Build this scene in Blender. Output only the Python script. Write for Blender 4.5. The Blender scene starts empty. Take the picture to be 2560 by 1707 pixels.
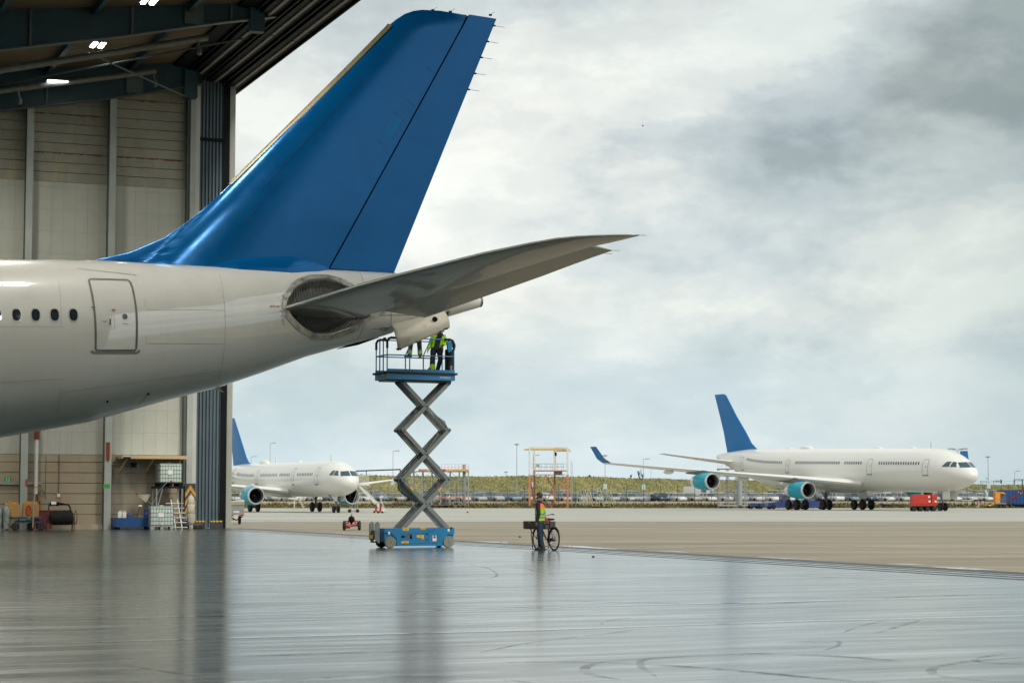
import bpy, bmesh, math, random
from mathutils import Vector, Matrix
random.seed(7)
scene = bpy.context.scene
# ------------------------------------------------------------------ camera
FL, EYE, PITCH = 4978.0, 1.63, math.atan(390.5 / 4978.0)      # photo pixels (2560 wide), metres, radians
cam = bpy.data.cameras.new('camera')
cam.lens = 70.0; cam.sensor_width = 36.0; cam.clip_start = 0.5; cam.clip_end = 4000
cam.dof.use_dof = True; cam.dof.focus_distance = 63.0; cam.dof.aperture_fstop = 4.0
cam_ob = bpy.data.objects.new('camera', cam)
scene.collection.objects.link(cam_ob)
cam_ob.location = (0, 0, EYE); cam_ob.rotation_euler = (math.pi / 2 + PITCH, 0, 0)
scene.camera = cam_ob
# ------------------------------------------------------------------ sky and sun
SUN_EL, SUN_AZ = math.radians(42), math.radians(142)           # azimuth clockwise from +Y: behind the right shoulder
world = bpy.data.worlds.new('World'); scene.world = world; world.use_nodes = True
wn, wl = world.node_tree.nodes, world.node_tree.links
wn.clear()
def wnode(t, **kw):
    n = wn.new(t)
    for k, v in kw.items(): setattr(n, k, v)
    return n
w_out = wnode('ShaderNodeOutputWorld'); w_bg = wnode('ShaderNodeBackground'); w_bg.inputs[1].default_value = 0.11
w_sky = wnode('ShaderNodeTexSky', sky_type='NISHITA', sun_disc=False, sun_elevation=SUN_EL, sun_rotation=SUN_AZ)
w_sky.dust_density = 2.0
w_tc = wnode('ShaderNodeTexCoord')
w_map = wnode('ShaderNodeMapping'); w_map.inputs['Scale'].default_value = (1.0, 1.0, 2.1); w_map.inputs['Location'].default_value = (-2.1, -3.18, -0.87)
wl.new(w_tc.outputs['Generated'], w_map.inputs[0])
w_n1 = wnode('ShaderNodeTexNoise'); w_n1.inputs['Scale'].default_value = 4.6; w_n1.inputs['Detail'].default_value = 9; w_n1.inputs['Roughness'].default_value = .57; w_n1.inputs['Distortion'].default_value = .12
w_n2 = wnode('ShaderNodeTexNoise'); w_n2.inputs['Scale'].default_value = 1.9; w_n2.inputs['Detail'].default_value = 6; w_n2.inputs['Roughness'].default_value = .5
w_n3 = wnode('ShaderNodeTexNoise'); w_n3.inputs['Scale'].default_value = 11.0; w_n3.inputs['Detail'].default_value = 8; w_n3.inputs['Roughness'].default_value = .6
for n in (w_n1, w_n2, w_n3): wl.new(w_map.outputs[0], n.inputs['Vector'])
def wramp(stops, inp, interp='EASE'):
    r = wnode('ShaderNodeValToRGB'); r.color_ramp.interpolation = interp
    el = r.color_ramp.elements
    while len(el) > 1: el.remove(el[-1])
    el[0].position = stops[0][0]; el[0].color = (*stops[0][1], 1)
    for p, c in stops[1:]:
        e = el.new(p); e.color = (*c, 1)
    wl.new(inp, r.inputs[0]); return r
# grey cloud body: darker and lighter billows
w_c1 = wramp([(.32, (.42, .46, .46)), (.44, (.62, .655, .66)), (.50, (.74, .76, .75)), (.545, (.86, .86, .82)), (.66, (.97, .955, .90))], w_n1.outputs[0])
w_c2 = wramp([(.36, (.70, .76, .80)), (.50, (.90, .93, .95)), (.58, (1.02, 1.01, .99)), (.66, (1.10, 1.08, 1.03))], w_n2.outputs[0])
w_c3 = wramp([(.38, (.86, .88, .90)), (.50, (.99, .99, .99)), (.62, (1.10, 1.10, 1.08))], w_n3.outputs[0])
w_m1 = wnode('ShaderNodeMixRGB', blend_type='MULTIPLY'); w_m1.inputs[0].default_value = 1
wl.new(w_c1.outputs[0], w_m1.inputs[1]); wl.new(w_c2.outputs[0], w_m1.inputs[2])
w_m1b = wnode('ShaderNodeMixRGB', blend_type='MULTIPLY'); w_m1b.inputs[0].default_value = 1
wl.new(w_m1.outputs[0], w_m1b.inputs[1]); wl.new(w_c3.outputs[0], w_m1b.inputs[2])
# pale blue gap low over the horizon
w_sep = wnode('ShaderNodeSeparateXYZ'); wl.new(w_tc.outputs['Generated'], w_sep.inputs[0])
w_low = wramp([(0.0, (1, 1, 1)), (.05, (.65, .65, .65)), (.10, (.22, .22, .22)), (.2, (0, 0, 0))], w_sep.outputs[2])
w_lowc = wramp([(.35, (.56, .71, .80)), (.60, (.77, .86, .91))], w_n1.outputs[0])
w_m2 = wnode('ShaderNodeMixRGB'); wl.new(w_low.outputs[0], w_m2.inputs[0]); wl.new(w_m1b.outputs[0], w_m2.inputs[1]); wl.new(w_lowc.outputs[0], w_m2.inputs[2])
w_gain = wnode('ShaderNodeMixRGB', blend_type='MULTIPLY'); w_gain.inputs[0].default_value = 1
w_gain.inputs[2].default_value = (7.6, 7.6, 7.45, 1)
# brightness added out of view for the fin's reflection; in view the cloud bank thickens towards the east (photo right)
w_east = wramp([(.0, (1.05, 1.04, 1.03)), (.12, (.93, .955, .965)), (.26, (.70, .76, .78)), (.36, (.9, .95, .97)), (.5, (1.15, 1.16, 1.14)), (1, (1.1, 1.1, 1.08))], w_sep.outputs[0], 'LINEAR')
w_m3 = wnode('ShaderNodeMixRGB', blend_type='MULTIPLY'); w_m3.inputs[0].default_value = 1
wl.new(w_m2.outputs[0], w_m3.inputs[1]); wl.new(w_east.outputs[0], w_m3.inputs[2]); wl.new(w_m3.outputs[0], w_gain.inputs[1])
w_mix = wnode('ShaderNodeMixRGB'); w_mix.inputs[0].default_value = .93                       # thin breaks let the sky through
wl.new(w_sky.outputs[0], w_mix.inputs[1]); wl.new(w_gain.outputs[0], w_mix.inputs[2])
wl.new(w_mix.outputs[0], w_bg.inputs[0]); wl.new(w_bg.outputs[0], w_out.inputs[0])
sun = bpy.data.lights.new('sun', 'SUN'); sun.energy = 1.7; sun.angle = math.radians(12); sun.color = (1, .95, .86)
sun_ob = bpy.data.objects.new('sun', sun); scene.collection.objects.link(sun_ob)
sd = Vector((math.sin(SUN_AZ) * math.cos(SUN_EL), math.cos(SUN_AZ) * math.cos(SUN_EL), math.sin(SUN_EL)))
sun_ob.rotation_euler = sd.to_track_quat('Z', 'Y').to_euler()
vs = scene.view_settings
vs.view_transform = 'Standard'; vs.look = 'None'; vs.exposure = 0.35; vs.gamma = 1.0; vs.use_curve_mapping = False
scene.render.engine = 'CYCLES'
cy = scene.cycles
cy.use_denoising = True; cy.max_bounces = 7; cy.diffuse_bounces = 4; cy.glossy_bounces = 4; cy.transmission_bounces = 4; cy.sample_clamp_indirect = 8
cy.caustics_reflective = False; cy.caustics_refractive = False
# ------------------------------------------------------------------ helpers
R = math.radians
cP, sP = math.cos(PITCH), math.sin(PITCH)
def ray(px, py):
    x = (px - 1280) / FL; y = (853.5 - py) / FL
    return Vector((x, cP - y * sP, sP + y * cP))
EYEV = Vector((0, 0, EYE))
def gp(px, py, z=0.0):
    d = ray(px, py); return EYEV + d * ((z - EYE) / d.z)
def at(px, py, Y):
    d = ray(px, py); return EYEV + d * (Y / d.y)
def onplane(px, py, P, n):
    d = ray(px, py); return EYEV + d * ((P - EYEV).dot(n) / d.dot(n))
def zat(py, Y, px=1280): return at(px, py, Y).z

MATS = {}
def mat(name, col, rough=.5, metal=0., var=.12, scale=3., bump=0., coat=0., stretch=(1, 1, 1), col2=None, detail=5, spec=.5, rv=True, bscale=None, alpha=1, emit=None, est=1.):
    """plain principled surface with a little noise in colour and roughness"""
    if name in MATS: return MATS[name]
    m = bpy.data.materials.new(name); m.use_nodes = True
    nt = m.node_tree; n = nt.nodes; b = n['Principled BSDF']
    b.inputs['Metallic'].default_value = metal; b.inputs['Roughness'].default_value = rough
    b.inputs['Coat Weight'].default_value = coat; b.inputs['Coat Roughness'].default_value = .05
    b.inputs['Specular IOR Level'].default_value = spec
    tc = n.new('ShaderNodeTexCoord'); mp = n.new('ShaderNodeMapping'); mp.inputs['Scale'].default_value = stretch
    nt.links.new(tc.outputs['Object'], mp.inputs[0])
    nz = n.new('ShaderNodeTexNoise'); nz.inputs['Scale'].default_value = scale; nz.inputs['Detail'].default_value = detail; nz.inputs['Roughness'].default_value = .6
    nt.links.new(mp.outputs[0], nz.inputs['Vector'])
    cr = n.new('ShaderNodeValToRGB'); cr.color_ramp.elements[0].position = .3; cr.color_ramp.elements[1].position = .7
    a = [c * (1 - var) for c in col]; z = [min(1, c * (1 + var)) for c in col] if col2 is None else col2
    cr.color_ramp.elements[0].color = (*a, 1); cr.color_ramp.elements[1].color = (*z, 1)
    nt.links.new(nz.outputs[0], cr.inputs[0]); nt.links.new(cr.outputs[0], b.inputs['Base Color'])
    if rv:
        mr = n.new('ShaderNodeMapRange'); mr.inputs[3].default_value = max(0.02, rough * .8); mr.inputs[4].default_value = min(1, rough * 1.2)
        nt.links.new(nz.outputs[0], mr.inputs[0]); nt.links.new(mr.outputs[0], b.inputs['Roughness'])
    if bump:
        nb = n.new('ShaderNodeTexNoise'); nb.inputs['Scale'].default_value = bscale or scale * 4; nb.inputs['Detail'].default_value = 4
        nt.links.new(mp.outputs[0], nb.inputs['Vector'])
        bp = n.new('ShaderNodeBump'); bp.inputs['Strength'].default_value = bump; bp.inputs['Distance'].default_value = .05
        nt.links.new(nb.outputs[0], bp.inputs['Height']); nt.links.new(bp.outputs[0], b.inputs['Normal'])
    if alpha < 1: b.inputs['Alpha'].default_value = alpha
    if emit:
        b.inputs['Emission Color'].default_value = (*emit, 1); b.inputs['Emission Strength'].default_value = est
    MATS[name] = m
    return m
def nodes_of(m): return m.node_tree.nodes, m.node_tree.links, m.node_tree.nodes['Principled BSDF']

class MB:
    """collects shapes and links them as one mesh object"""
    def __init__(s): s.v = []; s.f = []
    def add(s, vs, fs):
        o = len(s.v); s.v += [Vector(p) for p in vs]; s.f += [tuple(i + o for i in f) for f in fs]; return s
    def box(s, c, d, rot=None, bev=0.):
        x, y, z = d[0] / 2, d[1] / 2, d[2] / 2
        M = Matrix.Rotation(rot, 3, 'Z') if isinstance(rot, (int, float)) else (rot or Matrix.Identity(3))
        C = Vector(c)
        if bev <= 0:
            pts = [Vector((i * x, j * y, k * z)) for k in (-1, 1) for j in (-1, 1) for i in (-1, 1)]
            return s.add([C + M @ p for p in pts], [(0, 2, 3, 1), (4, 5, 7, 6), (0, 1, 5, 4), (2, 6, 7, 3), (0, 4, 6, 2), (1, 3, 7, 5)])
        bm = bmesh.new(); bmesh.ops.create_cube(bm, size=1)
        for v in bm.verts: v.co = Vector((v.co.x * d[0], v.co.y * d[1], v.co.z * d[2]))
        bmesh.ops.bevel(bm, geom=bm.edges[:] , offset=bev, segments=2, affect='EDGES', profile=.6)
        s.add([C + M @ v.co for v in bm.verts], [tuple(v.index for v in f.verts) for f in bm.faces]); bm.free(); return s
    def bar(s, p, q, w, h=None, up=(0, 0, 1)):
        p, q = Vector(p), Vector(q); h = h or w; d = (q - p)
        if d.length < 1e-6: return s
        d.normalize(); u = Vector(up)
        if abs(d.dot(u)) > .98: u = Vector((1, 0, 0))
        a = d.cross(u).normalized() * w / 2; b = a.cross(d).normalized() * h / 2
        pts = [e + i * a + j * b for e in (p, q) for i, j in ((-1, -1), (1, -1), (1, 1), (-1, 1))]
        return s.add(pts, [(3, 2, 1, 0), (4, 5, 6, 7), (0, 1, 5, 4), (1, 2, 6, 5), (2, 3, 7, 6), (3, 0, 4, 7)])
    def tube(s, p, q, r, r2=None, n=10, cap=True):
        return s.path([p, q], [r, r if r2 is None else r2], n, cap)
    def path(s, pts, r, n=8, cap=True, closed=False):
        pts = [Vector(p) for p in pts]; rr = r if isinstance(r, (list, tuple)) else [r] * len(pts)
        rings = []; prev = None
        for i, p in enumerate(pts):
            if closed: d = pts[(i + 1) % len(pts)] - pts[i - 1]
            else: d = pts[min(i + 1, len(pts) - 1)] - pts[max(i - 1, 0)]
            d.normalize()
            if prev is None: u = Vector((0, 0, 1)) if abs(d.z) < .9 else Vector((1, 0, 0))
            else: u = prev
            a = (u - d * u.dot(d)).normalized(); prev = a; b = d.cross(a)
            rings.append([p + (a * math.cos(t) + b * math.sin(t)) * rr[i] for t in [2 * math.pi * k / n for k in range(n)]])
        return s.loft(rings, cap=cap and not closed, closed=closed)
    def loft(s, rings, cap=True, ring_closed=True, closed=False):
        n = len(rings[0]); vs = [p for r in rings for p in r]; fs = []
        L = len(rings)
        for i in range(L if closed else L - 1):
            i2 = (i + 1) % L
            for k in range(n if ring_closed else n - 1):
                k2 = (k + 1) % n
                fs.append((i * n + k, i * n + k2, i2 * n + k2, i2 * n + k))
        if cap and ring_closed:
            fs.append(tuple(range(n - 1, -1, -1))); fs.append(tuple((L - 1) * n + k for k in range(n)))
        return s.add(vs, fs)
    def lathe(s, prof, c=(0, 0, 0), axis='Z', n=24, cap=True, M=None):
        """prof: list of (radius, height)"""
        C = Vector(c); rings = []
        for r, h in prof:
            ring = []
            for k in range(n):
                t = 2 * math.pi * k / n; a, b = r * math.cos(t), r * math.sin(t)
                p = {'Z': Vector((a, b, h)), 'X': Vector((h, a, b)), 'Y': Vector((a, h, b))}[axis]
                if M is not None: p = M @ p
                ring.append(C + p)
            rings.append(ring)
        return s.loft(rings, cap=cap)
    def ell(s, c, r, n=16, m=10, M=None):
        prof = [(math.sin(math.pi * i / m), -math.cos(math.pi * i / m)) for i in range(m + 1)]
        C = Vector(c); rings = []
        for a, h in prof:
            a = max(a, 1e-3)
            ring = [Vector((a * math.cos(2 * math.pi * k / n) * r[0], a * math.sin(2 * math.pi * k / n) * r[1], h * r[2])) for k in range(n)]
            rings.append([C + (M @ p if M is not None else p) for p in ring])
        return s.loft(rings)
    def prism(s, poly, a, b, axis='Y'):
        """closed polygon (2-D) pushed from a to b along the axis"""
        def P(p, t): return {'Y': (p[0], t, p[1]), 'X': (t, p[0], p[1]), 'Z': (p[0], p[1], t)}[axis]
        n = len(poly)
        return s.add([P(p, a) for p in poly] + [P(p, b) for p in poly], [tuple(range(n)), tuple(range(2 * n - 1, n - 1, -1))] + [(i, (i + 1) % n, n + (i + 1) % n, n + i) for i in range(n)])
    def grid(s, fn, nu, nv):
        return s.add([fn(i / nu, j / nv) for j in range(nv + 1) for i in range(nu + 1)], [(j * (nu + 1) + i, j * (nu + 1) + i + 1, (j + 1) * (nu + 1) + i + 1, (j + 1) * (nu + 1) + i) for j in range(nv) for i in range(nu)])
    def build(s, name, m, parent=None, smooth=None, recalc=True):
        me = bpy.data.meshes.new(name); me.from_pydata(s.v, [], s.f)
        if recalc:
            bm = bmesh.new(); bm.from_mesh(me); bmesh.ops.recalc_face_normals(bm, faces=bm.faces[:]); bm.to_mesh(me); bm.free()
        me.materials.append(m)
        if smooth:
            me.shade_smooth(); me.set_sharp_from_angle(angle=R(smooth))
        o = bpy.data.objects.new(name, me); scene.collection.objects.link(o)
        if parent is not None: o.parent = parent
        return o

def tag(o, label=None, cat=None, group=None, kind=None):
    if label: o['label'] = label
    if cat: o['category'] = cat
    if group: o['group'] = group
    if kind: o['kind'] = kind
    return o
def thing(name, label, cat, loc=(0, 0, 0), rz=0., group=None):
    o = bpy.data.objects.new(name, None); o.empty_display_size = .2
    scene.collection.objects.link(o); o.location = loc; o.rotation_euler = (0, 0, rz)
    return tag(o, label, cat, group)
KIDS = {}
def kids(o): return [c for c in scene.objects if c.parent is o]
def copy_tree(o, parent=None, depth=0):
    c = o.copy(); scene.collection.objects.link(c)
    if parent is not None: c.parent = parent
    for ch in KIDS.setdefault(o.name, kids(o)): copy_tree(ch, c)
    return c
def dup(o, loc, rz, label, group=None):
    c = copy_tree(o); c.location = loc; c.rotation_euler = (0, 0, rz); c['label'] = label
    if group: c['group'] = group
    return c
def text(name, body, size, m, parent, loc, rot, ext=.004, align='CENTER'):
    cu = bpy.data.curves.new(name, 'FONT'); cu.body = body; cu.size = size; cu.extrude = ext; cu.align_x = align; cu.align_y = 'CENTER'
    t = bpy.data.objects.new(name + '_src', cu); scene.collection.objects.link(t)
    me = bpy.data.meshes.new_from_object(t.evaluated_get(bpy.context.evaluated_depsgraph_get()))
    bpy.data.objects.remove(t)
    me.materials.clear(); me.materials.append(m)
    o = bpy.data.objects.new(name, me); scene.collection.objects.link(o); o.parent = parent
    o.location = loc; o.rotation_euler = rot
    return o
def clampf(x, a=0., b=1.): return max(a, min(b, x))
def interp(x, tab):
    """piecewise-linear table [(x, y...)] sorted by x"""
    if x <= tab[0][0]: return tab[0][1:] if len(tab[0]) > 2 else tab[0][1]
    for a, b in zip(tab, tab[1:]):
        if x <= b[0]:
            t = (x - a[0]) / (b[0] - a[0])
            r = [p + (q - p) * t for p, q in zip(a[1:], b[1:])]
            return r if len(r) > 1 else r[0]
    return tab[-1][1:] if len(tab[-1]) > 2 else tab[-1][1]
# ------------------------------------------------------------------ hangar frame: local x runs out along the side wall, local -y runs across the doorway towards the camera
HPSI = R(22)
HC = Vector((-15.15, 107.3, 0))
HU, HV = Vector((math.cos(HPSI), math.sin(HPSI), 0)), Vector((-math.sin(HPSI), math.cos(HPSI), 0))
def hw(px, py, y):
    """photo pixel -> hangar-local (x, z) on the vertical plane local y"""
    p = onplane(px, py, HC + HV * y, HV) - HC
    return p.dot(HU), p.z
def H2W(x, y, z=0): return HC + HU * x + HV * y + Vector((0, 0, z))
def W2H(p): d = Vector(p) - HC; return d.dot(HU), d.dot(HV)
# ---- materials of the setting
m_floor = mat('painted hangar floor', (.040, .066, .068), rough=.24, var=.5, scale=.16, detail=10, stretch=(.35, 2.6, 1), spec=.9, coat=.5)
n, l, b = nodes_of(m_floor)
b.inputs['Coat Roughness'].default_value = .14
def floor_extra(m, dark=(.008, .010, .010), amt=.6):
    n, l, b = nodes_of(m)
    tc = n.new('ShaderNodeTexCoord')
    # streaks of rubber and damp drawn out along the building, and scattered oil spots
    mp = n.new('ShaderNodeMapping'); mp.inputs['Scale'].default_value = (.22, 2.1, 1); l.new(tc.outputs['Object'], mp.inputs[0])
    s1 = n.new('ShaderNodeTexNoise'); s1.inputs['Scale'].default_value = 1.1; s1.inputs['Detail'].default_value = 10; s1.inputs['Roughness'].default_value = .68; s1.inputs['Distortion'].default_value = .8; l.new(mp.outputs[0], s1.inputs['Vector'])
    r1 = n.new('ShaderNodeValToRGB'); r1.color_ramp.elements[0].position = .50; r1.color_ramp.elements[1].position = .68; l.new(s1.outputs[0], r1.inputs[0])
    s2 = n.new('ShaderNodeTexNoise'); s2.inputs['Scale'].default_value = 1.7; s2.inputs['Detail'].default_value = 4; s2.inputs['Roughness'].default_value = .7
    mp2 = n.new('ShaderNodeMapping'); mp2.inputs['Scale'].default_value = (.9, 1.5, 1); l.new(tc.outputs['Object'], mp2.inputs[0]); l.new(mp2.outputs[0], s2.inputs['Vector'])
    r2 = n.new('ShaderNodeValToRGB'); r2.color_ramp.elements[0].position = .715; r2.color_ramp.elements[1].position = .75; l.new(s2.outputs[0], r2.inputs[0])
    mx = n.new('ShaderNodeMath'); mx.operation = 'MAXIMUM'
    k = n.new('ShaderNodeMath'); k.operation = 'MULTIPLY'; k.inputs[1].default_value = amt; l.new(r1.outputs[0], k.inputs[0])
    l.new(k.outputs[0], mx.inputs[0]); l.new(r2.outputs[0], mx.inputs[1])
    old = b.inputs['Base Color'].links[0].from_socket
    mix = n.new('ShaderNodeMixRGB'); mix.inputs[2].default_value = (*dark, 1); l.new(mx.outputs[0], mix.inputs[0]); l.new(old, mix.inputs[1]); l.new(mix.outputs[0], b.inputs['Base Color'])
    return s1, mx
s1, mx = floor_extra(m_floor)
for lk in list(b.inputs['Roughness'].links): l.remove(lk)
rr = n.new('ShaderNodeMapRange'); rr.inputs[1].default_value = .3; rr.inputs[2].default_value = .75; rr.inputs[3].default_value = .10; rr.inputs[4].default_value = .45; l.new(s1.outputs[0], rr.inputs[0]); l.new(rr.outputs[0], b.inputs['Roughness'])
bp = n.new('ShaderNodeBump'); bp.inputs['Strength'].default_value = .12; bp.inputs['Distance'].default_value = .02
s3 = n.new('ShaderNodeTexNoise'); s3.inputs['Scale'].default_value = .9; s3.inputs['Detail'].default_value = 5
tcx = n.new('ShaderNodeTexCoord'); l.new(tcx.outputs['Object'], s3.inputs['Vector']); l.new(s3.outputs[0], bp.inputs['Height']); l.new(bp.outputs[0], b.inputs['Normal'])
m_conc = mat('pale apron concrete', (.43, .425, .375), rough=.78, var=.2, scale=.06, detail=9, stretch=(.35, 2.2, 1), bump=.2, bscale=3)
m_asph = mat('tan apron asphalt', (.30, .262, .198), rough=.8, var=.3, scale=.12, detail=10, stretch=(.25, 1.9, 1), bump=.25, bscale=5)
def joints(m, sx, sy, col, wid, rot=0.):
    """thin dark joints in a slab, as a brick pattern in metres"""
    n, l, b = nodes_of(m)
    tc = n.new('ShaderNodeTexCoord'); mp = n.new('ShaderNodeMapping'); mp.inputs['Rotation'].default_value = (0, 0, rot); l.new(tc.outputs['Object'], mp.inputs[0])
    br = n.new('ShaderNodeTexBrick'); br.offset = 0; br.squash = 1
    br.inputs['Scale'].default_value = 1; br.inputs['Brick Width'].default_value = sx; br.inputs['Row Height'].default_value = sy; br.inputs['Mortar Size'].default_value = wid; br.inputs['Mortar Smooth'].default_value = .2
    l.new(mp.outputs[0], br.inputs['Vector'])
    old = b.inputs['Base Color'].links[0].from_socket
    mix = n.new('ShaderNodeMixRGB'); mix.inputs[2].default_value = (*col, 1); l.new(br.outputs['Fac'], mix.inputs[0]); l.new(old, mix.inputs[1]); l.new(mix.outputs[0], b.inputs['Base Color'])
joints(m_conc, 7.5, 7.5, (.20, .195, .17), .10, R(-22)); joints(m_asph, 12, 9, (.13, .11, .09), .07, R(-22)); floor_extra(m_asph, (.15, .13, .10), .45); floor_extra(m_conc, (.24, .235, .21), .4)
m_field = mat('rough grassland', (.10, .11, .045), rough=.95, var=.35, scale=.4)
m_grass = mat('dry grass bank', (.165, .17, .055), rough=.95, var=.2, scale=.22, detail=10, stretch=(1, 1, .5), col2=(.29, .255, .10), bump=.4, bscale=3)
n, l, b = nodes_of(m_grass)
tcg = n.new('ShaderNodeTexCoord'); ng = n.new('ShaderNodeTexNoise'); ng.inputs['Scale'].default_value = .045; ng.inputs['Detail'].default_value = 4; l.new(tcg.outputs['Object'], ng.inputs['Vector'])
rg = n.new('ShaderNodeValToRGB'); rg.color_ramp.elements[0].position = .60; rg.color_ramp.elements[1].position = .68; l.new(ng.outputs[0], rg.inputs[0])
mg = n.new('ShaderNodeMixRGB'); mg.inputs[2].default_value = (.30, .165, .085, 1); old = b.inputs['Base Color'].links[0].from_socket
kg = n.new('ShaderNodeMath'); kg.operation = 'MULTIPLY'; kg.inputs[1].default_value = .7; l.new(rg.outputs[0], kg.inputs[0])
l.new(kg.outputs[0], mg.inputs[0]); l.new(old, mg.inputs[1]); l.new(mg.outputs[0], b.inputs['Base Color'])
m_park = mat('car park asphalt', (.12, .12, .115), rough=.9, var=.15, scale=.3)
m_sand = mat('weathered beige concrete', (.46, .40, .30), rough=.85, var=.2, scale=.7, bump=.2)
m_track = mat('dirty steel rail', (.07, .075, .07), rough=.35, metal=.6, var=.4, scale=2.5)
m_drain = mat('dark drain channel', (.035, .037, .036), rough=.5, var=.4, scale=1.2)
m_water = mat('shallow puddle', (.02, .022, .022), rough=.04, var=.1)
m_wline = mat('worn white paint and line sheen', (.78, .80, .77), rough=.14, var=.2, scale=1.2, coat=1.0, spec=.9)
m_yline = mat('worn yellow floor paint', (.75, .46, .05), rough=.14, var=.25, scale=1.5, coat=1.0, spec=.9)
def flat(name, poly, z, m, kind='structure', lab=None):
    o = MB().add([(x, y, z) for x, y in poly], [tuple(range(len(poly)))]).build(name, m)
    return tag(o, lab, kind=kind)
flat('ground', [(-2500, -300), (2500, -300), (2500, 3000), (-2500, 3000)], -.02, m_field)
flat('apron', [(-320, -200), (620, -200), (620, 318), (-320, 318)], -.008, m_conc)
DOOR_L, HALL = 74.0, 118.0                                                       # length of the doorway
a, bq = H2W(0, 30), H2W(0, -HALL - 40)
flat('asphalt', [(a.x - 6, a.y), (bq.x, bq.y), (bq.x + 500, bq.y), (700, 139), (a.x - 6 + 0, 139)], -.004, m_asph)
flo = [H2W(-150, 0), H2W(0, 0), H2W(0, -HALL - 14), H2W(-150, -HALL - 14)]
flr = MB().add([(-150, 0, 0), (0, 0, 0), (0, -HALL - 14, 0), (-150, -HALL - 14, 0)], [(0, 1, 2, 3)]).build('hangar_floor', m_floor)
flr.location = HC; flr.rotation_euler = (0, 0, HPSI); tag(flr, kind='structure')
# door rails and drain just outside and inside the door line
tr = MB()
for x, w in ((-.35, .10), (-1.0, .10), (-1.65, .10)): tr.box((x, -DOOR_L / 2, .004), (w, DOOR_L, .008))
o = tr.build('door_rails', m_track); o.location = HC; o.rotation_euler = (0, 0, HPSI); tag(o, kind='structure')
dr = MB(); random.seed(3)
dr.box((.35, -DOOR_L / 2, .001), (.62, DOOR_L, .006))
o = dr.build('drain_channel', m_drain); o.location = HC; o.rotation_euler = (0, 0, HPSI); tag(o, kind='structure')
pw = MB()
for (y, ln, w, x) in ((-44, 5, .5, .9), (-57.5, 3.2, .35, 1.0), (-50.5, 1.6, .3, 1.25), (-66, 2.2, .3, .95), (-36, 2, .35, .95), (-63, 1.4, .3, 1.4)):
    pts = []
    for k in range(22):
        t = 2 * math.pi * k / 22; q = 1 + .25 * math.sin(3 * t + y) + .12 * math.sin(7 * t)
        pts.append((x + w * q * math.cos(t), y + ln / 2 * q * math.sin(t), .0))
    pw.add(pts, [tuple(range(22))])
o = pw.build('puddles', m_water); o.location = HC + Vector((0, 0, .001)); o.rotation_euler = (0, 0, HPSI)
tag(o, 'shallow puddles lying along the drain outside the hangar door line', 'puddle', kind='stuff')
# painted lines across the hangar floor
def gline(name, pix, w, m, z=.004):
    P = [gp(*p) for p in pix]; mb = MB()
    for p, q in zip(P, P[1:]):
        d = (q - p).normalized(); s = Vector((-d.y, d.x, 0)) * w / 2
        mb.add([(p - s) + Vector((0, 0, z)), (q - s) + Vector((0, 0, z)), (q + s) + Vector((0, 0, z)), (p + s) + Vector((0, 0, z))], [(0, 1, 2, 3)])
    return tag(mb.build(name, m), kind='structure')
gline('floor_line', [(-200, 1554), (0, 1551), (560, 1538.5)], .11, m_yline)
gline('floor_line', [(560, 1538.5), (1280, 1520.5), (1900, 1505), (2700, 1486)], .10, m_wline)  # white run of the yellow line; its reflection is put into the colour
gline('floor_line', [(-200, 1616), (0, 1612), (560, 1594.6), (1280, 1576.6), (2042, 1551), (2700, 1536)], .10, m_wline)
gline('floor_line', [(-100, 1412.5), (1280, 1401), (2000, 1396), (2700, 1389)], .12, m_wline)
gline('apron_line', [(1500, 1371), (2100, 1362), (2700, 1352)], .15, m_wline, .0)
gline('apron_line', [(1300, 1362), (2100, 1373), (2500, 1377.5), (2700, 1381)], .06, m_yline, .0)
# rubber marks: thin worn arcs on the paint
m_rub = mat('rubber scuff', (.02, .023, .024), rough=.3, var=.2, scale=2)
n, l, b = nodes_of(m_rub)
tcr = n.new('ShaderNodeTexCoord'); nr = n.new('ShaderNodeTexNoise'); nr.inputs['Scale'].default_value = 1.3; nr.inputs['Detail'].default_value = 8; nr.inputs['Roughness'].default_value = .75; l.new(tcr.outputs['Object'], nr.inputs['Vector'])
ra = n.new('ShaderNodeValToRGB'); ra.color_ramp.elements[0].position = .40; ra.color_ramp.elements[1].position = .66; ra.color_ramp.elements[1].color = (.62, .62, .62, 1); l.new(nr.outputs[0], ra.inputs[0]); l.new(ra.outputs[0], b.inputs['Alpha'])
def scuff(mb, pix, w, z=.003):
    P = [gp(*p) for p in pix]; Q = []
    for i in range(len(P) - 1):                                         # Catmull-Rom through the points
        p0, p1, p2, p3 = P[max(i - 1, 0)], P[i], P[i + 1], P[min(i + 2, len(P) - 1)]
        for k in range(10):
            t = k / 10
            Q.append(.5 * ((2 * p1) + (p2 - p0) * t + (2 * p0 - 5 * p1 + 4 * p2 - p3) * t * t + (3 * p1 - p0 - 3 * p2 + p3) * t ** 3))
    Q.append(P[-1]); L = []; Rr = []
    for i, p in enumerate(Q):
        d = (Q[min(i + 1, len(Q) - 1)] - Q[max(i - 1, 0)]).normalized(); s = Vector((-d.y, d.x, 0)) * w / 2 * min(1, .25 + 4 * min(i, len(Q) - 1 - i) / len(Q))
        L.append(p - s + Vector((0, 0, z))); Rr.append(p + s + Vector((0, 0, z)))
    nq = len(Q); mb.add(L + Rr, [(i, i + 1, nq + i + 1, nq + i) for i in range(nq - 1)])
sc = MB()
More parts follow.
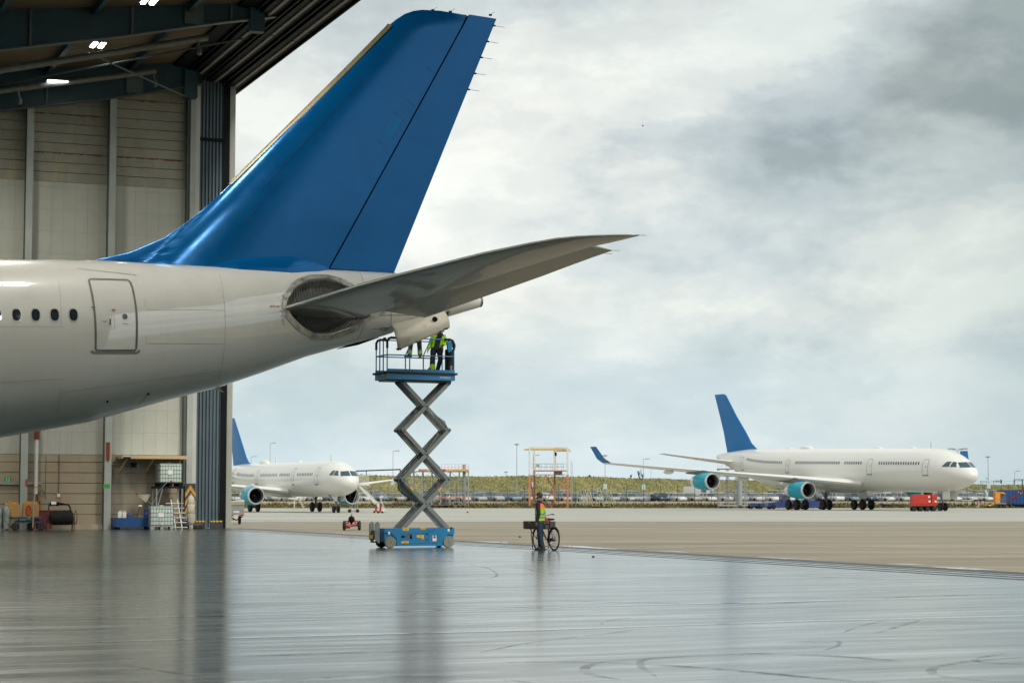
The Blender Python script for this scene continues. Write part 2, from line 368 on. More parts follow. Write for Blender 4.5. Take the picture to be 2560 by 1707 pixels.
for pix, w in (([(1552, 1697), (1480, 1686), (1461, 1670), (1500, 1655), (1600, 1646), (1720, 1640)], .10), ([(1640, 1690), (1600, 1660), (1630, 1645), (1800, 1636), (1960, 1632)], .08),
               ([(1200, 1630), (1330, 1605), (1500, 1585), (1600, 1572)], .08), ([(1270, 1655), (1500, 1655), (1750, 1668), (2000, 1690), (2200, 1706)], .14), ([(1660, 1660), (1900, 1680), (2140, 1704)], .10),
               ([(2500, 1704), (2360, 1690), (2330, 1672), (2400, 1655), (2560, 1642)], .10), ([(2570, 1660), (2460, 1655), (2440, 1645), (2520, 1632)], .08),
               ([(2110, 1579), (2160, 1562), (2220, 1549)], .06), ([(2190, 1582), (2250, 1564), (2300, 1550)], .06), ([(1920, 1608), (2080, 1600), (2095, 1612), (2060, 1624)], .05),
               ([(1400, 1500), (1600, 1506), (1900, 1508), (2300, 1490), (2480, 1484)], .18), ([(1500, 1560), (1570, 1545), (1900, 1535)], .06), ([(1280, 1418), (1320, 1421), (1335, 1428)], .1),
               ([(500, 1540), (900, 1530), (1250, 1519), (1500, 1512)], .14), ([(560, 1640), (800, 1634), (1100, 1624)], .12), ([(0, 1476), (90, 1482), (120, 1480), (60, 1474)], .07),
               ([(1030, 1488), (1045, 1478), (1065, 1474)], .05), ([(1170, 1410), (1220, 1420), (1240, 1440), (1160, 1452)], .06), ([(300, 1660), (500, 1690), (640, 1700)], .08),
               ([(600, 1470), (900, 1462), (1250, 1466), (1600, 1458)], .10), ([(1700, 1436), (2000, 1440), (2300, 1452)], .12), ([(1860, 1632), (2100, 1640), (2250, 1652)], .15), ([(700, 1700), (900, 1690), (1200, 1694), (1330, 1706)], .12)):
    scuff(sc, pix, w)
o = sc.build('rubber_marks', m_rub); tag(o, kind='structure')
# ---- embankment, car park ground, weeds
CREST = [(-140, 322), (-80, 350), (-29, 385), (1.6, 412), (45, 476), (153, 652), (320, 900)]
def crestY(x): return interp(x, CREST)
def bank(i, j):
    x = -140 + 460 * i; yc = crestY(x); base = yc - 15
    v = j * 24
    h = 6.0 + .12 * math.sin(x * .11) + .06 * math.sin(x * .37 + 1)
    rows = [(0, 1.0), (1, 1.15), (15, h), (17, h + .05), (28, h - 1)]
    d = v / 24 * 28; z = interp(d, rows)
    if 1 < d < 15: z += .10 * math.sin(x * .8 + d) * math.sin(d * 1.1 + x * .23)
    return Vector((x, base + d, z))
o = MB().grid(bank, 460, 30).build('embankment', m_grass, smooth=60); tag(o, kind='structure')
flat('car_park', [(-140, 326), (320, 326), (320, 905), (-140, 905)], .98, m_park)
def verge(i, j): x = -140 + 460 * i; return Vector((x, 318 + 7.3 * j, .52 * j + .05 * math.sin(x * .7 + j * 3)))
o = MB().grid(verge, 300, 6).build('verge', mat('weedy verge', (.13, .12, .055), rough=.95, var=.5, scale=.8, col2=(.26, .22, .12)), smooth=60); tag(o, kind='structure')
# grass tussocks standing on the bank and its crest, weeds on the verge (uncountable)
def blades(name, n, place, m, lab, hgt, wid):
    mb = MB(); random.seed(n)
    vs = []; fs = []
    for k in range(n):
        p = place(); h = hgt * random.uniform(.5, 1.3)
        for q in range(3):
            t = random.uniform(0, math.pi); w = wid * random.uniform(.5, 1.2); dx, dy = math.cos(t) * w, math.sin(t) * w; lx, ly = random.uniform(-.3, .3) * h, random.uniform(-.3, .3) * h
            o0 = len(vs)
            vs += [(p[0] - dx, p[1] - dy, p[2]), (p[0] + dx, p[1] + dy, p[2]), (p[0] + dx * .5 + lx, p[1] + dy * .5 + ly, p[2] + h), (p[0] - dx * .4 + lx, p[1] - dy * .4 + ly, p[2] + h * .8)]
            fs.append((o0, o0 + 1, o0 + 2, o0 + 3))
    mb.add(vs, fs)
    return tag(mb.build(name, m, recalc=False), lab, 'grass', kind='stuff')
m_blade = mat('dry grass blades', (.20, .20, .07), rough=.9, var=.12, scale=.22, col2=(.27, .25, .10), spec=.2)
def pl_bank():
    x = random.uniform(-75, 240); j = random.random() ** .8
    d = 1 + 14.5 * j; p = bank((x + 140) / 460, d / 28); return p
blades('bank_grass', 24000, pl_bank, m_blade, 'dry yellow green grass growing thick on the embankment behind the cars', .20, .09)
m_weed = mat('verge weeds', (.10, .11, .04), rough=.9, var=.5, scale=.25, col2=(.28, .23, .09), spec=.2)
blades('verge_weeds', 6000, lambda: (lambda x, y: (x, y, (y - 318) * .071))(random.uniform(-75, 135), random.uniform(318.4, 324)), m_weed, 'low green and yellow weeds along the edge of the apron', .42, .12)
o = MB()
random.seed(5); x = -75
while x < 140:
    o.box((x + 1.98, 325.6, .78), (3.94, .24, .56 + random.uniform(-.03, .03)), random.uniform(-.004, .004), .03); x += 4
o = o.build('barrier_wall', m_sand, smooth=30); tag(o, 'low beige concrete kerb wall between the verge and the parked cars', 'barrier wall')
# ------------------------------------------------------------------ the hangar (building > walls, columns, roof, girders, door)
m_wall = mat('beige concrete plank', (.31, .30, .245), rough=.8, var=.14, scale=.55, detail=8, col2=(.38, .365, .295), stretch=(1, 1, .6))
def stains(m, col, lo, hi, amt, sc=(.9, .9, .22), scale=1.2):
    n, l, b = nodes_of(m)
    tc = n.new('ShaderNodeTexCoord'); mp = n.new('ShaderNodeMapping'); mp.inputs['Scale'].default_value = sc; l.new(tc.outputs['Object'], mp.inputs[0])
    s = n.new('ShaderNodeTexNoise'); s.inputs['Scale'].default_value = scale; s.inputs['Detail'].default_value = 7; s.inputs['Roughness'].default_value = .65; l.new(mp.outputs[0], s.inputs['Vector'])
    r = n.new('ShaderNodeValToRGB'); r.color_ramp.elements[0].position = lo; r.color_ramp.elements[1].position = hi; l.new(s.outputs[0], r.inputs[0])
    k = n.new('ShaderNodeMath'); k.operation = 'MULTIPLY'; k.inputs[1].default_value = amt; l.new(r.outputs[0], k.inputs[0])
    old = b.inputs['Base Color'].links[0].from_socket
    mix = n.new('ShaderNodeMixRGB'); mix.inputs[2].default_value = (*col, 1); l.new(k.outputs[0], mix.inputs[0]); l.new(old, mix.inputs[1]); l.new(mix.outputs[0], b.inputs['Base Color'])
stains(m_wall, (.50, .43, .22), .55, .7, .6); stains(m_wall, (.17, .15, .12), .57, .75, .5, (1.5, 1.5, .12), 1.6)
m_wlow = mat('tan concrete plank', (.37, .315, .225), rough=.8, var=.12, scale=.5, detail=8)
stains(m_wlow, (.45, .25, .13), .58, .72, .45, (.6, .6, .6), .5); stains(m_wlow, (.2, .17, .13), .6, .75, .4, (1.2, 1.2, .2), 1.5)
m_wmid = mat('pale cladding board', (.47, .475, .415), rough=.75, var=.07, scale=.7, detail=7)
stains(m_wmid, (.30, .30, .26), .55, .8, .35, (2.5, 2.5, .08), 1.4)
m_gap = mat('dark panel joint', (.03, .03, .028), rough=.9)
m_rust = mat('rust streak', (.20, .05, .02), rough=.9, var=.4, scale=4)
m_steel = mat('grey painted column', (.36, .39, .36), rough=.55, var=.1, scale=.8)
m_dsteel = mat('dark steel and column shade', (.09, .10, .095), rough=.6, var=.15)
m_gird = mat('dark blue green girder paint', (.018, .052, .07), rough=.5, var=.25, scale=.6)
m_flange = mat('worn girder flange', (.08, .11, .11), rough=.5, var=.25, scale=.9)
m_deck = mat('brown roof deck boards', (.13, .095, .055), rough=.85, var=.3, scale=.35, detail=6, stretch=(.15, 3, 1))
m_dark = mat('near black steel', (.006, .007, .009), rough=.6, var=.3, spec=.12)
m_rail = mat('grey door guide rail', (.22, .21, .18), rough=.6, metal=.0, var=.25, scale=.5)
m_corr = mat('slate blue corrugated sheet', (.105, .145, .175), rough=.5, var=.12, scale=.6)
m_ochre = mat('ochre chevron paint', (.55, .27, .025), rough=.5, var=.15, scale=2)
m_black = mat('black chevron paint', (.035, .037, .04), rough=.5, var=.2)

hangar = thing('hangar', 'large aircraft hangar with beige plank side wall, dark roof girders and open doorway', 'hangar', HC, HPSI)
XL = -150.0
x_col = [hw(p, 1300, -.5)[0] for p in (-150, 58, 268, 475)]
XR = x_col[3] + .15
m_joint = mat('grey panel joint', (.10, .10, .09), rough=.9)
Z1, Z2 = hw(270, 1136, 0)[1], hw(400, 468, 0)[1]
ZT = 27.0
lo = MB(); z = .22; h = .545
lo.box(((XL + XR) / 2, .30, .12), (XR - XL, .5, .24))
lo.build('plinth', m_sand, hangar)
lo = MB(); k = 0
while z < Z1 - .05:
    hh = min(h, Z1 - z); lo.box(((XL + XR) / 2, .45, z + hh / 2), (XR - XL, .3, hh - .03)); z += h
lo.build('lower_wall', m_wlow, hangar)
up = MB(); z = Z2
while z < ZT:
    up.box(((XL + XR) / 2, .45, z + .26), (XR - XL, .3, .49)); z += .52
up.build('upper_wall', m_wall, hangar)
md = MB(); nx = 60; z = Z1
while z < Z2 - .02:
    hh = min(1.17, Z2 - z)
    for i in range(nx): md.box((XR - .315 - i * .63, .44, z + hh / 2), (.624, .3, hh - .006))
    md.box((XR - nx * .63 - 52, .44, z + hh / 2), (104, .3, hh - .006)); z += hh
md.build('middle_wall', m_wmid, hangar)
MB().box(((XL + XR) / 2, .66, ZT / 2), (XR - XL, .1, ZT)).build('wall_backing', m_joint, hangar)
rs = MB(); random.seed(11)
for (xa, xb, zz) in ((x_col[2] + .3, x_col[3] - .5, Z2 + .52 * 9 - .01), (x_col[2] + .3, x_col[3] - .5, Z2 + .52 * 3 - .01), (x_col[1] + .3, x_col[2] - .5, Z2 + .52 * 3 - .01), (x_col[1] + .2, x_col[2] - .5, Z2 + .52 * 7 - .01)):
    x = xa
    while x < xb:
        w = random.uniform(.05, .3)
        if random.random() < .85: rs.box((x, .292, zz - random.uniform(.0, .04)), (w, .006, random.uniform(.02, .07)))
        x += w * .9
tag(rs.build('rust_streaks', m_rust, hangar), kind='stuff')
# I-section columns along the side wall; pairs of flanges, the web recess's shade put into its dark colour
def column(x, y, z0, z1, fw=.36, d=.80, name='column', m=None, par=None):
    c = MB().box((0, -d / 2 + .02, (z0 + z1) / 2), (fw, .04, z1 - z0)).build(name, m or m_steel, par)
    c.location = (x, y, 0)
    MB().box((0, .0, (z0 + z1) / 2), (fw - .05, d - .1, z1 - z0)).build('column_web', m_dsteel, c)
    return c
def ztopcol(x): return 20.2
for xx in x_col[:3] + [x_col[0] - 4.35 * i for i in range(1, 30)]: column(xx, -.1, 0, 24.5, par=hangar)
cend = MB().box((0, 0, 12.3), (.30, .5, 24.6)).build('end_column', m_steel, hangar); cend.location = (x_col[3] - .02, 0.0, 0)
MB().box((x_col[3] - .24, .1, 12.3), (.15, .5, 24.6)).build('column_web', m_dsteel, hangar)  # dark strip: shade beside the end column put into its colour
xw = hw(481, 1280, .1)[0]
MB().box((xw, .15, 12.3), (.28, .3, 24.6), 0, .01).build('corner_pilaster', mat('off white pilaster', (.50, .50, .46), rough=.7, var=.08, scale=.8), hangar)
# black and ochre chevrons low on the end column
xa, xb = hw(462, 1280, -.27)[0], hw(488, 1280, -.27)[0]
chev = MB().box(((xa + xb) / 2, -.275, (hw(475, 1285, -.27)[1] + hw(475, 1208, -.27)[1]) / 2), (xb - xa, .03, hw(475, 1208, -.27)[1] - hw(475, 1285, -.27)[1])).build('warning_board', m_black, hangar)
za = hw(475, 1208, -.27)[1]; W = xb - xa
for k in range(4):
    z = za - .08 - k * .46
    pts = [(xa, z - .42), (xa + W / 2, z - .1 + .1), (xb, z - .42), (xb, z - .68), (xa + W / 2, z - .27), (xa, z - .68)]
    if k == 3: pts = [(p[0], max(p[1], za - 1.6)) for p in pts]
    MB().prism(pts, -.297, -.302).build('chevron', m_ochre, chev)
# stacked sliding door leaves in slate corrugated sheet, black box with the gap's shade put into its colour, end jamb
x0, x1 = hw(487, 1300, .6)[0], hw(548, 1300, .6)[0]
cor = MB(); N = 7
ring = []
for i in range(N * 4 + 1):
    t = i / (N * 4); ph = (i % 4); ring.append((x0 + (x1 - x0) * t, .55 + (.0 if ph in (0, 1) else .13)))
cor.add([(p[0], p[1], .02) for p in ring] + [(p[0], p[1], 26.0) for p in ring] + [(p[0], p[1] + .05, .02) for p in ring] + [(p[0], p[1] + .05, 26.0) for p in ring],
        [(i, i + 1, len(ring) + i + 1, len(ring) + i) for i in range(len(ring) - 1)] + [(2 * len(ring) + i, 3 * len(ring) + i, 3 * len(ring) + i + 1, 2 * len(ring) + i + 1) for i in range(len(ring) - 1)])
door = cor.build('door_leaf', m_corr, hangar, recalc=False)
zr = hw(520, 349, .5)[1]
MB().box(((x0 + x1) / 2, .50, zr), (x1 - x0 + .1, .1, .16)).build('door_rail', m_dark, door)
x2, x3, x4 = x1, hw(562, 1300, .7)[0], hw(577, 1300, .7)[0]
MB().box(((x2 + x3) / 2, .95, 13), (x3 - x2, .9, 26.0)).build('door_gap_shade', m_dark, hangar)
MB().box(((x3 + x4) / 2, .85, 13), (x4 - x3, .5, 26.0), 0, .01).build('end_jamb', mat('galvanised jamb', (.33, .34, .30), rough=.6, var=.12, scale=.5), hangar)
# lintel: a bundle of dark door tracks with pale rails beneath, running right across the doorway
zl = hw(588, 225, .7)[1]
lt = MB(); YL = -DOOR_L
for (x, z) in ((.55, 0), (-.55, .18), (-1.6, .35), (-2.65, .6)):
    lt.box((x - .45, YL / 2 + 1, zl + z + 1.3), (.78, DOOR_L + 2, 2.3))
    lt.box((x + .02, YL / 2 + 1, zl + z + .95), (.08, DOOR_L + 2, 1.9))
lt.box((-1.2, YL / 2 + 1, zl + 2.7), (4.4, DOOR_L + 2, .5))
lt.box((.75, YL / 2 + 1, zl + 3.4), (.3, DOOR_L + 2, 6.2))
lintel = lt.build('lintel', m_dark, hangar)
for x, z in ((.12, -.0), (-.98, .18), (-2.03, .35)):
    g = MB()
    y = .5
    while y > -DOOR_L:
        g.box((x, y - 6.0, zl + z + .11), (.17, 11.8, .06)); y -= 12.0
    g.build('track_rail', m_rail, lintel)
# roof girders in planes parallel to the side wall, rising towards the doorway
def glow(y, pts): return sorted([(lambda q: (q[0], q[1]))(hw(px, py, y)) for px, py in pts])
G1 = glow(-.6, [(0, 278), (272, 248), (506, 212)])
G2 = glow(-14.5, [(0, 126), (300, 93), (560, 57), (782, 34)])
print('G1', G1, 'G2', G2, 'zl', zl, 'Z1', Z1, 'Z2', Z2, 'cols', x_col)
sl = (G1[-1][1] - G1[0][1]) / (G1[-1][0] - G1[0][0]); e1 = G1[-1]
def gz(x, off=0.): return e1[1] + (x - e1[0]) * .055 + off          # underside of the main girders
gta, gtb = hw(115, 186, -.6), hw(323, 162, -.6)
def zdeck(x): return gtb[1] + (x - gtb[0]) * (gtb[1] - gta[1]) / (gtb[0] - gta[0]) * .6
def girder(y, pts, depth, xend, name='roof_girder'):
    """pts: underside (x, z) polyline from inside to the doorway"""
    P = [(XL + 1, pts[0][1] - (pts[0][0] - XL - 1) * .0)] + pts + [(xend, pts[-1][1] + (xend - pts[-1][0]) * .1)]
    web = MB()
    for a, b in zip(P, P[1:]):
        web.add([(a[0], y - .02, a[1]), (b[0], y - .02, b[1]), (b[0], y - .02, zdeck(b[0])), (a[0], y - .02, zdeck(a[0])), (a[0], y + .02, a[1]), (b[0], y + .02, b[1]), (b[0], y + .02, zdeck(b[0])), (a[0], y + .02, zdeck(a[0]))],
                [(0, 1, 2, 3), (7, 6, 5, 4), (0, 4, 5, 1)])
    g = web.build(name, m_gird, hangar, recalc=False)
    fl = MB()
    for a, b in zip(P, P[1:]): fl.bar((a[0], y, a[1]), (b[0], y, b[1]), .42, .05)
    fl.build('bottom_flange', m_flange, g)
    return g
def zpl(x, pts): return interp(x, pts)
g1 = girder(-.6, G1, 2, -2.2); g2 = girder(-14.5, G2, 2, -2.2)
GR = [(-.6, G1, g1), (-14.5, G2, g2)]
for y in (-28.5, -42.5, -56.5, -70.5, -84.5, -98.5, -112.5):
    gg = girder(y, [(x, z + .5) for x, z in G2], 2, -2.2); GR.append((y, [(x, z + .5) for x, z in G2], gg))
for yy, pts, g in GR[:2]:                                             # stiffeners on the webs
    for px in ((-100, 115, 323) if yy > -5 else (76, 330, 577)):
        x, z = hw(px, 300 if yy > -5 else 60, yy); z0 = zpl(x, pts)
        MB().box((x, yy - .06, (z0 + zdeck(x)) / 2), (.12, .16, zdeck(x) - z0 - .1)).build('web_stiffener', m_flange, g)
    x = -2.6; MB().box((x, yy - .05, zpl(x, pts) + .1), (.7, .5, 1.5)).build('end_bracket', m_gird, g)
    x = -5.6; MB().box((x, yy - .1, zpl(x, pts) + .6), (.9, .1, 1.0)).build('splice_plate', m_flange, g)
# roof deck: sloping boards just above the girders' lower half
print('zdeck', zdeck(-3), zdeck(-12), zdeck(-60), G1, G2)
dk = MB().add([(XL, 2, zdeck(XL)), (0.9, 2, zdeck(0.9)), (0.9, -HALL - 14, zdeck(0.9)), (XL, -HALL - 14, zdeck(XL)), (XL, 2, zdeck(XL) + .5), (0.9, 2, zdeck(0.9) + .5), (0.9, -HALL - 14, zdeck(0.9) + .5), (XL, -HALL - 14, zdeck(XL) + .5)],
              [(0, 1, 2, 3), (7, 6, 5, 4), (0, 4, 5, 1), (1, 5, 6, 2), (2, 6, 7, 3), (3, 7, 4, 0)]).build('roof_deck', m_deck, hangar)
pu = [MB() for _ in range(9)]
for i in range(9):                                                    # purlins across, between girders
    x = hw(323, 300, -.6)[0] - 4.35 * (i - 1)
    pu[i].box((x, -HALL / 2, zdeck(x) - .2), (.22, HALL, .36))
    pu[i].build('purlin', m_gird, hangar)
# crossed bracing rods and gas pipes under the deck
br = MB(); br2 = MB()
zb = zdeck(-8) - 1.0
A, B = (-13.2, -1.0, zb - .6), (-3.0, -13.6, zb + .1); C_, D_ = (-3.0, -1.0, zb - .3), (-13.2, -13.8, zb - .2)
br.tube(A, B, .05, n=6); br2.tube(C_, D_, .05, n=6)
br.build('bracing_rod', m_flange, hangar); br2.build('bracing_rod', m_flange, hangar)
# other walls so that the hall is enclosed: back wall, far side wall, gable over the doors and end wall beside the doorway
MB().box((XL, -HALL / 2 - 6, 14), (.4, HALL + 18, 28)).build('back_wall', m_wall, hangar)
MB().box((XL / 2, -HALL - 14, 14), (abs(XL), .4, 28)).build('opposite_wall', m_wall, hangar)
MB().box((-.5, -(DOOR_L + HALL + 14) / 2, 14), (.5, HALL + 14 - DOOR_L, 28)).build('end_wall', m_wall, hangar)
# ---- lamps under the roof
m_lamp = mat('lit tube lamp', (.9, .9, .9), emit=(1, .98, .92), est=16)
m_lampb = mat('lamp tray', (.5, .5, .5), rough=.4)
def ceiling_lamp(loc, lab, n=2, sp=.40, ln=1.1, w=.22, cross=True):
    t = thing('ceiling_lamp', lab, 'ceiling lamp', loc, HPSI, 'tube lamps under the hangar roof')
    for k in range(n):
        o_ = (k - (n - 1) / 2) * sp
        if cross: MB().box((o_, 0, .06), (w + .06, ln + .1, .06)).build('lamp_tray', m_lampb, t); MB().box((o_ - w * .25, 0, 0), (w * .36, ln, .05), 0, .02).box((o_ + w * .25, 0, 0), (w * .36, ln, .05), 0, .02).build('lamp_tube', m_lamp, t)
        else: MB().box((0, o_, .06), (ln + .1, w + .06, .06)).build('lamp_tray', m_lampb, t); MB().box((0, o_, 0), (ln, w * .8, .05), 0, .02).build('lamp_tube', m_lamp, t)
    return t
def HL(px, py, y, z=None):
    x, zz = hw(px, py, y); return H2W(x, y, zz)
ceiling_lamp(HL(374, 4, -20, 0), 'bright twin tube lamp cut by the top edge, highest of those under the roof')
ceiling_lamp(HL(245, 114, -7.5, 0), 'bright twin tube lamp hanging between the two nearest roof girders, beside a grey duct')
ceiling_lamp(HL(144, 205, -1.8, 0), 'bright twin tube lamp close to the lower girder, lowest of those', 2, .26, 1.0, .12, False)
for i in range(5):
    for j in range(6):
        x, y = -16 - i * 22, -10 - j * 19
        L = ceiling_lamp(H2W(x, y, zdeck(x) - 1.6), 'twin tube lamp deeper in the hangar roof above the parked tail', 2, .5, 1.5)
        la = bpy.data.lights.new('hall_light', 'AREA'); la.shape = 'RECTANGLE'; la.size = 1.6; la.size_y = .8; la.energy = 1150; la.color = (1, .965, .86)
        lo_ = bpy.data.objects.new('hall_light', la); scene.collection.objects.link(lo_); lo_.location = H2W(x, y, zdeck(x) - 1.72)
# ---- ducts with drop nozzles, gauges
m_duct = mat('grey spiral duct', (.17, .18, .165), rough=.5, metal=.3, var=.2, scale=3)
def duct(y, pa, pb, r, drops, lab):
    (xa, za), (xb, zb_) = hw(*pa, y), hw(*pb, y)
    t = thing('heating_duct', lab, 'duct', H2W(xb, y, zb_), HPSI, 'ducts under the hangar roof')
    L = xb - (xa - 30); s = (zb_ - za) / (xb - xa)
    mb = MB(); mb.tube((-L, 0, -L * s), (0, 0, 0), r, n=14)
    for k in range(60):
        x = -k * .5; mb.tube((x - .03, 0, x * s), (x + .03, 0, x * s), r + .02, n=14)
    mb.build('duct_pipe', m_duct, t, smooth=40)
    for px, py0, py1 in drops:
        x, z = hw(px, py0, y); z1 = hw(px, py1, y)[1]
        nz = MB().tube((x - xb, -.05, z - zb_), (x - xb + .1, -.05, z1 - zb_ + .2), .07, n=8).lathe([(.03, .3), (.10, .28), (.13, .12), (.13, .02), (.06, -.05)], (x - xb + .1, -.05, z1 - zb_), n=12).build('drop_nozzle', m_duct, t, smooth=40)
duct(-9.0, (0, 176), (518, 94), .17, [(493, 100, 136)], 'long grey spiral duct ending near the doorway, higher of the two under the roof')
duct(-1.6, (0, 228), (388, 178), .16, [(383, 184, 216), (44, 226, 260)], 'grey spiral duct beside the lowest roof girder, ending with a drop nozzle')
# ------------------------------------------------------------------ airliners. Local frame: +x towards the nose (nose at x=0), +y to the aircraft's left, z up from the ground
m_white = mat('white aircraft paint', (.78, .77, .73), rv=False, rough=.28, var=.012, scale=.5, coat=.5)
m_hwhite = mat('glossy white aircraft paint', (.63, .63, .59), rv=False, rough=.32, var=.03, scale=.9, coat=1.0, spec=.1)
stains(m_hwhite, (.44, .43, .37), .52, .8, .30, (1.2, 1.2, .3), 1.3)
nodes_of(m_hwhite)[2].inputs['Coat IOR'].default_value = 2.1
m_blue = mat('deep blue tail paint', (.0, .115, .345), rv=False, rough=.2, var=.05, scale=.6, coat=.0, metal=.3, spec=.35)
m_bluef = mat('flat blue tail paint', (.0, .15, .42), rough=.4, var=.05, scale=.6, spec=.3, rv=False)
m_teal = mat('turquoise cowl paint', (.0, .34, .46), rv=False, rough=.32, var=.05, scale=.8, coat=.15, spec=.3)
m_wing = mat('light grey wing paint', (.50, .51, .48), rv=False, rough=.3, var=.06, scale=.5, coat=.3)
m_lip = mat('bare metal intake lip', (.62, .62, .62), rough=.3, metal=.7, var=.05)
m_fan = mat('dark fan blades', (.035, .035, .04), rough=.4, metal=.5, var=.4, scale=3)
m_duct_i = mat('grey intake lining', (.12, .12, .12), rough=.5)
m_glass = mat('dark window glass', (.02, .028, .035), rough=.06, var=.2, spec=.8)
m_cglass = mat('blue green cockpit glass', (.03, .07, .10), rough=.05, var=.3, spec=.9)
m_tyre = mat('black rubber tyre', (.014, .014, .014), rough=.8, var=.2)
m_hub = mat('grey wheel hub', (.32, .32, .31), rough=.45, metal=.3, var=.2, scale=8)
m_gear = mat('grey landing gear steel', (.20, .20, .19), rough=.5, metal=.3, var=.3, scale=3)
m_exh = mat('heat stained metal', (.20, .18, .16), rough=.4, metal=.8, var=.3)
m_line = mat('dark panel seam', (.20, .20, .19), rough=.6, var=.1)
m_seal = mat('dark door seal', (.12, .13, .12), rough=.6, var=.2, scale=3)
m_red = mat('red marking', (.45, .03, .02), rough=.5, var=.1)

def wheel(par, c, r, w, hub=True, name='wheel', axis='Y', M=None):
    o = MB().lathe([(r * .5, -w / 2), (r * .88, -w / 2), (r * .97, -w * .36), (r, -w * .15), (r, w * .15), (r * .97, w * .36), (r * .88, w / 2), (r * .5, w / 2)], axis=axis, n=26).build(name, m_tyre, par, smooth=50)
    o.location = c
    if hub:
        MB().lathe([(.02, -w * .40), (r * .2, -w * .45), (r * .26, -w * .34), (r * .5, -w * .52), (r * .54, -w * .4), (r * .54, w * .4), (r * .5, w * .52), (r * .26, w * .34), (r * .2, w * .45), (.02, w * .40)], axis=axis, n=20).build('hub', m_hub, o, smooth=40)
    return o

class Fus:
    """elliptical sections: table of (x, zc, half height, half width) with x falling from the nose"""
    def __init__(s, tab): s.t = sorted([tuple(map(float, r)) for r in tab])
    def sec(s, x): return interp(x, s.t)
    def side(s, x, z):
        zc, h, w = s.sec(x); q = 1 - ((z - zc) / h) ** 2
        return w * math.sqrt(max(q, 0))
    def pt(s, x, z, sgn=1, off=0.):
        y = s.side(x, z); zc, h, w = s.sec(x)
        nrm = Vector((0, y / (w * w), (z - zc) / (h * h))).normalized()
        e = .15; dy = (s.side(x + e, z) - s.side(x - e, z)) / (2 * e)
        nrm = Vector((-dy * nrm.y, nrm.y, nrm.z)).normalized()
        return Vector((x + nrm.x * off, sgn * (y + nrm.y * off), z + nrm.z * off))
    def front(s, y, z, off=0.):
        """x where the nose surface passes through (y, z)"""
        lo, hi = -9.0, -.01
        f = lambda x: (lambda q: (y / q[2]) ** 2 + ((z - q[0]) / q[1]) ** 2 - 1)(s.sec(x))
        for _ in range(40):
            m = (lo + hi) / 2
            if f(m) > 0: hi = m
            else: lo = m
        x = (lo + hi) / 2
        return Vector((x + off * .8, y + (off * .4 if y > 0 else -off * .4), z + off * .5))
    def skin(s, x0, x1, step, n=48, y_off=None):
        xs = []; x = x1
        while x > x0 + 1e-6: xs.append(x); x -= step if x < -9 else min(step, .35)
        xs.append(x0); rings = []
        for x in xs:
            zc, h, w = s.sec(x)
            rings.append([Vector((x, w * math.sin(2 * math.pi * k / n), zc + h * math.cos(2 * math.pi * k / n))) for k in range(n)])
        return MB().loft(rings)

def foil(fr, th):
    """thickness of a wing section at chord fraction fr, th = max half thickness"""
    fr = clampf(fr)
    return th * (2.969 * math.sqrt(fr) - 1.26 * fr - 3.516 * fr ** 2 + 2.843 * fr ** 3 - 1.036 * fr ** 4) * 1.0
def wing_mb(secs, f0=0., f1=1., n=14):
    """secs: (LE point, TE point, half thickness, up vector). closed loft between chord fractions f0..f1"""
    rings = []
    for le, te, th, up in secs:
        le, te, up = Vector(le), Vector(te), Vector(up); r = []
        fr = [f0 + (f1 - f0) * (1 - math.cos(math.pi * i / n)) / 2 for i in range(n + 1)]
        for f in fr: r.append(le.lerp(te, f) + up * foil(f, th))
        for f in reversed(fr[1:-1] if f1 >= 1 and f0 <= 0 else fr): r.append(le.lerp(te, f) - up * foil(f, th) * .75)
        rings.append(r)
    return MB().loft(rings)

def oval(F, x, z, rx, rz, sgn, off, n=14):
    pts = [F.pt(x + rx * abs(math.cos(t)) ** .8 * math.copysign(1, math.cos(t)), z + rz * abs(math.sin(t)) ** .8 * math.copysign(1, math.sin(t)), sgn, off) for t in [2 * math.pi * k / n for k in range(n)]]
    return pts
def surf_patch(F, poly, sgn, off, thick=.012):
    c = sum((Vector(p) for p in poly), Vector()) / len(poly)
    mb = MB(); n = len(poly); mb.add(list(poly) + [c], [(i, (i + 1) % n, n) for i in range(n)]); return mb
def outline(F, pts, sgn, w, off=.01, closed=True):
    """flat band that follows the skin along (x, z) points"""
    Q = []
    for a, b in zip(pts, pts[1:] + (pts[:1] if closed else [])):
        m = max(1, int(math.hypot(b[0] - a[0], b[1] - a[1]) / .12))
        Q += [(a[0] + (b[0] - a[0]) * k / m, a[1] + (b[1] - a[1]) * k / m) for k in range(m)]
    if not closed: Q.append(pts[-1])
    P = [F.pt(x, z, sgn, off) for x, z in Q]
    mb = MB(); L, Rr = [], []; n = len(P)
    for i, p in enumerate(P):
        d = P[(i + 1) % n] - P[i - 1] if closed else P[min(i + 1, n - 1)] - P[max(i - 1, 0)]
        q = F.pt(Q[i][0], Q[i][1], sgn, off + .1) - p
        s_ = d.cross(q).normalized() * w / 2
        L.append(p - s_); Rr.append(p + s_)
    mb.add(L + Rr, [(i, (i + 1) % n, n + (i + 1) % n, n + i) for i in range(n if closed else n - 1)])
    return mb

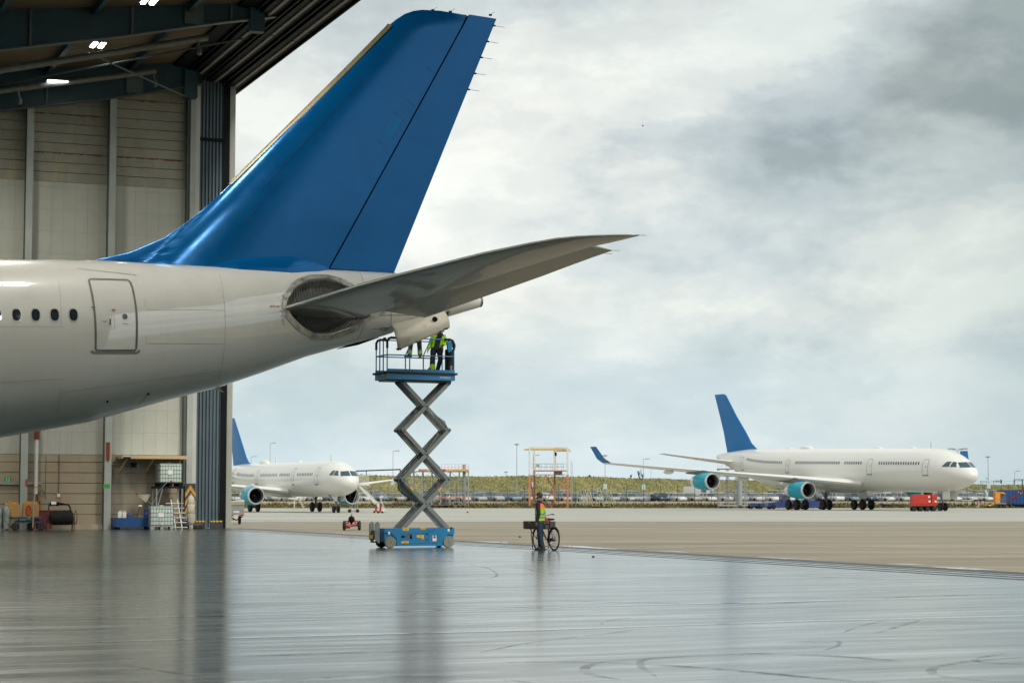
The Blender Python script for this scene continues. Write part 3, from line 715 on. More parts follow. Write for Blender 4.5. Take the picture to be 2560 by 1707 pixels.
def engine(par, c, r, ln, big=True):
    """turbofan nacelle, intake at +x; c = centre of the intake face"""
    e = MB().lathe([(r * .93, -.03 * ln), (r * 1.0, -.10 * ln), (r * 1.04, -.3 * ln), (r * 1.0, -.55 * ln), (r * .88, -.74 * ln)], axis='X', n=40, cap=False).build('engine', m_teal, par, smooth=50)
    e.location = c
    MB().lathe([(r * .80, -.14 * ln), (r * .79, -.03 * ln), (r * .83, .0), (r * .90, .005), (r * .95, -.03 * ln), (r * .97, -.055 * ln)], axis='X', n=40, cap=False).build('intake_lip', m_lip, e, smooth=60)
    MB().lathe([(r * .80, -.14 * ln), (r * .80, -.32 * ln), (.02, -.32 * ln)], axis='X', n=40, cap=False).build('intake_duct', m_duct_i, e, smooth=50)
    MB().lathe([(r * .882, -.73 * ln), (r * .72, -.93 * ln), (r * .60, -1.0 * ln), (r * .55, -.96 * ln), (.05, -.9 * ln)], axis='X', n=36, cap=False).build('exhaust_nozzle', m_white if big else m_exh, e, smooth=50)
    f = MB()
    for k in range(24):
        t = 2 * math.pi * k / 24; a, b_ = math.cos(t), math.sin(t); t2 = t + .2; t3 = t + .38
        f.add([(-.24 * ln, .25 * r * math.cos(t), .25 * r * math.sin(t)), (-.20 * ln, .78 * r * math.cos(t2 - .1), .78 * r * math.sin(t2 - .1)), (-.26 * ln, .78 * r * math.cos(t3 - .08), .78 * r * math.sin(t3 - .08)), (-.28 * ln, .25 * r * math.cos(t3), .25 * r * math.sin(t3))], [(0, 1, 2, 3)])
    f.build('fan', m_fan, e, recalc=False)
    MB().lathe([(.01, -.13 * ln), (.1 * r, -.16 * ln), (.24 * r, -.24 * ln), (.25 * r, -.29 * ln)], axis='X', n=20).build('spinner', m_fan, e, smooth=60)
    return e

def bogie(par, c, ztop, r=.70, axle=(1.0,), halfw=.7, strut=.17, name='main_gear'):
    """undercarriage leg: wheels around c (ground point)"""
    g = MB().tube((0, 0, r), (0, 0, ztop), strut, strut * 1.25, n=12)
    g.tube((.0, 0, r + .9), (1.6, 0, ztop), .08, n=8).tube((0, 0, r + .7), (0, -.9, ztop), .07, n=8)
    if len(axle) > 1 or axle[0] != 0: g.bar((min(axle) if len(axle) > 1 else -axle[0], 0, r), (max(axle), 0, r), .26, .26)
    for a in axle: g.tube((a, -halfw, r), (a, halfw, r), .10, n=8)
    g = g.build(name, m_gear, par, smooth=40); g.location = c
    for a in axle:
        for s_ in (-1, 1): wheel(g, (a, s_ * halfw, r), r, r * .55)
    return g

def airliner(P):
    F = Fus(P['fus']); L = P['len']; t = thing('airliner', P['label'], 'airliner', P['loc'], P['rz'], None)
    W = P['white']
    F.skin(-L, -.02, .8, 56).build('fuselage', W, t, smooth=50)
    # belly fairing
    b0, b1, bh, bw, bz = P['belly']
    rg = []
    for i in range(25):
        u = i / 24; x = b0 + (b1 - b0) * u; s_ = math.sin(math.pi * u) ** .45 if 0 < u < 1 else .02
        zc, h, w = F.sec(x)
        rg.append([Vector((x, bw * s_ * math.sin(2 * math.pi * k / 28), bz + bh * s_ * math.cos(2 * math.pi * k / 28))) for k in range(28)])
    MB().loft(rg).build('belly_fairing', W, t, smooth=60)
    MB().lathe([(P['tail_r'], .0), (P['tail_r'] * .8, -.12), (.02, -.05)], axis='X', n=20).build('exhaust_ring', m_exh, t, smooth=40).location = (-L + .01, 0, F.sec(-L)[0])
    # cockpit windows
    cw = P['cockpit']
    for i, (kind, q) in enumerate(cw):
        for sg in (-1, 1):
            def fn(a, c, q=q, kind=kind, sg=sg):
                p = Vector(q[0]).lerp(Vector(q[1]), a).lerp(Vector(q[3]).lerp(Vector(q[2]), a), c)
                return F.front(sg * p[0], p[1], .02) if kind == 'f' else F.pt(p[0], p[1], sg, .02)
            MB().grid(fn, 6, 5).build('cockpit_window', m_cglass, t, smooth=60)
    # cabin windows, doors
    sides = P['sides']
    for sg in sides:
        proto = None
        for x in P['windows']:
            z = F.sec(x)[0] + P['wz']
            if proto is None:
                c0 = F.pt(x, z, sg, 0); mb = surf_patch(F, oval(F, x, z, P['wr'][0], P['wr'][1], sg, .015), sg, 0)
                mb.v = [v - c0 for v in mb.v]; proto = mb.build('cabin_window', m_glass, t, recalc=False); proto.location = c0; continue
            c = proto.copy(); scene.collection.objects.link(c); c.parent = t; c.location = F.pt(x, z, sg, 0)
            if abs(F.side(x, z) - proto.location.y * sg) > .05:
                m2 = surf_patch(F, oval(F, x, z, P['wr'][0], P['wr'][1], sg, .015), sg, 0); me = bpy.data.meshes.new('cabin_window'); me.from_pydata([v - c.location for v in m2.v], [], m2.f); me.materials.append(m_glass); c.data = me
        for x, w, hh, dz in P['doors']:
            zb = F.sec(x)[0] + dz
            d = outline(F, [(x - w / 2, zb), (x + w / 2, zb), (x + w / 2, zb + hh * .93), (x + w / 2 - .12, zb + hh), (x - w / 2 + .12, zb + hh), (x - w / 2, zb + hh * .93)], sg, .05, .012).build('cabin_door', m_line, t, recalc=False)
            outline(F, [(x - w / 2 - .05, zb), (x + w / 2 + .05, zb)], sg, .11, .02, False).build('door_sill', m_seal, d, recalc=False)
            surf_patch(F, oval(F, x + .12, zb + hh * .55, .07, .09, sg, .015, 8), sg, 0).build('door_window', m_glass, d, recalc=False)
    # wings
    wg = P['wing']
    for sg in (-1, 1):
        secs = [((le, sg * y, z), (te, sg * y, z - .12), th, (0, 0, 1)) for y, le, te, z, th in wg]
        w = wing_mb(secs).build('wing', m_wing if P.get('grey') else W, t, smooth=40)
        y, le, te, z, th = wg[-1]
        if P['winglet']:
            hgt, out, back = P['winglet']
            wing_mb([((le, sg * y, z), (te, sg * y, z), th, (0, sg * .3, 1)), ((le - back * .4, sg * (y + out * .45), z + hgt * .25), (te - back * .25, sg * (y + out * .45), z + hgt * .25), .04, (0, -sg * .8, .5)),
                     ((le - back, sg * (y + out), z + hgt), (te - back * .6, sg * (y + out), z + hgt), .03, (0, -sg, .2))], n=8).build('winglet', m_bluef, t, smooth=40)
        else:
            MB().box((te + .5, sg * (y + .05), z + .05), (1.5, .08, 1.5)).build('wingtip_fence', W, t)
        for ye, le_x, ze, r, ln in P['eng']:
            engine(t, (le_x, sg * ye, ze), r, ln, P['big'])
            zw = interp(ye, [(a[0], a[3]) for a in wg]); xl = interp(ye, [(a[0], a[1]) for a in wg])
            MB().loft([[Vector((x, sg * (ye + s1 * w1), z)) for s1, z in ((-1, zlo), (1, zlo), (1, zhi), (-1, zhi))] for x, w1, zlo, zhi in
                       ((le_x - ln * .12, .06, ze + r * .95, ze + r * 1.05), (le_x - ln * .4, .16, ze + r * .9, ze + r * 1.3), (xl - .1, .2, ze + r * .7, zw + .05), (xl - 3.2, .14, zw - .45, zw - .1), (xl - 4.8, .04, zw - .35, zw - .25))]).build('pylon', m_gear if P.get('darkpylon') else W, t, smooth=30)
        for ye, ln in P['flaps']:
            te_x = interp(ye, [(a[0], a[2]) for a in wg]); zw = interp(ye, [(a[0], a[3]) for a in wg])
            MB().ell((te_x + ln * .28, sg * ye, zw - .38), (ln / 2, .22, .30), 14, 10).build('flap_fairing', W, t, smooth=60)
        # tailplane
        secs = [((le, sg * y, z), (te, sg * y, z), th, (0, 0, 1)) for y, le, te, z, th in P['stab']]
        wing_mb(secs).build('tailplane', W if not P.get('grey') else m_wing, t, smooth=40)
    # fin
    zr = P['fin'][0][2]
    rings = []
    for le, te, z, th in P['fin']:
        rings.append(((le, 0, z), (te, 0, z - P.get('ftip', 0) * 0), th, (0, 1, 0)))
    wing_mb([(a, b_, c, d) for a, b_, c, d in rings]).build('fin', m_bluef, t, smooth=40)
    # small aerials and domes on the crown
    for x, kind in P['crown']:
        zt = F.sec(x)[0] + F.sec(x)[1]
        if kind == 'dome': MB().ell((x, 0, zt), (1.5, .5, .42), 18, 10).build('aerial_dome', W, t, smooth=60)
        elif kind == 'hump': MB().ell((x, 0, zt - .05), (.9, .35, .25), 14, 8).build('aerial_dome', W, t, smooth=60)
        else: MB().add([(x, -.02, zt - .05), (x - .5, -.02, zt - .05), (x - .45, -.02, zt + .75), (x - .2, -.02, zt + .75), (x, .02, zt - .05), (x - .5, .02, zt - .05), (x - .45, .02, zt + .75), (x - .2, .02, zt + .75)], [(0, 1, 2, 3), (7, 6, 5, 4), (0, 4, 5, 1), (1, 5, 6, 2), (2, 6, 7, 3), (3, 7, 4, 0)]).build('blade_aerial', W, t)
    # undercarriage
    for (x, y, ztop, r, axle, hw_, st, nm) in P['gear']: bogie(t, (x, y, 0), ztop, r, axle, hw_, st, nm)
    for (x, y, z, lx, lz) in P['gdoors']: MB().box((x, y, z), (lx, .05, lz), 0, .015).build('gear_door', W, t)
    return t, F

def tilt(z0, x, a): return z0 - x * a            # nose-low attitude: heights rise aft
A = .0195
def f340(x, dz, h, w): return (x, tilt(4.92, x, A) + dz, h, w)
FUS340 = [f340(0, -.60, .05, .05), f340(-.12, -.58, .38, .40), f340(-.4, -.55, .72, .76), f340(-.9, -.48, 1.10, 1.16), f340(-1.6, -.38, 1.47, 1.55), f340(-2.4, -.28, 1.80, 1.90), f340(-3.4, -.17, 2.14, 2.22),
          f340(-4.6, -.08, 2.45, 2.50), f340(-6, -.02, 2.66, 2.70), f340(-7.6, 0, 2.78, 2.80), f340(-9, 0, 2.82, 2.82), f340(-41, 0, 2.82, 2.82), f340(-45, .06, 2.75, 2.76), f340(-49, .30, 2.50, 2.52), f340(-53, .72, 2.05, 2.05),
          f340(-56.5, 1.02, 1.55, 1.5), f340(-59.5, 1.30, 1.05, 1.0), f340(-62.5, 1.62, .40, .38)]
WIN340 = [x for a, b_ in ((-7.9, -16.7), (-20.6, -24.6), (-25.8, -36.5), (-40.3, -50.8)) for x in [a - .533 * k for k in range(int((a - b_) / .533) + 1)]]
CP340 = [('f', [(.05, 5.36), (1.22, 5.32), (1.05, 5.96), (.05, 6.02)]), ('s', [(-1.80, 5.38), (-2.60, 5.42), (-2.55, 6.06), (-2.15, 5.98)]), ('s', [(-2.72, 5.42), (-3.75, 5.46), (-3.25, 6.08), (-2.72, 6.08)])]
WG340 = [(2.3, -21.0, -33.0, 3.45, .72), (9.4, -26.0, -34.2, 4.25, .42), (19.3, -33.1, -38.6, 5.25, .22), (29.4, -40.3, -42.9, 6.35, .09)]
ST340 = [(.6, -54.6, -61.0, 6.75, .30), (9.7, -61.2, -63.6, 8.15, .09)]
FN340 = [(-50.0, -59.9, 8.35, .25), (-51.4, -60.0, 8.8, .32), (-52.8, -60.3, 9.6, .34), (-54.3, -60.8, 11.2, .32), (-57.0, -61.9, 13.7, .25), (-60.0, -63.4, 16.9, .15), (-60.5, -63.5, 17.15, .08), (-61.1, -63.6, 17.2, .02)]
ng = gp(2357, 1276.7); hd = R(24); H340 = Vector((math.sin(hd), -math.cos(hd), 0))
nose = ng + H340 * 6.7
P340 = dict(label='white four engined airliner with turquoise engines and blue fin parked out on the apron', len=62.5, loc=(nose.x, nose.y, 0), rz=math.atan2(H340.y, H340.x), white=m_white, fus=FUS340, belly=(-19.5, -38.5, 1.75, 3.05, 3.95), tail_r=.38,
            cockpit=CP340, windows=WIN340, wz=.86, wr=(.135, .21), sides=(-1,), doors=[(-6.55, 1.07, 1.98, -.62), (-18.6, 1.07, 1.98, -.62), (-38.6, .8, 1.8, -.55), (-52.2, 1.0, 1.9, -.9)], wing=WG340, winglet=(2.2, 1.25, 2.0), grey=False, big=True,
            eng=[(9.4, -22.7, 2.62, 1.13, 5.0), (19.3, -30.5, 3.80, 1.13, 5.0)], flaps=[(6.5, 4.2), (12.5, 3.8), (16.5, 3.5), (21.5, 3.0)], darkpylon=True, stab=ST340, fin=FN340, crown=[(-46.5 + 4, 'hump'), (-38, 'dome'), (-20.5, 'hump'), (-8.6, 'blade'), (-13, 'hump')],
            gear=[(-6.7, 0, 2.9, .53, (0.,), .36, .12, 'nose_gear'), (-32.2, 5.3, 3.6, .70, (-1.0, 1.0), .72, .20, 'main_gear'), (-32.2, -5.3, 3.6, .70, (-1.0, 1.0), .72, .20, 'main_gear'), (-33.2, 0, 2.9, .70, (0.,), .5, .18, 'centre_gear')],
            gdoors=[(-5.2, -.55, 1.95, 1.5, 1.0), (-5.2, .55, 1.95, 1.5, 1.0), (-31.5, -4.9, 2.3, 1.9, 1.5), (-31.5, 4.9, 2.3, 1.9, 1.5)])
airliner(P340)
# ---- the smaller twin on the left
A2 = .004
def f321(x, dz, h, w): return (x, tilt(3.68, x, A2) + dz, h, w)
FUS321 = [f321(0, -.42, .05, .05), f321(-.1, -.41, .34, .36), f321(-.35, -.38, .66, .70), f321(-.8, -.32, 1.0, 1.04), f321(-1.4, -.24, 1.30, 1.34), f321(-2.2, -.14, 1.58, 1.60), f321(-3.2, -.05, 1.81, 1.78), f321(-4.4, 0, 1.94, 1.91), f321(-5.8, 0, 1.98, 1.96),
          f321(-30, 0, 1.98, 1.96), f321(-34, .14, 1.84, 1.86), f321(-38, .5, 1.46, 1.44), f321(-41.5, .85, .98, .95), f321(-44.5, 1.15, .32, .3)]
WIN321 = [x for a, b_ in ((-7.4, -12.6), (-15.0, -18.4), (-19.4, -25.4), (-28.0, -35.2)) for x in [a - .533 * k for k in range(int((a - b_) / .533) + 1)]]
CP321 = [('f', [(.05, 3.98), (.98, 3.96), (.84, 4.46), (.05, 4.52)]), ('s', [(-1.22, 4.0), (-1.95, 4.04), (-1.95, 4.56), (-1.62, 4.5)]), ('s', [(-2.04, 4.04), (-2.75, 4.08), (-2.45, 4.56), (-2.04, 4.56)])]
WG321 = [(1.6, -16.0, -24.0, 2.35, .50), (6.0, -18.8, -24.3, 2.85, .30), (11.5, -22.2, -26.0, 3.45, .17), (16.9, -25.4, -27.5, 4.05, .08)]
ng2 = gp(840, 1281.5); hd2 = R(25.5); H321 = Vector((math.sin(hd2), -math.cos(hd2), 0)); nose2 = ng2 + H321 * 4.9
P321 = dict(label='white twin engined airliner with blue fin and turquoise engines seen beside the hangar door jamb', len=44.5, loc=(nose2.x, nose2.y, 0), rz=math.atan2(H321.y, H321.x), white=m_white, fus=FUS321, belly=(-15.2, -27.5, 1.15, 2.1, 2.75), tail_r=.3,
            cockpit=CP321, windows=WIN321, wz=.5, wr=(.12, .185), sides=(-1,), doors=[(-6.0, .9, 1.85, -.62), (-13.8, .8, 1.85, -.62), (-26.7, .8, 1.6, -.5), (-37.2, .8, 1.7, -.7)], wing=WG321, winglet=None, grey=False, big=True,
            eng=[(5.75, -15.0, 1.86, 1.02, 4.2)], flaps=[(8.0, 2.6), (11.5, 2.4)], stab=[(.5, -38.6, -43.0, 4.9, .22), (6.2, -42.2, -44.2, 5.5, .07)],
            fin=[(-33.8, -41.8, 5.55, .2), (-35.6, -41.9, 6.0, .24), (-36.6, -42.1, 6.6, .25), (-40.9, -43.8, 10.9, .13), (-41.6, -44.0, 11.6, .08), (-42.0, -44.0, 11.68, .02)], crown=[(-29.5, 'dome'), (-25, 'blade'), (-17, 'hump'), (-6.2, 'blade')],
            gear=[(-4.9, 0, 2.0, .38, (0.,), .26, .09, 'nose_gear'), (-21.8, 3.8, 2.4, .58, (0.,), .46, .15, 'main_gear'), (-21.8, -3.8, 2.4, .58, (0.,), .46, .15, 'main_gear')], gdoors=[(-4.0, -.4, 1.55, 1.0, .6), (-4.0, .4, 1.55, 1.0, .6)])
airliner(P321)
# ------------------------------------------------------------------ the airliner whose tail fills the hangar bay. Same frame: x towards the nose (photo left), y to its left (towards the camera)
TPSI = R(24)
TU, TP = Vector((math.cos(TPSI), math.sin(TPSI), 0)), Vector((math.sin(TPSI), -math.cos(TPSI), 0))   # aft, port
TO = Vector(((900 - 1280) / FL * 62.5, 62.5, 0))                     # a point of the centre line
TAIL_RZ = TPSI + math.pi                                             # local +x = forward = -TU, local +y = port
def tw(px, py, t=0.):
    """photo pixel -> (s aft, z) on the vertical plane t metres to port of the centre line"""
    p = onplane(px, py, TO + TP * t, TP) - TO; return p.dot(TU), p.z
bot = [tw(*p) for p in [(0, 1094), (218, 1056), (414, 1001), (544, 969), (653, 932), (762, 892.5), (849, 868), (947, 843), (1000, 826), (1100, 798), (1197, 769)]]
top = [tw(*p) for p in [(0, 650), (230, 651), (500, 664), (830, 674), (996, 683), (1100, 700), (1198, 741)]]
def zt_(s): return interp(s, top)
def zb_(s): return interp(s, bot)
S_END = bot[-1][0]
secs = []
for i in range(90):
    s = -11.0 + (S_END + 11.0) * i / 89
    a, c = zt_(s), zb_(s); h = (a - c) / 2
    wr = interp(s, [(-11, 1.03), (-5, .98), (0, .86), (2.5, .84), (4.5, .98)])
    secs.append((-s, (a + c) / 2, h, h * wr))
zc0, h0 = secs[0][1], secs[0][2]
secs += [(13.5, tilt(5.93, 13.5, .0146), 2.72, 2.76), (16, tilt(5.96, 16, .0146), 2.82, 2.82), (49, tilt(5.96, 49, .0146), 2.82, 2.82)]
zn = tilt(5.96, 50, .0146)
for x, dz, h, w in ((51.5, 0, 2.76, 2.8), (53, -.04, 2.6, 2.62), (55, -.15, 2.15, 2.2), (56.5, -.32, 1.55, 1.6), (57.6, -.48, .95, 1.0), (58.2, -.56, .4, .4), (58.35, -.58, .05, .05)): secs.append((x, zn + dz, h, w))
TF = Fus(secs)
def tfus(px, py):
    """photo pixel -> (x, z) on the port skin"""
    t = 2.0
    for _ in range(25):
        s, z = tw(px, py, t); t = .5 * t + .5 * TF.side(-s, z)
    return -s, z
def tpt(px, py, off=0.): return TF.pt(*tfus(px, py), 1, off)
tail = thing('airliner', 'large airliner inside the hangar with white fuselage, tall glossy blue fin and grey tailplane', 'airliner', TO, TAIL_RZ)
# tailplane cut-out in the port skin
cut_px = [(709, 766), (717, 735), (745, 702), (776, 691), (820, 690), (855, 700), (885, 719), (930, 735), (975, 762), (960, 780), (915, 800), (870, 825), (820, 843), (785, 842), (755, 822), (727, 795)]
cut = [tfus(*p) for p in cut_px]
def inside(p, poly):
    c = False; n = len(poly)
    for i in range(n):
        a, b = poly[i], poly[i - 1]
        if (a[1] > p[1]) != (b[1] > p[1]) and p[0] < (b[0] - a[0]) * (p[1] - a[1]) / (b[1] - a[1]) + a[0]: c = not c
    return c
def edge_d(p, poly):
    best = 9
    for i in range(len(poly)):
        a, b = Vector(poly[i]), Vector(poly[i - 1]); q = Vector(p); ab = b - a
        t = clampf((q - a).dot(ab) / max(ab.length_squared, 1e-9)); best = min(best, (a + ab * t - q).length)
    return best
# fuselage skin; within the cut-out it is pressed in
NR = 120; xs = []
x = -S_END
while x < 10: xs.append(x); x += .07
while x < 58.3: xs.append(x); x += .5
xs.append(58.34)
rings = []
for x in xs:
    zc, h, w = TF.sec(x); r = []
    for k in range(NR):
        a = 2 * math.pi * k / NR; p = Vector((x, w * math.sin(a), zc + h * math.cos(a)))
        if p.y > 0 and x < 4.5 and inside((p.x, p.z), cut): p.y -= min(.55, edge_d((p.x, p.z), cut) * 1.6)
        r.append(p)
    rings.append(r)
skin = MB().loft(rings)
# APU bay: leave the belly open behind the open doors
def gone(f):
    c = sum((skin.v[i] for i in f), Vector()) / len(f)
    if not (-tw(1112, 800)[0] < c.x < -tw(980, 820)[0]) or len(f) > 4: return False
    zc, h, w = TF.sec(c.x); return c.z < zc - h * .72
skin.f = [f for f in skin.f if not gone(f)]
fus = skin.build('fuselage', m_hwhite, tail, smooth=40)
fus.modifiers.new('Solidify', 'SOLIDIFY').thickness = -.02 if False else .02
fus.modifiers['Solidify'].offset = -1
bay = MB()
for s0 in (0.,):
    xa, xb = -tw(1112, 800)[0], -tw(980, 820)[0]
    bay.box(((xa + xb) / 2, 0, TF.sec((xa + xb) / 2)[0] - .1), (xb - xa, .8, .5)); bay.tube((xa + .2, 0, TF.sec(xa)[0] - .15), (xb - .1, 0, TF.sec(xb)[0] - .2), .26, n=14)
bay.build('auxiliary_engine', m_exh, tail, smooth=40)
# lips, ribs and seals of the cut-out
m_foil = mat('crinkled bare metal seal', (.42, .41, .37), rough=.38, metal=.6, var=.45, scale=5, detail=8, bump=.4, bscale=9)
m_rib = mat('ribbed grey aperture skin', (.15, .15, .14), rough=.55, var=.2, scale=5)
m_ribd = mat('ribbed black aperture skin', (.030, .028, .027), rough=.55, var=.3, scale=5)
outline(TF, cut, 1, .12, .02).build('aperture_rim', m_foil, tail, recalc=False)
def dep(x, z): return min(.50, edge_d((x, z), cut) * 1.5) if inside((x, z), cut) else 0.
def inner(px, py, off=.0):
    x, z = tfus(px, py); d = dep(x, z); p = TF.pt(x, z, 1, 0); p.y = p.y - d + off; return p
def apatch(top_px, bot_px, name, m, off, n=22):
    def lerpl(pl, t):
        k = t * (len(pl) - 1); i = min(int(k), len(pl) - 2); f = k - i
        return (pl[i][0] + (pl[i + 1][0] - pl[i][0]) * f, pl[i][1] + (pl[i + 1][1] - pl[i][1]) * f)
    def fn(a, b):
        p, q = lerpl(top_px, a), lerpl(bot_px, a); return inner(p[0] + (q[0] - p[0]) * b, p[1] + (q[1] - p[1]) * b, off)
    o = MB().grid(fn, n, 6).build(name, m, tail, smooth=50, recalc=False)
    rb = MB()
    for k in range(1, n):
        pts = [fn(k / n, j / 6) + Vector((0, .02, 0)) for j in range(7)]; rb.path(pts, .012, 5)
    rb.build('aperture_ribs', m_seal, o)
    return o
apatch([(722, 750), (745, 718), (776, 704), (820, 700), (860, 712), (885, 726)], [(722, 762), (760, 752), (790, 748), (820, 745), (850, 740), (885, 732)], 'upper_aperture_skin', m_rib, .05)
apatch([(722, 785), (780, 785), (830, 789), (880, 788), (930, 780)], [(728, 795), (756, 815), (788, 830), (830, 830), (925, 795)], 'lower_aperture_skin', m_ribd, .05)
sg_ = MB()
sl1 = [tfus(*p) for p in [(712, 745), (735, 712), (770, 695), (820, 692), (880, 716)]]
outline(TF, sl1, 1, .16, .035, False).build('seal_strip', m_foil, tail, recalc=False)
sl2 = [tfus(*p) for p in [(714, 785), (745, 818), (788, 842), (830, 842), (880, 826), (912, 806)]]
outline(TF, sl2, 1, .17, .035, False).build('seal_strip', m_foil, tail, recalc=False)
# ---- fin and rudder, seen almost side-on
m_bluet = m_blue.copy(); m_bluet.name = 'polished blue fin paint'
n, l, b = nodes_of(m_bluet)
tcf = n.new('ShaderNodeTexCoord'); vr = n.new('ShaderNodeVectorRotate'); vr.rotation_type = 'Y_AXIS'; vr.inputs['Angle'].default_value = R(33.5); l.new(tcf.outputs['Object'], vr.inputs['Vector'])
mpf = n.new('ShaderNodeMapping'); mpf.inputs['Scale'].default_value = (1.5, .6, .045); l.new(vr.outputs[0], mpf.inputs[0])
nf1 = n.new('ShaderNodeTexNoise'); nf1.inputs['Scale'].default_value = 1.0; nf1.inputs['Detail'].default_value = 3; l.new(mpf.outputs[0], nf1.inputs['Vector'])
bf = n.new('ShaderNodeBump'); bf.inputs['Strength'].default_value = .10; bf.inputs['Distance'].default_value = .04; l.new(nf1.outputs[0], bf.inputs['Height']); l.new(bf.outputs[0], b.inputs['Normal'])
nf2 = n.new('ShaderNodeTexNoise'); nf2.inputs['Scale'].default_value = 2.2; nf2.inputs['Detail'].default_value = 8; nf2.inputs['Roughness'].default_value = .7; l.new(tcf.outputs['Object'], nf2.inputs['Vector'])
rf = n.new('ShaderNodeMapRange'); rf.inputs[1].default_value = .4; rf.inputs[2].default_value = .75; rf.inputs[3].default_value = .20; rf.inputs[4].default_value = .30; l.new(nf2.outputs[0], rf.inputs[0]); l.new(rf.outputs[0], b.inputs['Roughness'])
Lp = [tw(*p) for p in [(215, 662), (232, 651), (326, 631), (414, 593), (479, 547), (522, 511), (566, 470), (653, 383), (762, 275), (871, 166.5), (972, 64), (1001, 41), (1023, 30.5), (1056, 25.5), (1100, 28)]]
hb, ht = tw(812, 680), tw(1167, 40)
te_b, te_t = tw(985, 682), tw(1241, 43)
def resample(P, n):
    d = [0]
    for a, b in zip(P, P[1:]): d.append(d[-1] + math.hypot(b[0] - a[0], b[1] - a[1]))
    return [interp(d[-1] * k / n, [(d[i], P[i][0], P[i][1]) for i in range(len(P))]) for k in range(n + 1)]
LE = resample(Lp, 46)
def hinge(z): t = (z - hb[1]) / (ht[1] - hb[1]); return hb[0] + (ht[0] - hb[0]) * t
def leline(z):                                                        # straight part of the leading edge carried down
    (s0, z0), (s1, z1) = Lp[7], Lp[9]; return s0 + (z - z0) * (s1 - s0) / (z1 - z0)
rings = []
nf = 26
for i, (s, z) in enumerate(LE):
    zt = min(z, ht[1] - .04 * max(0, 44 - i)) if i > 40 else z
    s2 = hinge(zt) - .03
    ful = (te_b[0] + (te_t[0] - te_b[0]) * clampf((z - te_b[1]) / (te_t[1] - te_b[1]))) - max(s, min(leline(z), s + 9))
    T = .55 * clampf(1.15 - (z - 8.6) / 11.5, .3, 1) * clampf((17.35 - z) / .5, .02, 1) ** .5
    r = []
    up = []
    for k in range(nf + 1):
        f = (1 - math.cos(math.pi * k / nf)) / 2; ss = s + (s2 - s) * f; zz = z + (zt - z) * f
        xl = clampf((ss - leline(z)) / max(.5, (s2 + 2.0 - leline(z))))
        thk = max(foil(xl, T) if ss > leline(z) else 0, .09 * math.sqrt(clampf((ss - s) / 1.5)) if f > 0 else 0)
        if f == 1: thk = max(thk, .03)
        up.append((ss, zz, thk))
    r = [Vector((-a, t_, c)) for a, c, t_ in up] + [Vector((-a, -t_, c)) for a, c, t_ in reversed(up)]
    rings.append(r)
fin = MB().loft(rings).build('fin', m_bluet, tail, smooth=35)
def chordT(z): return .55 * clampf(1.15 - (z - 8.6) / 11.5, .3, 1)
rr_ = []
for i in range(25):
    z = te_b[1] + (ht[1] - te_b[1]) * i / 24; f_ = i / 24
    a, c = hinge(z) + .025, te_b[0] + (te_t[0] - te_b[0]) * f_; zt = z + (te_t[1] - ht[1]) * 1.0 * f_ * 0
    T0 = foil(clampf((a - leline(z)) / max(.5, (a + 2 - leline(z)))), chordT(z)) * .96
    r = []
    for k in range(9):
        g = k / 8; r.append((a + (c - a) * g, z - g * .0, T0 * (1 - g) ** .9 + .006))
    rr_.append([Vector((-p, t_, q)) for p, q, t_ in r] + [Vector((-p, -t_, q)) for p, q, t_ in reversed(r)])
rud = MB().loft(rr_).build('rudder', m_bluet, tail, smooth=50)
# bare leading edge strip
m_brass = mat('brassy bare leading edge', (.24, .20, .11), rough=.45, metal=.4, var=.2, scale=2, stretch=(1, 1, .3))
e0, e1_ = tw(574, 462), tw(974, 63)
le_mb = MB(); pts = []; N = 40
for k in range(N + 1):
    z = e0[1] + (e1_[1] - e0[1]) * k / N; s = interp(z, [(q[1], q[0]) for q in Lp[2:11]]); pts.append((s, z))
rings = []
nx_, nz_ = (pts[0][1] - pts[-1][1]), (pts[-1][0] - pts[0][0]); ll = math.hypot(nx_, nz_); nx_, nz_ = nx_ / ll, nz_ / ll    # outward (forward-up) normal in (s, z)
for s, z in pts:
    w = .07; rings.append([Vector((-(s + nx_ * o_), t_, z + nz_ * o_)) for o_, t_ in ((.05, 0), (.03, .06), (-.02, .10), (-w, .145), (-w, -.145), (-.02, -.10), (.03, -.06))])
le_mb.loft(rings).build('leading_edge', m_brass, fin, smooth=50)
gapm = MB(); gz_ = [hb[1] + (ht[1] - hb[1]) * k / 12 for k in range(13)]
gapm.loft([[Vector((-(hinge(z) + q), t_, z - .02)) for q, t_ in ((-.14, -.03), (.14, -.03), (.14, .03), (-.14, .03))] for z in gz_]).build('rudder_gap_filler', m_dark, fin)  # added dark filler: blocks sky through the hinge gap, stands in for shade
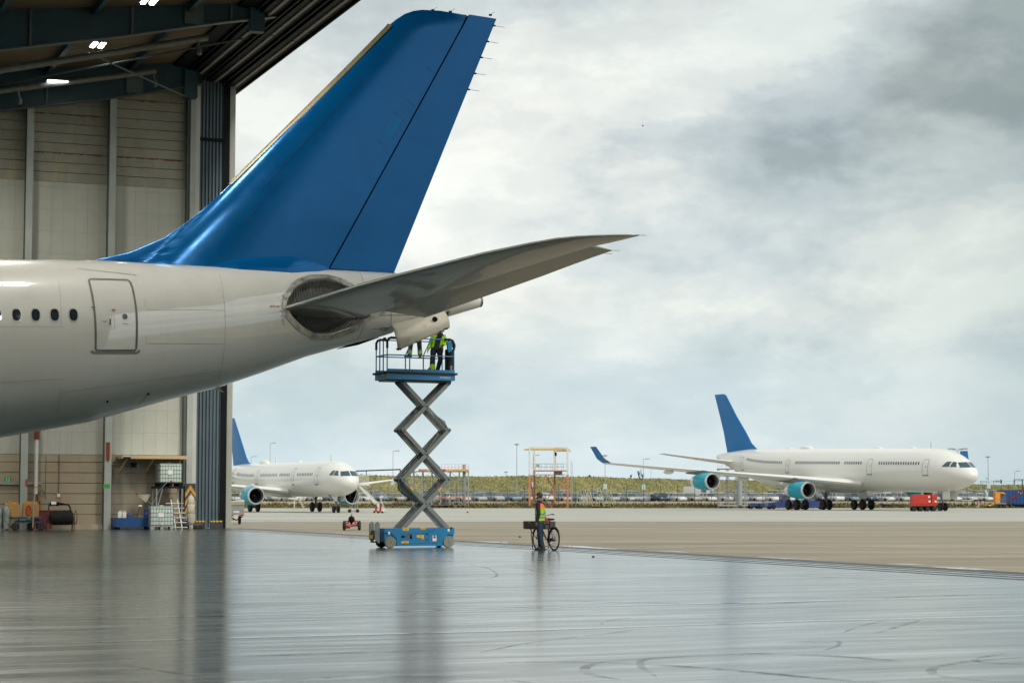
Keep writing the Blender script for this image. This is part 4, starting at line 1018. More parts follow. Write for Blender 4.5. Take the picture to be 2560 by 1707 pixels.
# hinge brackets in the rudder gap, panel lines, patches of touched-up paint on the fin
hg = MB()
for py_ in (440, 455, 470, 485, 500):
    px_ = 1167 + (812 - 1167) * (py_ - 40) / 640.; s, z = tw(px_, py_); s = hinge(z)
    hg.box((-s, .02, z), (.10, .36, .07), 0, .01)
hg.build('hinge_bracket', m_dark, fin)
def finside(s, z):
    xl = clampf((s - leline(z)) / max(.5, (hinge(z) - .06 + 2.0 - leline(z)))); return foil(xl, chordT(z) * clampf((17.35 - z) / .5, .02, 1) ** .5)
def finband(pix, w, m, name, par):
    P = [tw(*p) for p in pix]; Q = []
    for a, b in zip(P, P[1:]): Q += [(a[0] + (b[0] - a[0]) * k / 12, a[1] + (b[1] - a[1]) * k / 12) for k in range(12)]
    Q.append(P[-1]); L, Rr = [], []
    for i, (s, z) in enumerate(Q):
        a, b = Q[max(i - 1, 0)], Q[min(i + 1, len(Q) - 1)]; d = Vector((b[0] - a[0], b[1] - a[1])).normalized(); nn = Vector((-d.y, d.x)) * w / 2
        for q, lst in ((1, L), (-1, Rr)): lst.append(Vector((-(s + nn.x * q), finside(s + nn.x * q, z + nn.y * q) + .006, z + nn.y * q)))
    n_ = len(Q); return MB().add(L + Rr, [(i, i + 1, n_ + i + 1, n_ + i) for i in range(n_ - 1)]).build(name, m, par, smooth=60, recalc=False)
m_bluel = mat('faded blue touch up', (.002, .14, .38), rough=.3, var=.08, scale=2, metal=.3, spec=.3)
m_blined = mat('fine seam in blue paint', (.004, .06, .20), rough=.4)
finband([(985, 295), (955, 350)], .36, m_bluel, 'repaired_panel', fin)
for pix in ([(930, 352), (958, 372)], [(975, 285), (1003, 308)], [(1010, 255), (1030, 272)], [(1058, 172), (1082, 190)], [(640, 480), (905, 200)], [(600, 560), (700, 440)]): finband(pix, .02, m_blined, 'panel_seam', fin)
# dorsal fairing at the fin root: a blue bulge along the crown
rg = []
for i in range(37):
    u = i / 36; px_ = 330 + (840 - 330) * u
    s, z0 = tw(px_, 668 + 8 * u)
    hgt = interp(u, [(0, .02), (.15, .18), (.35, .40), (.6, .55), (.78, .52), (.9, .32), (1, .08)]); wid = interp(u, [(0, .08), (.2, .42), (.5, .72), (.75, .72), (.9, .5), (1, .2)])
    rg.append([Vector((-s, wid * math.sin(a), z0 - .20 + (hgt + .22) * max(-.4, math.cos(a)))) for a in [2 * math.pi * k / 28 for k in range(28)]])
MB().loft(rg).build('fin_root_fairing', m_blue, tail, smooth=50)
# blue paint carried down onto the crown on either side of the fin
cr_ = MB()
for sg in (1, -1):
    def crn(a, b, sg=sg):
        px_ = 232 + (985 - 232) * a; s, z = tw(px_, 651 + 32 * a)
        zc, h, w = TF.sec(-s); ang = (.02 + .24 * b * clampf(a * 6) * (1 - .2 * a)) * sg
        return Vector((-s, (w + .008) * math.sin(ang), zc + (h + .008) * math.cos(ang)))
    cr_.grid(crn, 50, 5)
cr_.build('crown_paint', m_blue, fin, smooth=60)
# ---- tailplane and elevator, port half traced in the plane it lies in, starboard half mirrored
z0_, da, ia = 6.95, math.tan(R(11.5)), math.tan(R(-1.5))
def stp(px, py, dz=0.):
    d = ray(px, py); O = EYEV - TO; so, to = O.dot(TU), O.dot(TP); sd_, td = d.dot(TU), d.dot(TP)
    lam = (z0_ + dz + to * da + so * ia - EYE) / (d.z - td * da - sd_ * ia)
    return Vector((-(so + lam * sd_), to + lam * td, EYE + lam * d.z))
LEp = [(726, 767), (900, 714), (1025, 681), (1206, 635), (1322, 610.5), (1390, 598), (1440, 592.5), (1481.6, 590), (1540, 588), (1598, 587.5)]
HGp = [(957, 773), (1084, 731), (1160, 712), (1250, 684), (1340, 656), (1400, 638), (1440, 626), (1480, 615), (1520, 607), (1596, 590)]
TEp = [(1062, 794), (1120, 773.5), (1198, 746), (1300, 710), (1359, 689), (1420, 666), (1480, 644), (1532, 626)]
LEv = [stp(*p) for p in LEp]; HGv = [stp(*p) for p in HGp]; TEv = [stp(*p) for p in TEp]
up = Vector((ia, -da, 1)).normalized()
rings = []
NS = 36
def along(V, t):
    k = t * (len(V) - 1); i = min(int(k), len(V) - 2); return V[i].lerp(V[i + 1], k - i)
root_in = [stp(700, 775), stp(930, 792)]
for j in range(NS + 1):
    t = j / NS; a, h = along(LEv, t), along(HGv, t); T = .30 * (1 - .78 * t) * (1 if t < .97 else .4); r = []
    for k in range(15):
        f = (1 - math.cos(math.pi * k / 14)) / 2; p = a.lerp(h, f); th = foil(f * .68, T); r.append((p, th))
    rings.append([p + up * th * .8 for p, th in r] + [p - up * th * .28 for p, th in reversed(r)])
rin = [p + (LEv[0] - LEv[1]).normalized() * .9 for p in rings[0]]
m_stab = mat('grey green tailplane paint', (.30, .305, .265), rough=.26, var=.06, scale=.7, coat=.8, rv=False); nodes_of(m_stab)[2].inputs['Coat IOR'].default_value = 1.8
stab_mb = MB().loft([rin] + rings)
for sg in (1, -1):
    mb = MB(); mb.v = [Vector((v.x, v.y * sg, v.z)) for v in stab_mb.v]; mb.f = list(stab_mb.f)
    st = mb.build('tailplane', m_stab, tail, smooth=35)
    rg = []
    for j in range(NS + 1):
        t = j / NS; a = along(HGv[:8], t) ; c = along(TEv, t); T = .30 * (1 - .78 * t * .93); t0 = foil(.68, T) * .85; d = (c - a); r = []
        for k in range(7):
            f = .012 + .988 * k / 6; p = a + d * f; th = t0 * (1 - f) + .008; r.append((p, th))
        rg.append([p + up * th * .8 for p, th in r] + [p - up * th * .28 for p, th in reversed(r)])
    e_ = MB().loft(rg); e_.v = [Vector((v.x, v.y * sg, v.z)) for v in e_.v]
    el = e_.build('elevator', mat('darker grey elevator paint', (.25, .27, .245), rough=.24, var=.08, scale=.6, coat=.3), tail, smooth=35)
    wk = MB()
    if sg == 1:
        for px_, py_ in ((1532, 626), (1512, 634), (1597, 588), (1570, 590)):
            p = stp(px_, py_); MB().tube(p, p + Vector((-.22, .02, .0)), .006, n=5).build('static_wick', m_dark, tail)
for k in range(5):
    f = interp(k, [(0, .965), (4, .71)]); z = te_b[1] + (te_t[1] - te_b[1]) * f; s = te_b[0] + (te_t[0] - te_b[0]) * f
    MB().box((-s - .03, 0, z), (.12, .03, .05)).tube((-s - .05, 0, z), (-s - .42, 0, z - .02), .007, n=5).build('static_wick', m_dark, rud)
for px_, py_ in ((1082, 27), (1126, 31), (1226, 39)):
    s, z = tw(px_, py_); MB().box((-s, 0, z + .01), (.10, .03, .06)).tube((-s, 0, z + .02), (-s - .16, 0, z + .13), .006, n=5).build('static_wick', m_dark, fin)
# ---- door, windows, seams, lettering on the port skin
C2 = lambda x, y: (x / 3.409, 600 + y / 3.409)
dpx = [C2(*p) for p in [(770, 333), (1080, 341), (1098, 348), (1112, 366), (1128, 410), (1150, 520), (1162, 620), (1166, 740), (1160, 925), (1148, 940), (830, 942), (814, 930), (812, 700), (802, 590), (785, 470), (765, 380), (756, 345)]]
dsz = [tfus(*p) for p in dpx]
dr_ = outline(TF, dsz, 1, .062, .012).build('cabin_door', m_seal, tail, recalc=False)
outline(TF, [tfus(*C2(*p)) for p in [(775, 945), (800, 958), (1165, 960), (1190, 940)]], 1, .07, .02, False).build('door_sill', m_line, dr_, recalc=False)
def disc(px, py, r, m, name, par, off=.014):
    x, z = tfus(px, py); return surf_patch(TF, oval(TF, x, z, r, r, 1, off, 16), 1, 0).build(name, m, par, recalc=False)
disc(*C2(1064, 652), .075, m_glass, 'door_window', dr_)
outline(TF, [tfus(*C2(*p)) for p in [(937, 672), (937, 725)]], 1, .03, .016, False).build('door_handle', m_dark, dr_, recalc=False)
outline(TF, [tfus(*C2(*p)) for p in [(948, 640), (970, 640), (975, 760), (945, 760)]], 1, .008, .014).build('handle_recess', m_line, dr_, recalc=False)
outline(TF, [tfus(*C2(*p)) for p in [(953, 597), (982, 597)]], 1, .045, .014, False).build('red_placard', m_red, dr_, recalc=False)
outline(TF, [tfus(*C2(*p)) for p in [(776, 573), (812, 573)]], 1, .035, .02, False).build('door_latch', m_seal, dr_, recalc=False)
outline(TF, [tfus(*C2(*p)) for p in [(1045, 712), (1095, 718)]], 1, .012, .014, False).build('small_red_notice', m_red, dr_, recalc=False)
outline(TF, [tfus(*C2(*p)) for p in [(874, 695), (908, 695)]], 1, .015, .014, False).build('small_notice', m_dark, dr_, recalc=False)
outline(TF, [tfus(*C2(*p)) for p in [(655, 246), (1158, 300)]], 1, .018, .012, False).build('gutter_strip', m_seal, tail, recalc=False)
m_frame = mat('pale window frame', (.42, .42, .44), rough=.4, metal=.3, var=.05)
w1x, wz_ = tfus(*C2(140, 638)); w4x, wz4 = tfus(*C2(626, 638)); pit = (w1x - w4x) / 3
for k in range(-3, 32):
    x = w4x + pit * (k + 3); z = wz4 + (wz_ - wz4) / 3 * (k + 3)
    if k > 3 and k % 14 in (0,): continue
    cwn = surf_patch(TF, oval(TF, x, z, .150, .205, 1, .008, 22), 1, 0).build('cabin_window', m_frame, tail, recalc=False)
    surf_patch(TF, oval(TF, x, z, .118, .170, 1, .014, 22), 1, 0).build('pane', m_glass, cwn, recalc=False)
seams = [[(0, 738), (548, 738)], [(1245, 600 - 5), (1780, 595), (1916, 600)], [(1916, 600), (1912, 885), (1245, 883), (1245, 815)], [(1870, 300), (1905, 480), (1916, 600)], [(1912, 885), (1885, 1090), (1845, 1250)],
         [(0, 1215), (540, 1182)], [(522, 1262), (500, 1400), (483, 1500)], [(522, 1300), (1864, 1117)], [(1864, 1117), (1840, 1225)], [(500, 350), (520, 740)], [(1090, 900), (1088, 940)], [(1235, 500), (1235, 570)]]
for q in seams: outline(TF, [tfus(*C2(*p)) for p in q], 1, .008, .006, False).build('panel_seam', m_line, tail, recalc=False)
outline(TF, [tfus(*C2(*p)) for p in [(1265, 1310), (1225, 1360), (1170, 1405), (1090, 1440)]], 1, .02, .01, False).build('fluid_streak', m_line, tail, recalc=False)
for q in ((1264, 1308), (914, 1374)): disc(*C2(*q), .035, m_dark, 'drain_port', tail, .012)
C3 = lambda x, y: (600 + x / 3.409, 600 + y / 3.409)
seams3 = [[(975, 245), (1020, 280), (1048, 340), (1052, 380)], [(1062, 700), (1045, 760), (1000, 845)], [(1285, 600), (1285, 715)], [(800, 232), (975, 248), (1340, 290)], [(1060, 650), (1280, 640), (1500, 640)], [(1110, 760), (1280, 745)]]
for q in seams3: outline(TF, [tfus(*C3(*p)) for p in q], 1, .02, .008, False).build('panel_seam', m_line, tail, recalc=False)
tk = MB()
for k in range(24):
    py_ = 470 + k * 11; a, c = C3(352 - (8 if k % 4 == 0 else 0) + (abs(k - 10) ** 2) * .06, py_), C3(368 + (abs(k - 10) ** 2) * .06, py_)
    o_ = outline(TF, [tfus(*a), tfus(*c)], 1, .012, .012, False); tk.add(o_.v, o_.f)
tk.build('trim_scale', m_line, tail, recalc=False)
def skintext(body, px, py, size, m, name):
    x, z = tfus(px, py); p = TF.pt(x, z, 1, .012); q = TF.pt(x, z, 1, .112); nrm = (q - p).normalized()
    xd = (TF.pt(x - .3, z, 1, .012) - p).normalized(); yd = nrm.cross(xd).normalized(); M = Matrix((xd, yd, nrm)).transposed()
    return text(name, body, size, m, tail, p, M.to_euler(), .001)
skintext('GND SET', *C3(297, 567), .085, m_red, 'trim_lettering'); skintext('1', *C3(327, 495), .07, m_red, 'trim_lettering'); skintext('KBI', *C3(1228, 760), .24, m_line, 'registration_lettering')
# open APU doors: one hangs from each side of the tail cone
m_apu = mat('grubby cream door panel', (.56, .535, .44), rough=.5, var=.12, scale=1.2, detail=8)
stains(m_apu, (.20, .18, .14), .60, .8, .5, (1, 1, 1), 1.2)
def apu(t, q, hole):
    A0, B0, C0, D0 = [Vector((-a, t, c)) for a, c in [tw(*p, t) for p in q]]
    def fn(a, b): p = A0.lerp(B0, a).lerp(D0.lerp(C0, a), b); return p + Vector((0, .16 * math.sin(math.pi * b * .9) * (1 - .0 * a) + .15 * b, 0))
    g = MB().grid(fn, 16, 12); o = g.build('apu_door', m_apu, tail, smooth=60, recalc=False); sm = o.modifiers.new('Solidify', 'SOLIDIFY'); sm.thickness = .035; sm.offset = -1
    if hole:
        a, c = tw(1082, 799, t + .1); pt = MB(); ring = [Vector((-(a + .095 * math.cos(2 * math.pi * k / 16)), t + .275, c + .085 * math.sin(2 * math.pi * k / 16))) for k in range(16)]
        pt.add(ring, [tuple(range(16))]).build('vent_hole', m_dark, o)
        for f1 in (.17, .33, .5, .67, .84):
            pts = [fn(f1, k / 8) + Vector((0, .012, 0)) for k in range(9)]; pts and MB().path(pts, .004, 4).build('panel_seam', m_line, o)
        for f1, f2 in ((.02, .97), (.35, .985), (.82, .985), (.92, .96)):
            p = fn(f1, f2) + Vector((0, .02, 0)); MB().box(p, (.16 if f1 < .1 or f1 > .9 else .06, .05, .05), 0, .01).build('door_clip', m_dark, o)
    return o
apu(.55, [(977, 810), (1112, 780), (1117, 820), (988, 877)], True)
apu(-.75, [(985, 812), (1108, 784), (1112, 815), (992, 860)], False)
MB().lathe([(.17, .02), (.17, -.06), (.16, -.09), (.13, -.06), (.02, -.0)], axis='X', n=28).build('exhaust_ring', m_exh, tail, smooth=50).location = (-S_END + .0, 0, (zt_(S_END) + zb_(S_END)) / 2)
# tail bumper strip and small drain mast under the tail
p1 = [Vector((-a, 0, c - .02)) for a, c in [tw(*C3(*q)) for q in [(828, 930), (1000, 885), (1180, 830)]]]
MB().path([q + Vector((0, 0, .03)) for q in p1], [.01, .05, .02], 8).build('tail_bumper', m_dark, tail, smooth=50)
s_, z_ = tw(538, 972); MB().add([(-s_ + .2, -.02, z_ + .05), (-s_ - .1, -.02, z_ + .05), (-s_ - .3, 0, z_ - .12), (-s_ + .2, .02, z_ + .05), (-s_ - .1, .02, z_ + .05)], [(0, 1, 2), (3, 2, 4), (0, 2, 3), (1, 4, 2), (0, 3, 4, 1)]).build('drain_mast', m_hwhite, tail)
# wings, engines and undercarriage out of frame to the left, so that it stands
for sg in (-1, 1):
    wing_mb([((x, sg * y, z + .9), (x2, sg * y, z + .8), th, (0, 0, 1)) for y, x, x2, z, th in [(2.3, 41.4, 29.4, 3.45, .72), (9.4, 37.0, 28.6, 4.25, .42), (19.3, 30.9, 25.4, 5.25, .22), (29.4, 24.7, 22.1, 6.35, .09)]]).build('wing', m_wing, tail, smooth=40)
    engine(tail, (41.0, sg * 9.4, 2.9), 1.5, 6.5)
    bogie(tail, (30.5, sg * 5.3, 0), 4.0, .7, (-1.0, 1.0), .72, .2, 'main_gear')
bogie(tail, (51.7, 0, 0), 3.2, .53, (0.,), .36, .12, 'nose_gear')
# ------------------------------------------------------------------ scissor lift under the tail. Local x along its length (photo left to right), y away from the camera
LPSI = R(24)
LA, LW = Vector((math.cos(LPSI), math.sin(LPSI), 0)), Vector((-math.sin(LPSI), math.cos(LPSI), 0))
LC = gp(976, 1369.5) + LA * 1.02 + LW * .45; LC.z = 0
def lz(py, y=0.): return at(1050, py, (LC + LW * y).y).z
m_lblue = mat('bright blue machine paint', (.008, .19, .42), rough=.4, var=.08, scale=3, coat=.2)
m_lblue2 = mat('blue rail paint', (.012, .20, .42), rough=.45, var=.12, scale=6)
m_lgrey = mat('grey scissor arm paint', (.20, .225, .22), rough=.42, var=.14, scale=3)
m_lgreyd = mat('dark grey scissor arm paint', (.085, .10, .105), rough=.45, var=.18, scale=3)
m_padd = mat('black foam padding', (.012, .012, .013), rough=.8)
m_yel = mat('yellow warning label', (.72, .45, .02), rough=.5, var=.1, scale=8)
m_wlab = mat('white label', (.75, .75, .73), rough=.5)
m_gtyre = mat('grey solid tyre', (.22, .235, .215), rough=.7, var=.12, scale=6)
m_hred = mat('red hydraulic cylinder', (.42, .02, .015), rough=.35)
m_lfl = mat('platform fender black', (.02, .022, .024), rough=.7)
lift = thing('scissor_lift', 'blue electric scissor lift raised high under the airliner tail, grey crossed arms', 'scissor lift', LC, LPSI)
body = MB().box((.01, 0, .425), (2.44, .76, .44), 0, .012)
pr = [(-.80, .06), (.84, .06), (.84, .24), (1.00, .42), (1.24, .44), (1.24, .645), (-1.23, .645), (-1.23, .50), (-1.0, .50), (-.80, .30)]
body.prism(pr, -.43, -.38).prism(pr, .38, .43)
ch = body.build('chassis', m_lblue, lift)
MB().box((.05, 0, .20), (1.6, .72, .28), 0, .02).build('battery_tray', m_lgreyd, ch)
MB().box((-1.0, 0, .30), (.4, .66, .3), 0, .03).box((1.05, 0, .27), (.3, .6, .22), 0, .03).build('axle_housing', m_dark, ch)
for x, y, r, s_ in ((-1.02, -.42, .19, 1), (1.02, -.42, .19, 1), (-1.02, .40, .19, 1), (1.02, .40, .19, 1)):
    w = MB().lathe([(r * .72, -.07), (r * .97, -.07), (r, -.05), (r, .05), (r * .97, .07), (r * .72, .07)], axis='Y', n=30).build('wheel', m_gtyre if y < 0 else m_tyre, lift, smooth=40); w.location = (x, y, r)
    sg = -1 if y < 0 else 1
    MB().lathe([(.02, sg * .05), (r * .28, sg * .045), (r * .32, sg * .02), (r * .70, sg * .025), (r * .74, sg * .06)], axis='Y', n=24, cap=False).build('hub', m_gtyre if y < 0 else m_dark, w, smooth=30)
    MB().lathe([(.035, sg * .06), (.03, sg * .07), (.005, sg * .072)], axis='Y', n=10).build('hub_cap', m_lgreyd, w, smooth=30)
for y in (-.28, .26):                                                  # end plates with lifting eyes
    pl = MB().prism([(-1.50, .30), (-1.38, .16), (-1.34, .16), (-1.34, .80), (-1.40, .86), (-1.45, .84), (-1.50, .78)], y - .02, y + .02).build('end_plate', m_lgrey, lift)
MB().box((-1.40, 0, .42), (.06, .5, .3)).box((-1.46, 0, .2), (.05, .4, .05)).build('entry_step', m_lgreyd, lift)
MB().box((-1.50, .05, .36), (.012, .3, .12)).build('warning_label', m_yel, lift)
Y0 = -.4335
def lab(x, z, w, h, m, name='warning_label', dy=0.): return MB().box((x, Y0 - .004 + dy, z), (w, .006, h)).build(name, m, ch)
def bx(px): return -1.02 + (px - 976) / 68.9
def bz(py): return (1370 - py) / 75.4
for (a, b_, w, h) in ((995, 257, 165, 80), (1442, 243, 130, 55), (1370, 450, 185, 68), (1432, 505, 65, 45), (975, 598, 195, 55)):
    px, py = 920 + a / 10.69, 1300 + b_ / 10.69; lab(bx(px), bz(py), w / 10.69 / 68.9, h / 10.69 / 75.4, m_yel)
    lab(bx(px) - .01, bz(py), .02, .022, m_dark, 'warning_symbol', -.004); lab(bx(px) + .05, bz(py), .02, .022, m_hred, 'warning_symbol', -.004)
for (a, b_, w, h, m) in ((565, 355, 55, 75, m_wlab), (2108, 292, 50, 70, m_wlab), (1740, 505, 100, 145, m_wlab), (930, 450, 75, 60, m_dark), (1035, 435, 70, 105, m_lgreyd), (1130, 450, 60, 120, m_dark), (1540, 385, 35, 30, m_dark), (1540, 538, 30, 22, m_dark), (2180, 235, 50, 45, m_dark)):
    px, py = 920 + a / 10.69, 1300 + b_ / 10.69; lab(bx(px), bz(py), w / 10.69 / 68.9, h / 10.69 / 75.4, m, 'label' if m is m_wlab else 'control_panel')
px, py = 920 + 1740 / 10.69, 1300 + 470 / 10.69
MB().lathe([(.045, 0), (.045, .004), (.03, .004), (.03, .0)], (bx(px), Y0 - .012, bz(py)), axis='Y', n=20).build('prohibition_ring', m_red, ch)
MB().box((bx(px), Y0 - .012, bz(py)), (.012, .003, .07), Matrix.Rotation(.8, 3, 'Y')).build('prohibition_bar', m_red, ch)
px, py = 920 + 1130 / 10.69, 1300 + 420 / 10.69
MB().lathe([(.022, 0), (.022, -.02), (.005, -.022)], (bx(px), Y0 - .01, bz(py)), axis='Y', n=12).build('emergency_button', m_red, ch)
ln = MB()
for q in ([(880, 365), (1515, 365), (1515, 632), (880, 632), (880, 365)], [(1590, 300), (1835, 300), (1835, 620), (1590, 620), (1590, 300)]):
    P = [(bx(920 + a / 10.69), Y0 - .002, bz(1300 + b_ / 10.69)) for a, b_ in q]
    for a, b_ in zip(P, P[1:]): ln.bar(a, b_, .008)
ln.build('access_door_seam', m_lgreyd, ch)
# scissor arms
XC, HWD = .26, .80
ZJ = [.62, 2.24, 3.86, 5.43]
def arm(xa, za, xb, zb, y, m, w=.05, h=.125, name='scissor_arm'):
    a, b_ = Vector((xa, y, za)), Vector((xb, y, zb)); d = (b_ - a).normalized()
    o = MB().bar(a - d * .08, b_ + d * .08, w, h, up=(0, 1, 0)) if False else MB()
    n_ = Vector((-d.z, 0, d.x)) * h / 2; e = d * .06
    ring = [a - n_ - e * .4, a - n_ * .5 - e * 1.2, a + n_ * .5 - e * 1.2, a + n_ - e * .4, b_ + n_ + e * .4, b_ + n_ * .5 + e * 1.2, b_ - n_ * .5 + e * 1.2, b_ - n_ + e * .4]
    yy = Vector((0, w / 2, 0)); k = len(ring)
    o.add([p - yy for p in ring] + [p + yy for p in ring], [tuple(range(k)), tuple(range(2 * k - 1, k - 1, -1))] + [(i, (i + 1) % k, k + (i + 1) % k, k + i) for i in range(k)])
    return o.build(name, m, lift)
for i in range(3):
    z0, z1 = ZJ[i], ZJ[i + 1]
    xl, xr = XC - HWD, XC + HWD
    if i == 0: z0 += .02
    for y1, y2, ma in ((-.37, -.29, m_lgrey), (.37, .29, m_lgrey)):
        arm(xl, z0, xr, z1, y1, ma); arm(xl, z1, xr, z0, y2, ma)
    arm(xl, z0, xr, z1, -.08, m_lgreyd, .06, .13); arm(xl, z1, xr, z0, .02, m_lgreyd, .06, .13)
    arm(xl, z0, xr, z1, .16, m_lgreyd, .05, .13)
    zc = (z0 + z1) / 2
    MB().tube((XC, -.41, zc), (XC, .41, zc), .035, n=12).build('centre_pin', m_lgreyd, lift, smooth=40)
    for x in (xl, xr): MB().tube((x, -.41, z1), (x, .41, z1), .032, n=12).build('cross_pin', m_lgreyd, lift, smooth=40)
zt = ZJ[1]
MB().tube((XC - HWD + .02, -.20, ZJ[2] - .05), (XC - HWD + .45, -.20, ZJ[2] - .50), .055, n=12).build('hydraulic_cylinder', m_hred, lift, smooth=40)
MB().tube((XC - HWD + .42, -.20, ZJ[2] - .47), (XC + .55, -.20, ZJ[1] + .38), .03, n=10).build('hydraulic_rod', m_lgrey, lift, smooth=40)
MB().tube((XC - .55, .0, ZJ[1] + .1), (XC + .0, .0, ZJ[1] + .95), .045, n=12).build('hydraulic_cylinder', m_dark, lift, smooth=40)
MB().prism([(XC - HWD - .02, ZJ[1] - .06), (XC - HWD - .04, ZJ[1] - .30), (XC - HWD + .10, ZJ[1] - .46), (XC - .22, ZJ[0] + .86), (XC - .14, ZJ[0] + .96), (XC - HWD + .10, ZJ[1] - .16)], -.12, .12).build('cylinder_bracket', m_lgreyd, lift)
MB().prism([(XC + HWD - .50, ZJ[2] + .54), (XC + HWD - .12, ZJ[2] + .30), (XC + HWD - .03, ZJ[2] + .10), (XC + HWD - .12, ZJ[2] + .06), (XC + HWD - .52, ZJ[2] + .46)], -.315, -.265).build('arm_gusset', m_lgrey, lift)
MB().tube((XC + .5, -.22, ZJ[2] - .1), (XC + .08, -.22, ZJ[1] + .95), .02, n=8).build('safety_strut', m_lgrey, lift, smooth=40)
for x, z in ((XC - HWD * .62, ZJ[1] - .30), (XC + HWD * .6, ZJ[1] - .33)):
    d = 1 if x > XC else -1
    MB().box((x, -.40 if x > XC else -.325, z), (.17, .006, .07), Matrix.Rotation(-d * R(45), 3, 'Y')).build('warning_label', m_yel, lift)
# platform
ZP = 5.50; X0, X1, W2 = -1.22, 1.20, .55
pf = MB().box(((X0 + X1) / 2, -W2 + .02, ZP + .10), (X1 - X0, .04, .20)).box(((X0 + X1) / 2, W2 - .02, ZP + .10), (X1 - X0, .04, .20)).box((X0 + .02, 0, ZP + .10), (.04, 2 * W2 - .08, .2)).box((X1 - .02, 0, ZP + .10), (.04, 2 * W2 - .08, .2)).build('platform', m_lblue, lift)
MB().box(((X0 + X1) / 2, 0, ZP + .215), (X1 - X0 - .02, 2 * W2 - .02, .02)).build('deck', m_lgreyd, pf)
MB().box(((X0 + X1) / 2, 0, ZP - .02), (X1 - X0 - .1, .7, .06)).build('platform_rails', m_lgreyd, pf)
MB().box(((X0 + X1) / 2, -W2 - .03, ZP + .22), (X1 - X0 + .16, .06, .07), 0, .02).box((X0 - .05, 0, ZP + .22), (.06, 2 * W2 + .1, .07), 0, .02).box(((X0 + X1) / 2, W2 + .03, ZP + .22), (X1 - X0 + .1, .06, .07), 0, .02).box((X1 + .05, 0, ZP + .22), (.06, 2 * W2 + .1, .07), 0, .02).build('fender', m_lfl, pf)
MB().box(((X0 + X1) / 2, -W2 + .01, ZP + .30), (X1 - X0 - .02, .02, .09)).box(((X0 + X1) / 2, W2 - .01, ZP + .30), (X1 - X0 - .02, .02, .09)).box((X1 - .01, 0, ZP + .30), (.02, 2 * W2 - .06, .09)).build('toe_board', m_lblue2, pf)
MB().box((X0 - .004, -.25, ZP + .17), (.008, .3, .09)).build('warning_label', m_yel, pf)
text('platform_lettering', 'scantruck', .10, m_wlab, pf, (.85, -W2 - .004, ZP + .10), (R(90), 0, 0), .002)
ZT_, ZM = ZP + 1.36, ZP + .80
rt = .022
def post(x, y, z1, cx=0., cy=0., m=m_lblue2):
    return MB().tube((x, y, ZP + .2), (x, y, z1), rt, n=8).build('guard_post', m, lift, smooth=40)
for x in (X0 + .03, X1 - .03):
    for y in (-W2 + .03, W2 - .03): post(x, y, ZT_ - .1)
for x in (-.55, .08): post(x, -W2 + .03, ZM)
for x in (.0, .9): post(x, W2 - .03, ZM)
for y in (-.15, .18): post(X0 + .03, y, ZT_ - .05)
for y in (0,): post(X1 - .03, y, ZT_)
gr = MB()
for y in (-W2 + .03, W2 - .03):
    gr.tube((X0 + .22, y, ZT_), (X1 - .22, y, ZT_ - .0), rt * .9, n=8); gr.tube((X0 + .03, y, ZM), (X1 - .03, y, ZM), rt * .9, n=8)
gr.tube((X1 - .03, -W2 + .2, ZT_), (X1 - .03, W2 - .2, ZT_), rt, n=8).tube((X1 - .03, -W2 + .03, ZM), (X1 - .03, W2 - .03, ZM), rt, n=8)
gr.tube((X0 + .03, -W2 + .2, ZT_ - .02), (X0 + .03, W2 - .2, ZT_ - .02), rt, n=8).tube((X0 + .03, -W2 + .03, ZM), (X0 + .03, W2 - .03, ZM), rt, n=8)
gr.build('guard_rail', m_lblue2, lift, smooth=40)
for (a, b_) in (((-.55, ZM), (-.28, ZT_)), ((.08, ZM), (.35, ZT_))): MB().tube((a[0], -W2 + .03, a[1]), (b_[0], -W2 + .03, b_[1]), rt * .9, n=8).build('rail_brace', m_lblue2, lift, smooth=40)
for sx, x in ((1, X0 + .03), (-1, X1 - .03)):                         # bent padded corners
    for y in (-W2 + .03, W2 - .03):
        pts = [(x, y, ZT_ - .34), (x, y, ZT_ - .12), (x + sx * .05, y, ZT_ - .03), (x + sx * .14, y, ZT_ + .005), (x + sx * .34, y, ZT_)]
        MB().path(pts, .042, 10).build('corner_pad', m_padd, lift, smooth=60)
MB().path([(X0 + .03, -W2 + .1, ZT_ - .1), (X0 + .03, -W2 + .2, ZT_ - .01), (X0 + .03, -.2, ZT_)], .03, 8).build('corner_pad', m_padd, lift, smooth=60)
cb = MB().prism([(.93, ZT_ - .06), (1.13, ZT_ - .06), (1.13, ZT_ - .14), (1.24, ZT_ - .14), (1.24, ZT_ - .26), (1.10, ZT_ - .26), (1.10, ZT_ - .38), (.98, ZT_ - .42)], -W2 + .04, -W2 + .14).build('control_box', m_lblue2, lift)
MB().box((1.17, -.1, ZP + .72), (.22, .3, .72), 0, .05).build('tool_bag', m_padd, lift)
MB().box((1.1, -W2 + .1, ZP + .42), (.08, .06, .16), 0, .01).tube((1.1, -W2 + .1, ZP + .22), (1.12, -W2 + .1, ZP + .35), .015, n=6).build('foot_switch', m_lgrey, lift)
MB().tube((.16, -.3, ZP + .24), (.40, -.3, ZP + .40), .03, n=8).tube((.2, -.34, ZP + .24), (.24, -.3, ZP + .36), .035, n=8).tube((.36, -.3, ZP + .36), (.42, -.3, ZP + .42), .045, n=8).build('pipe_fitting', m_lgrey, lift, smooth=40)

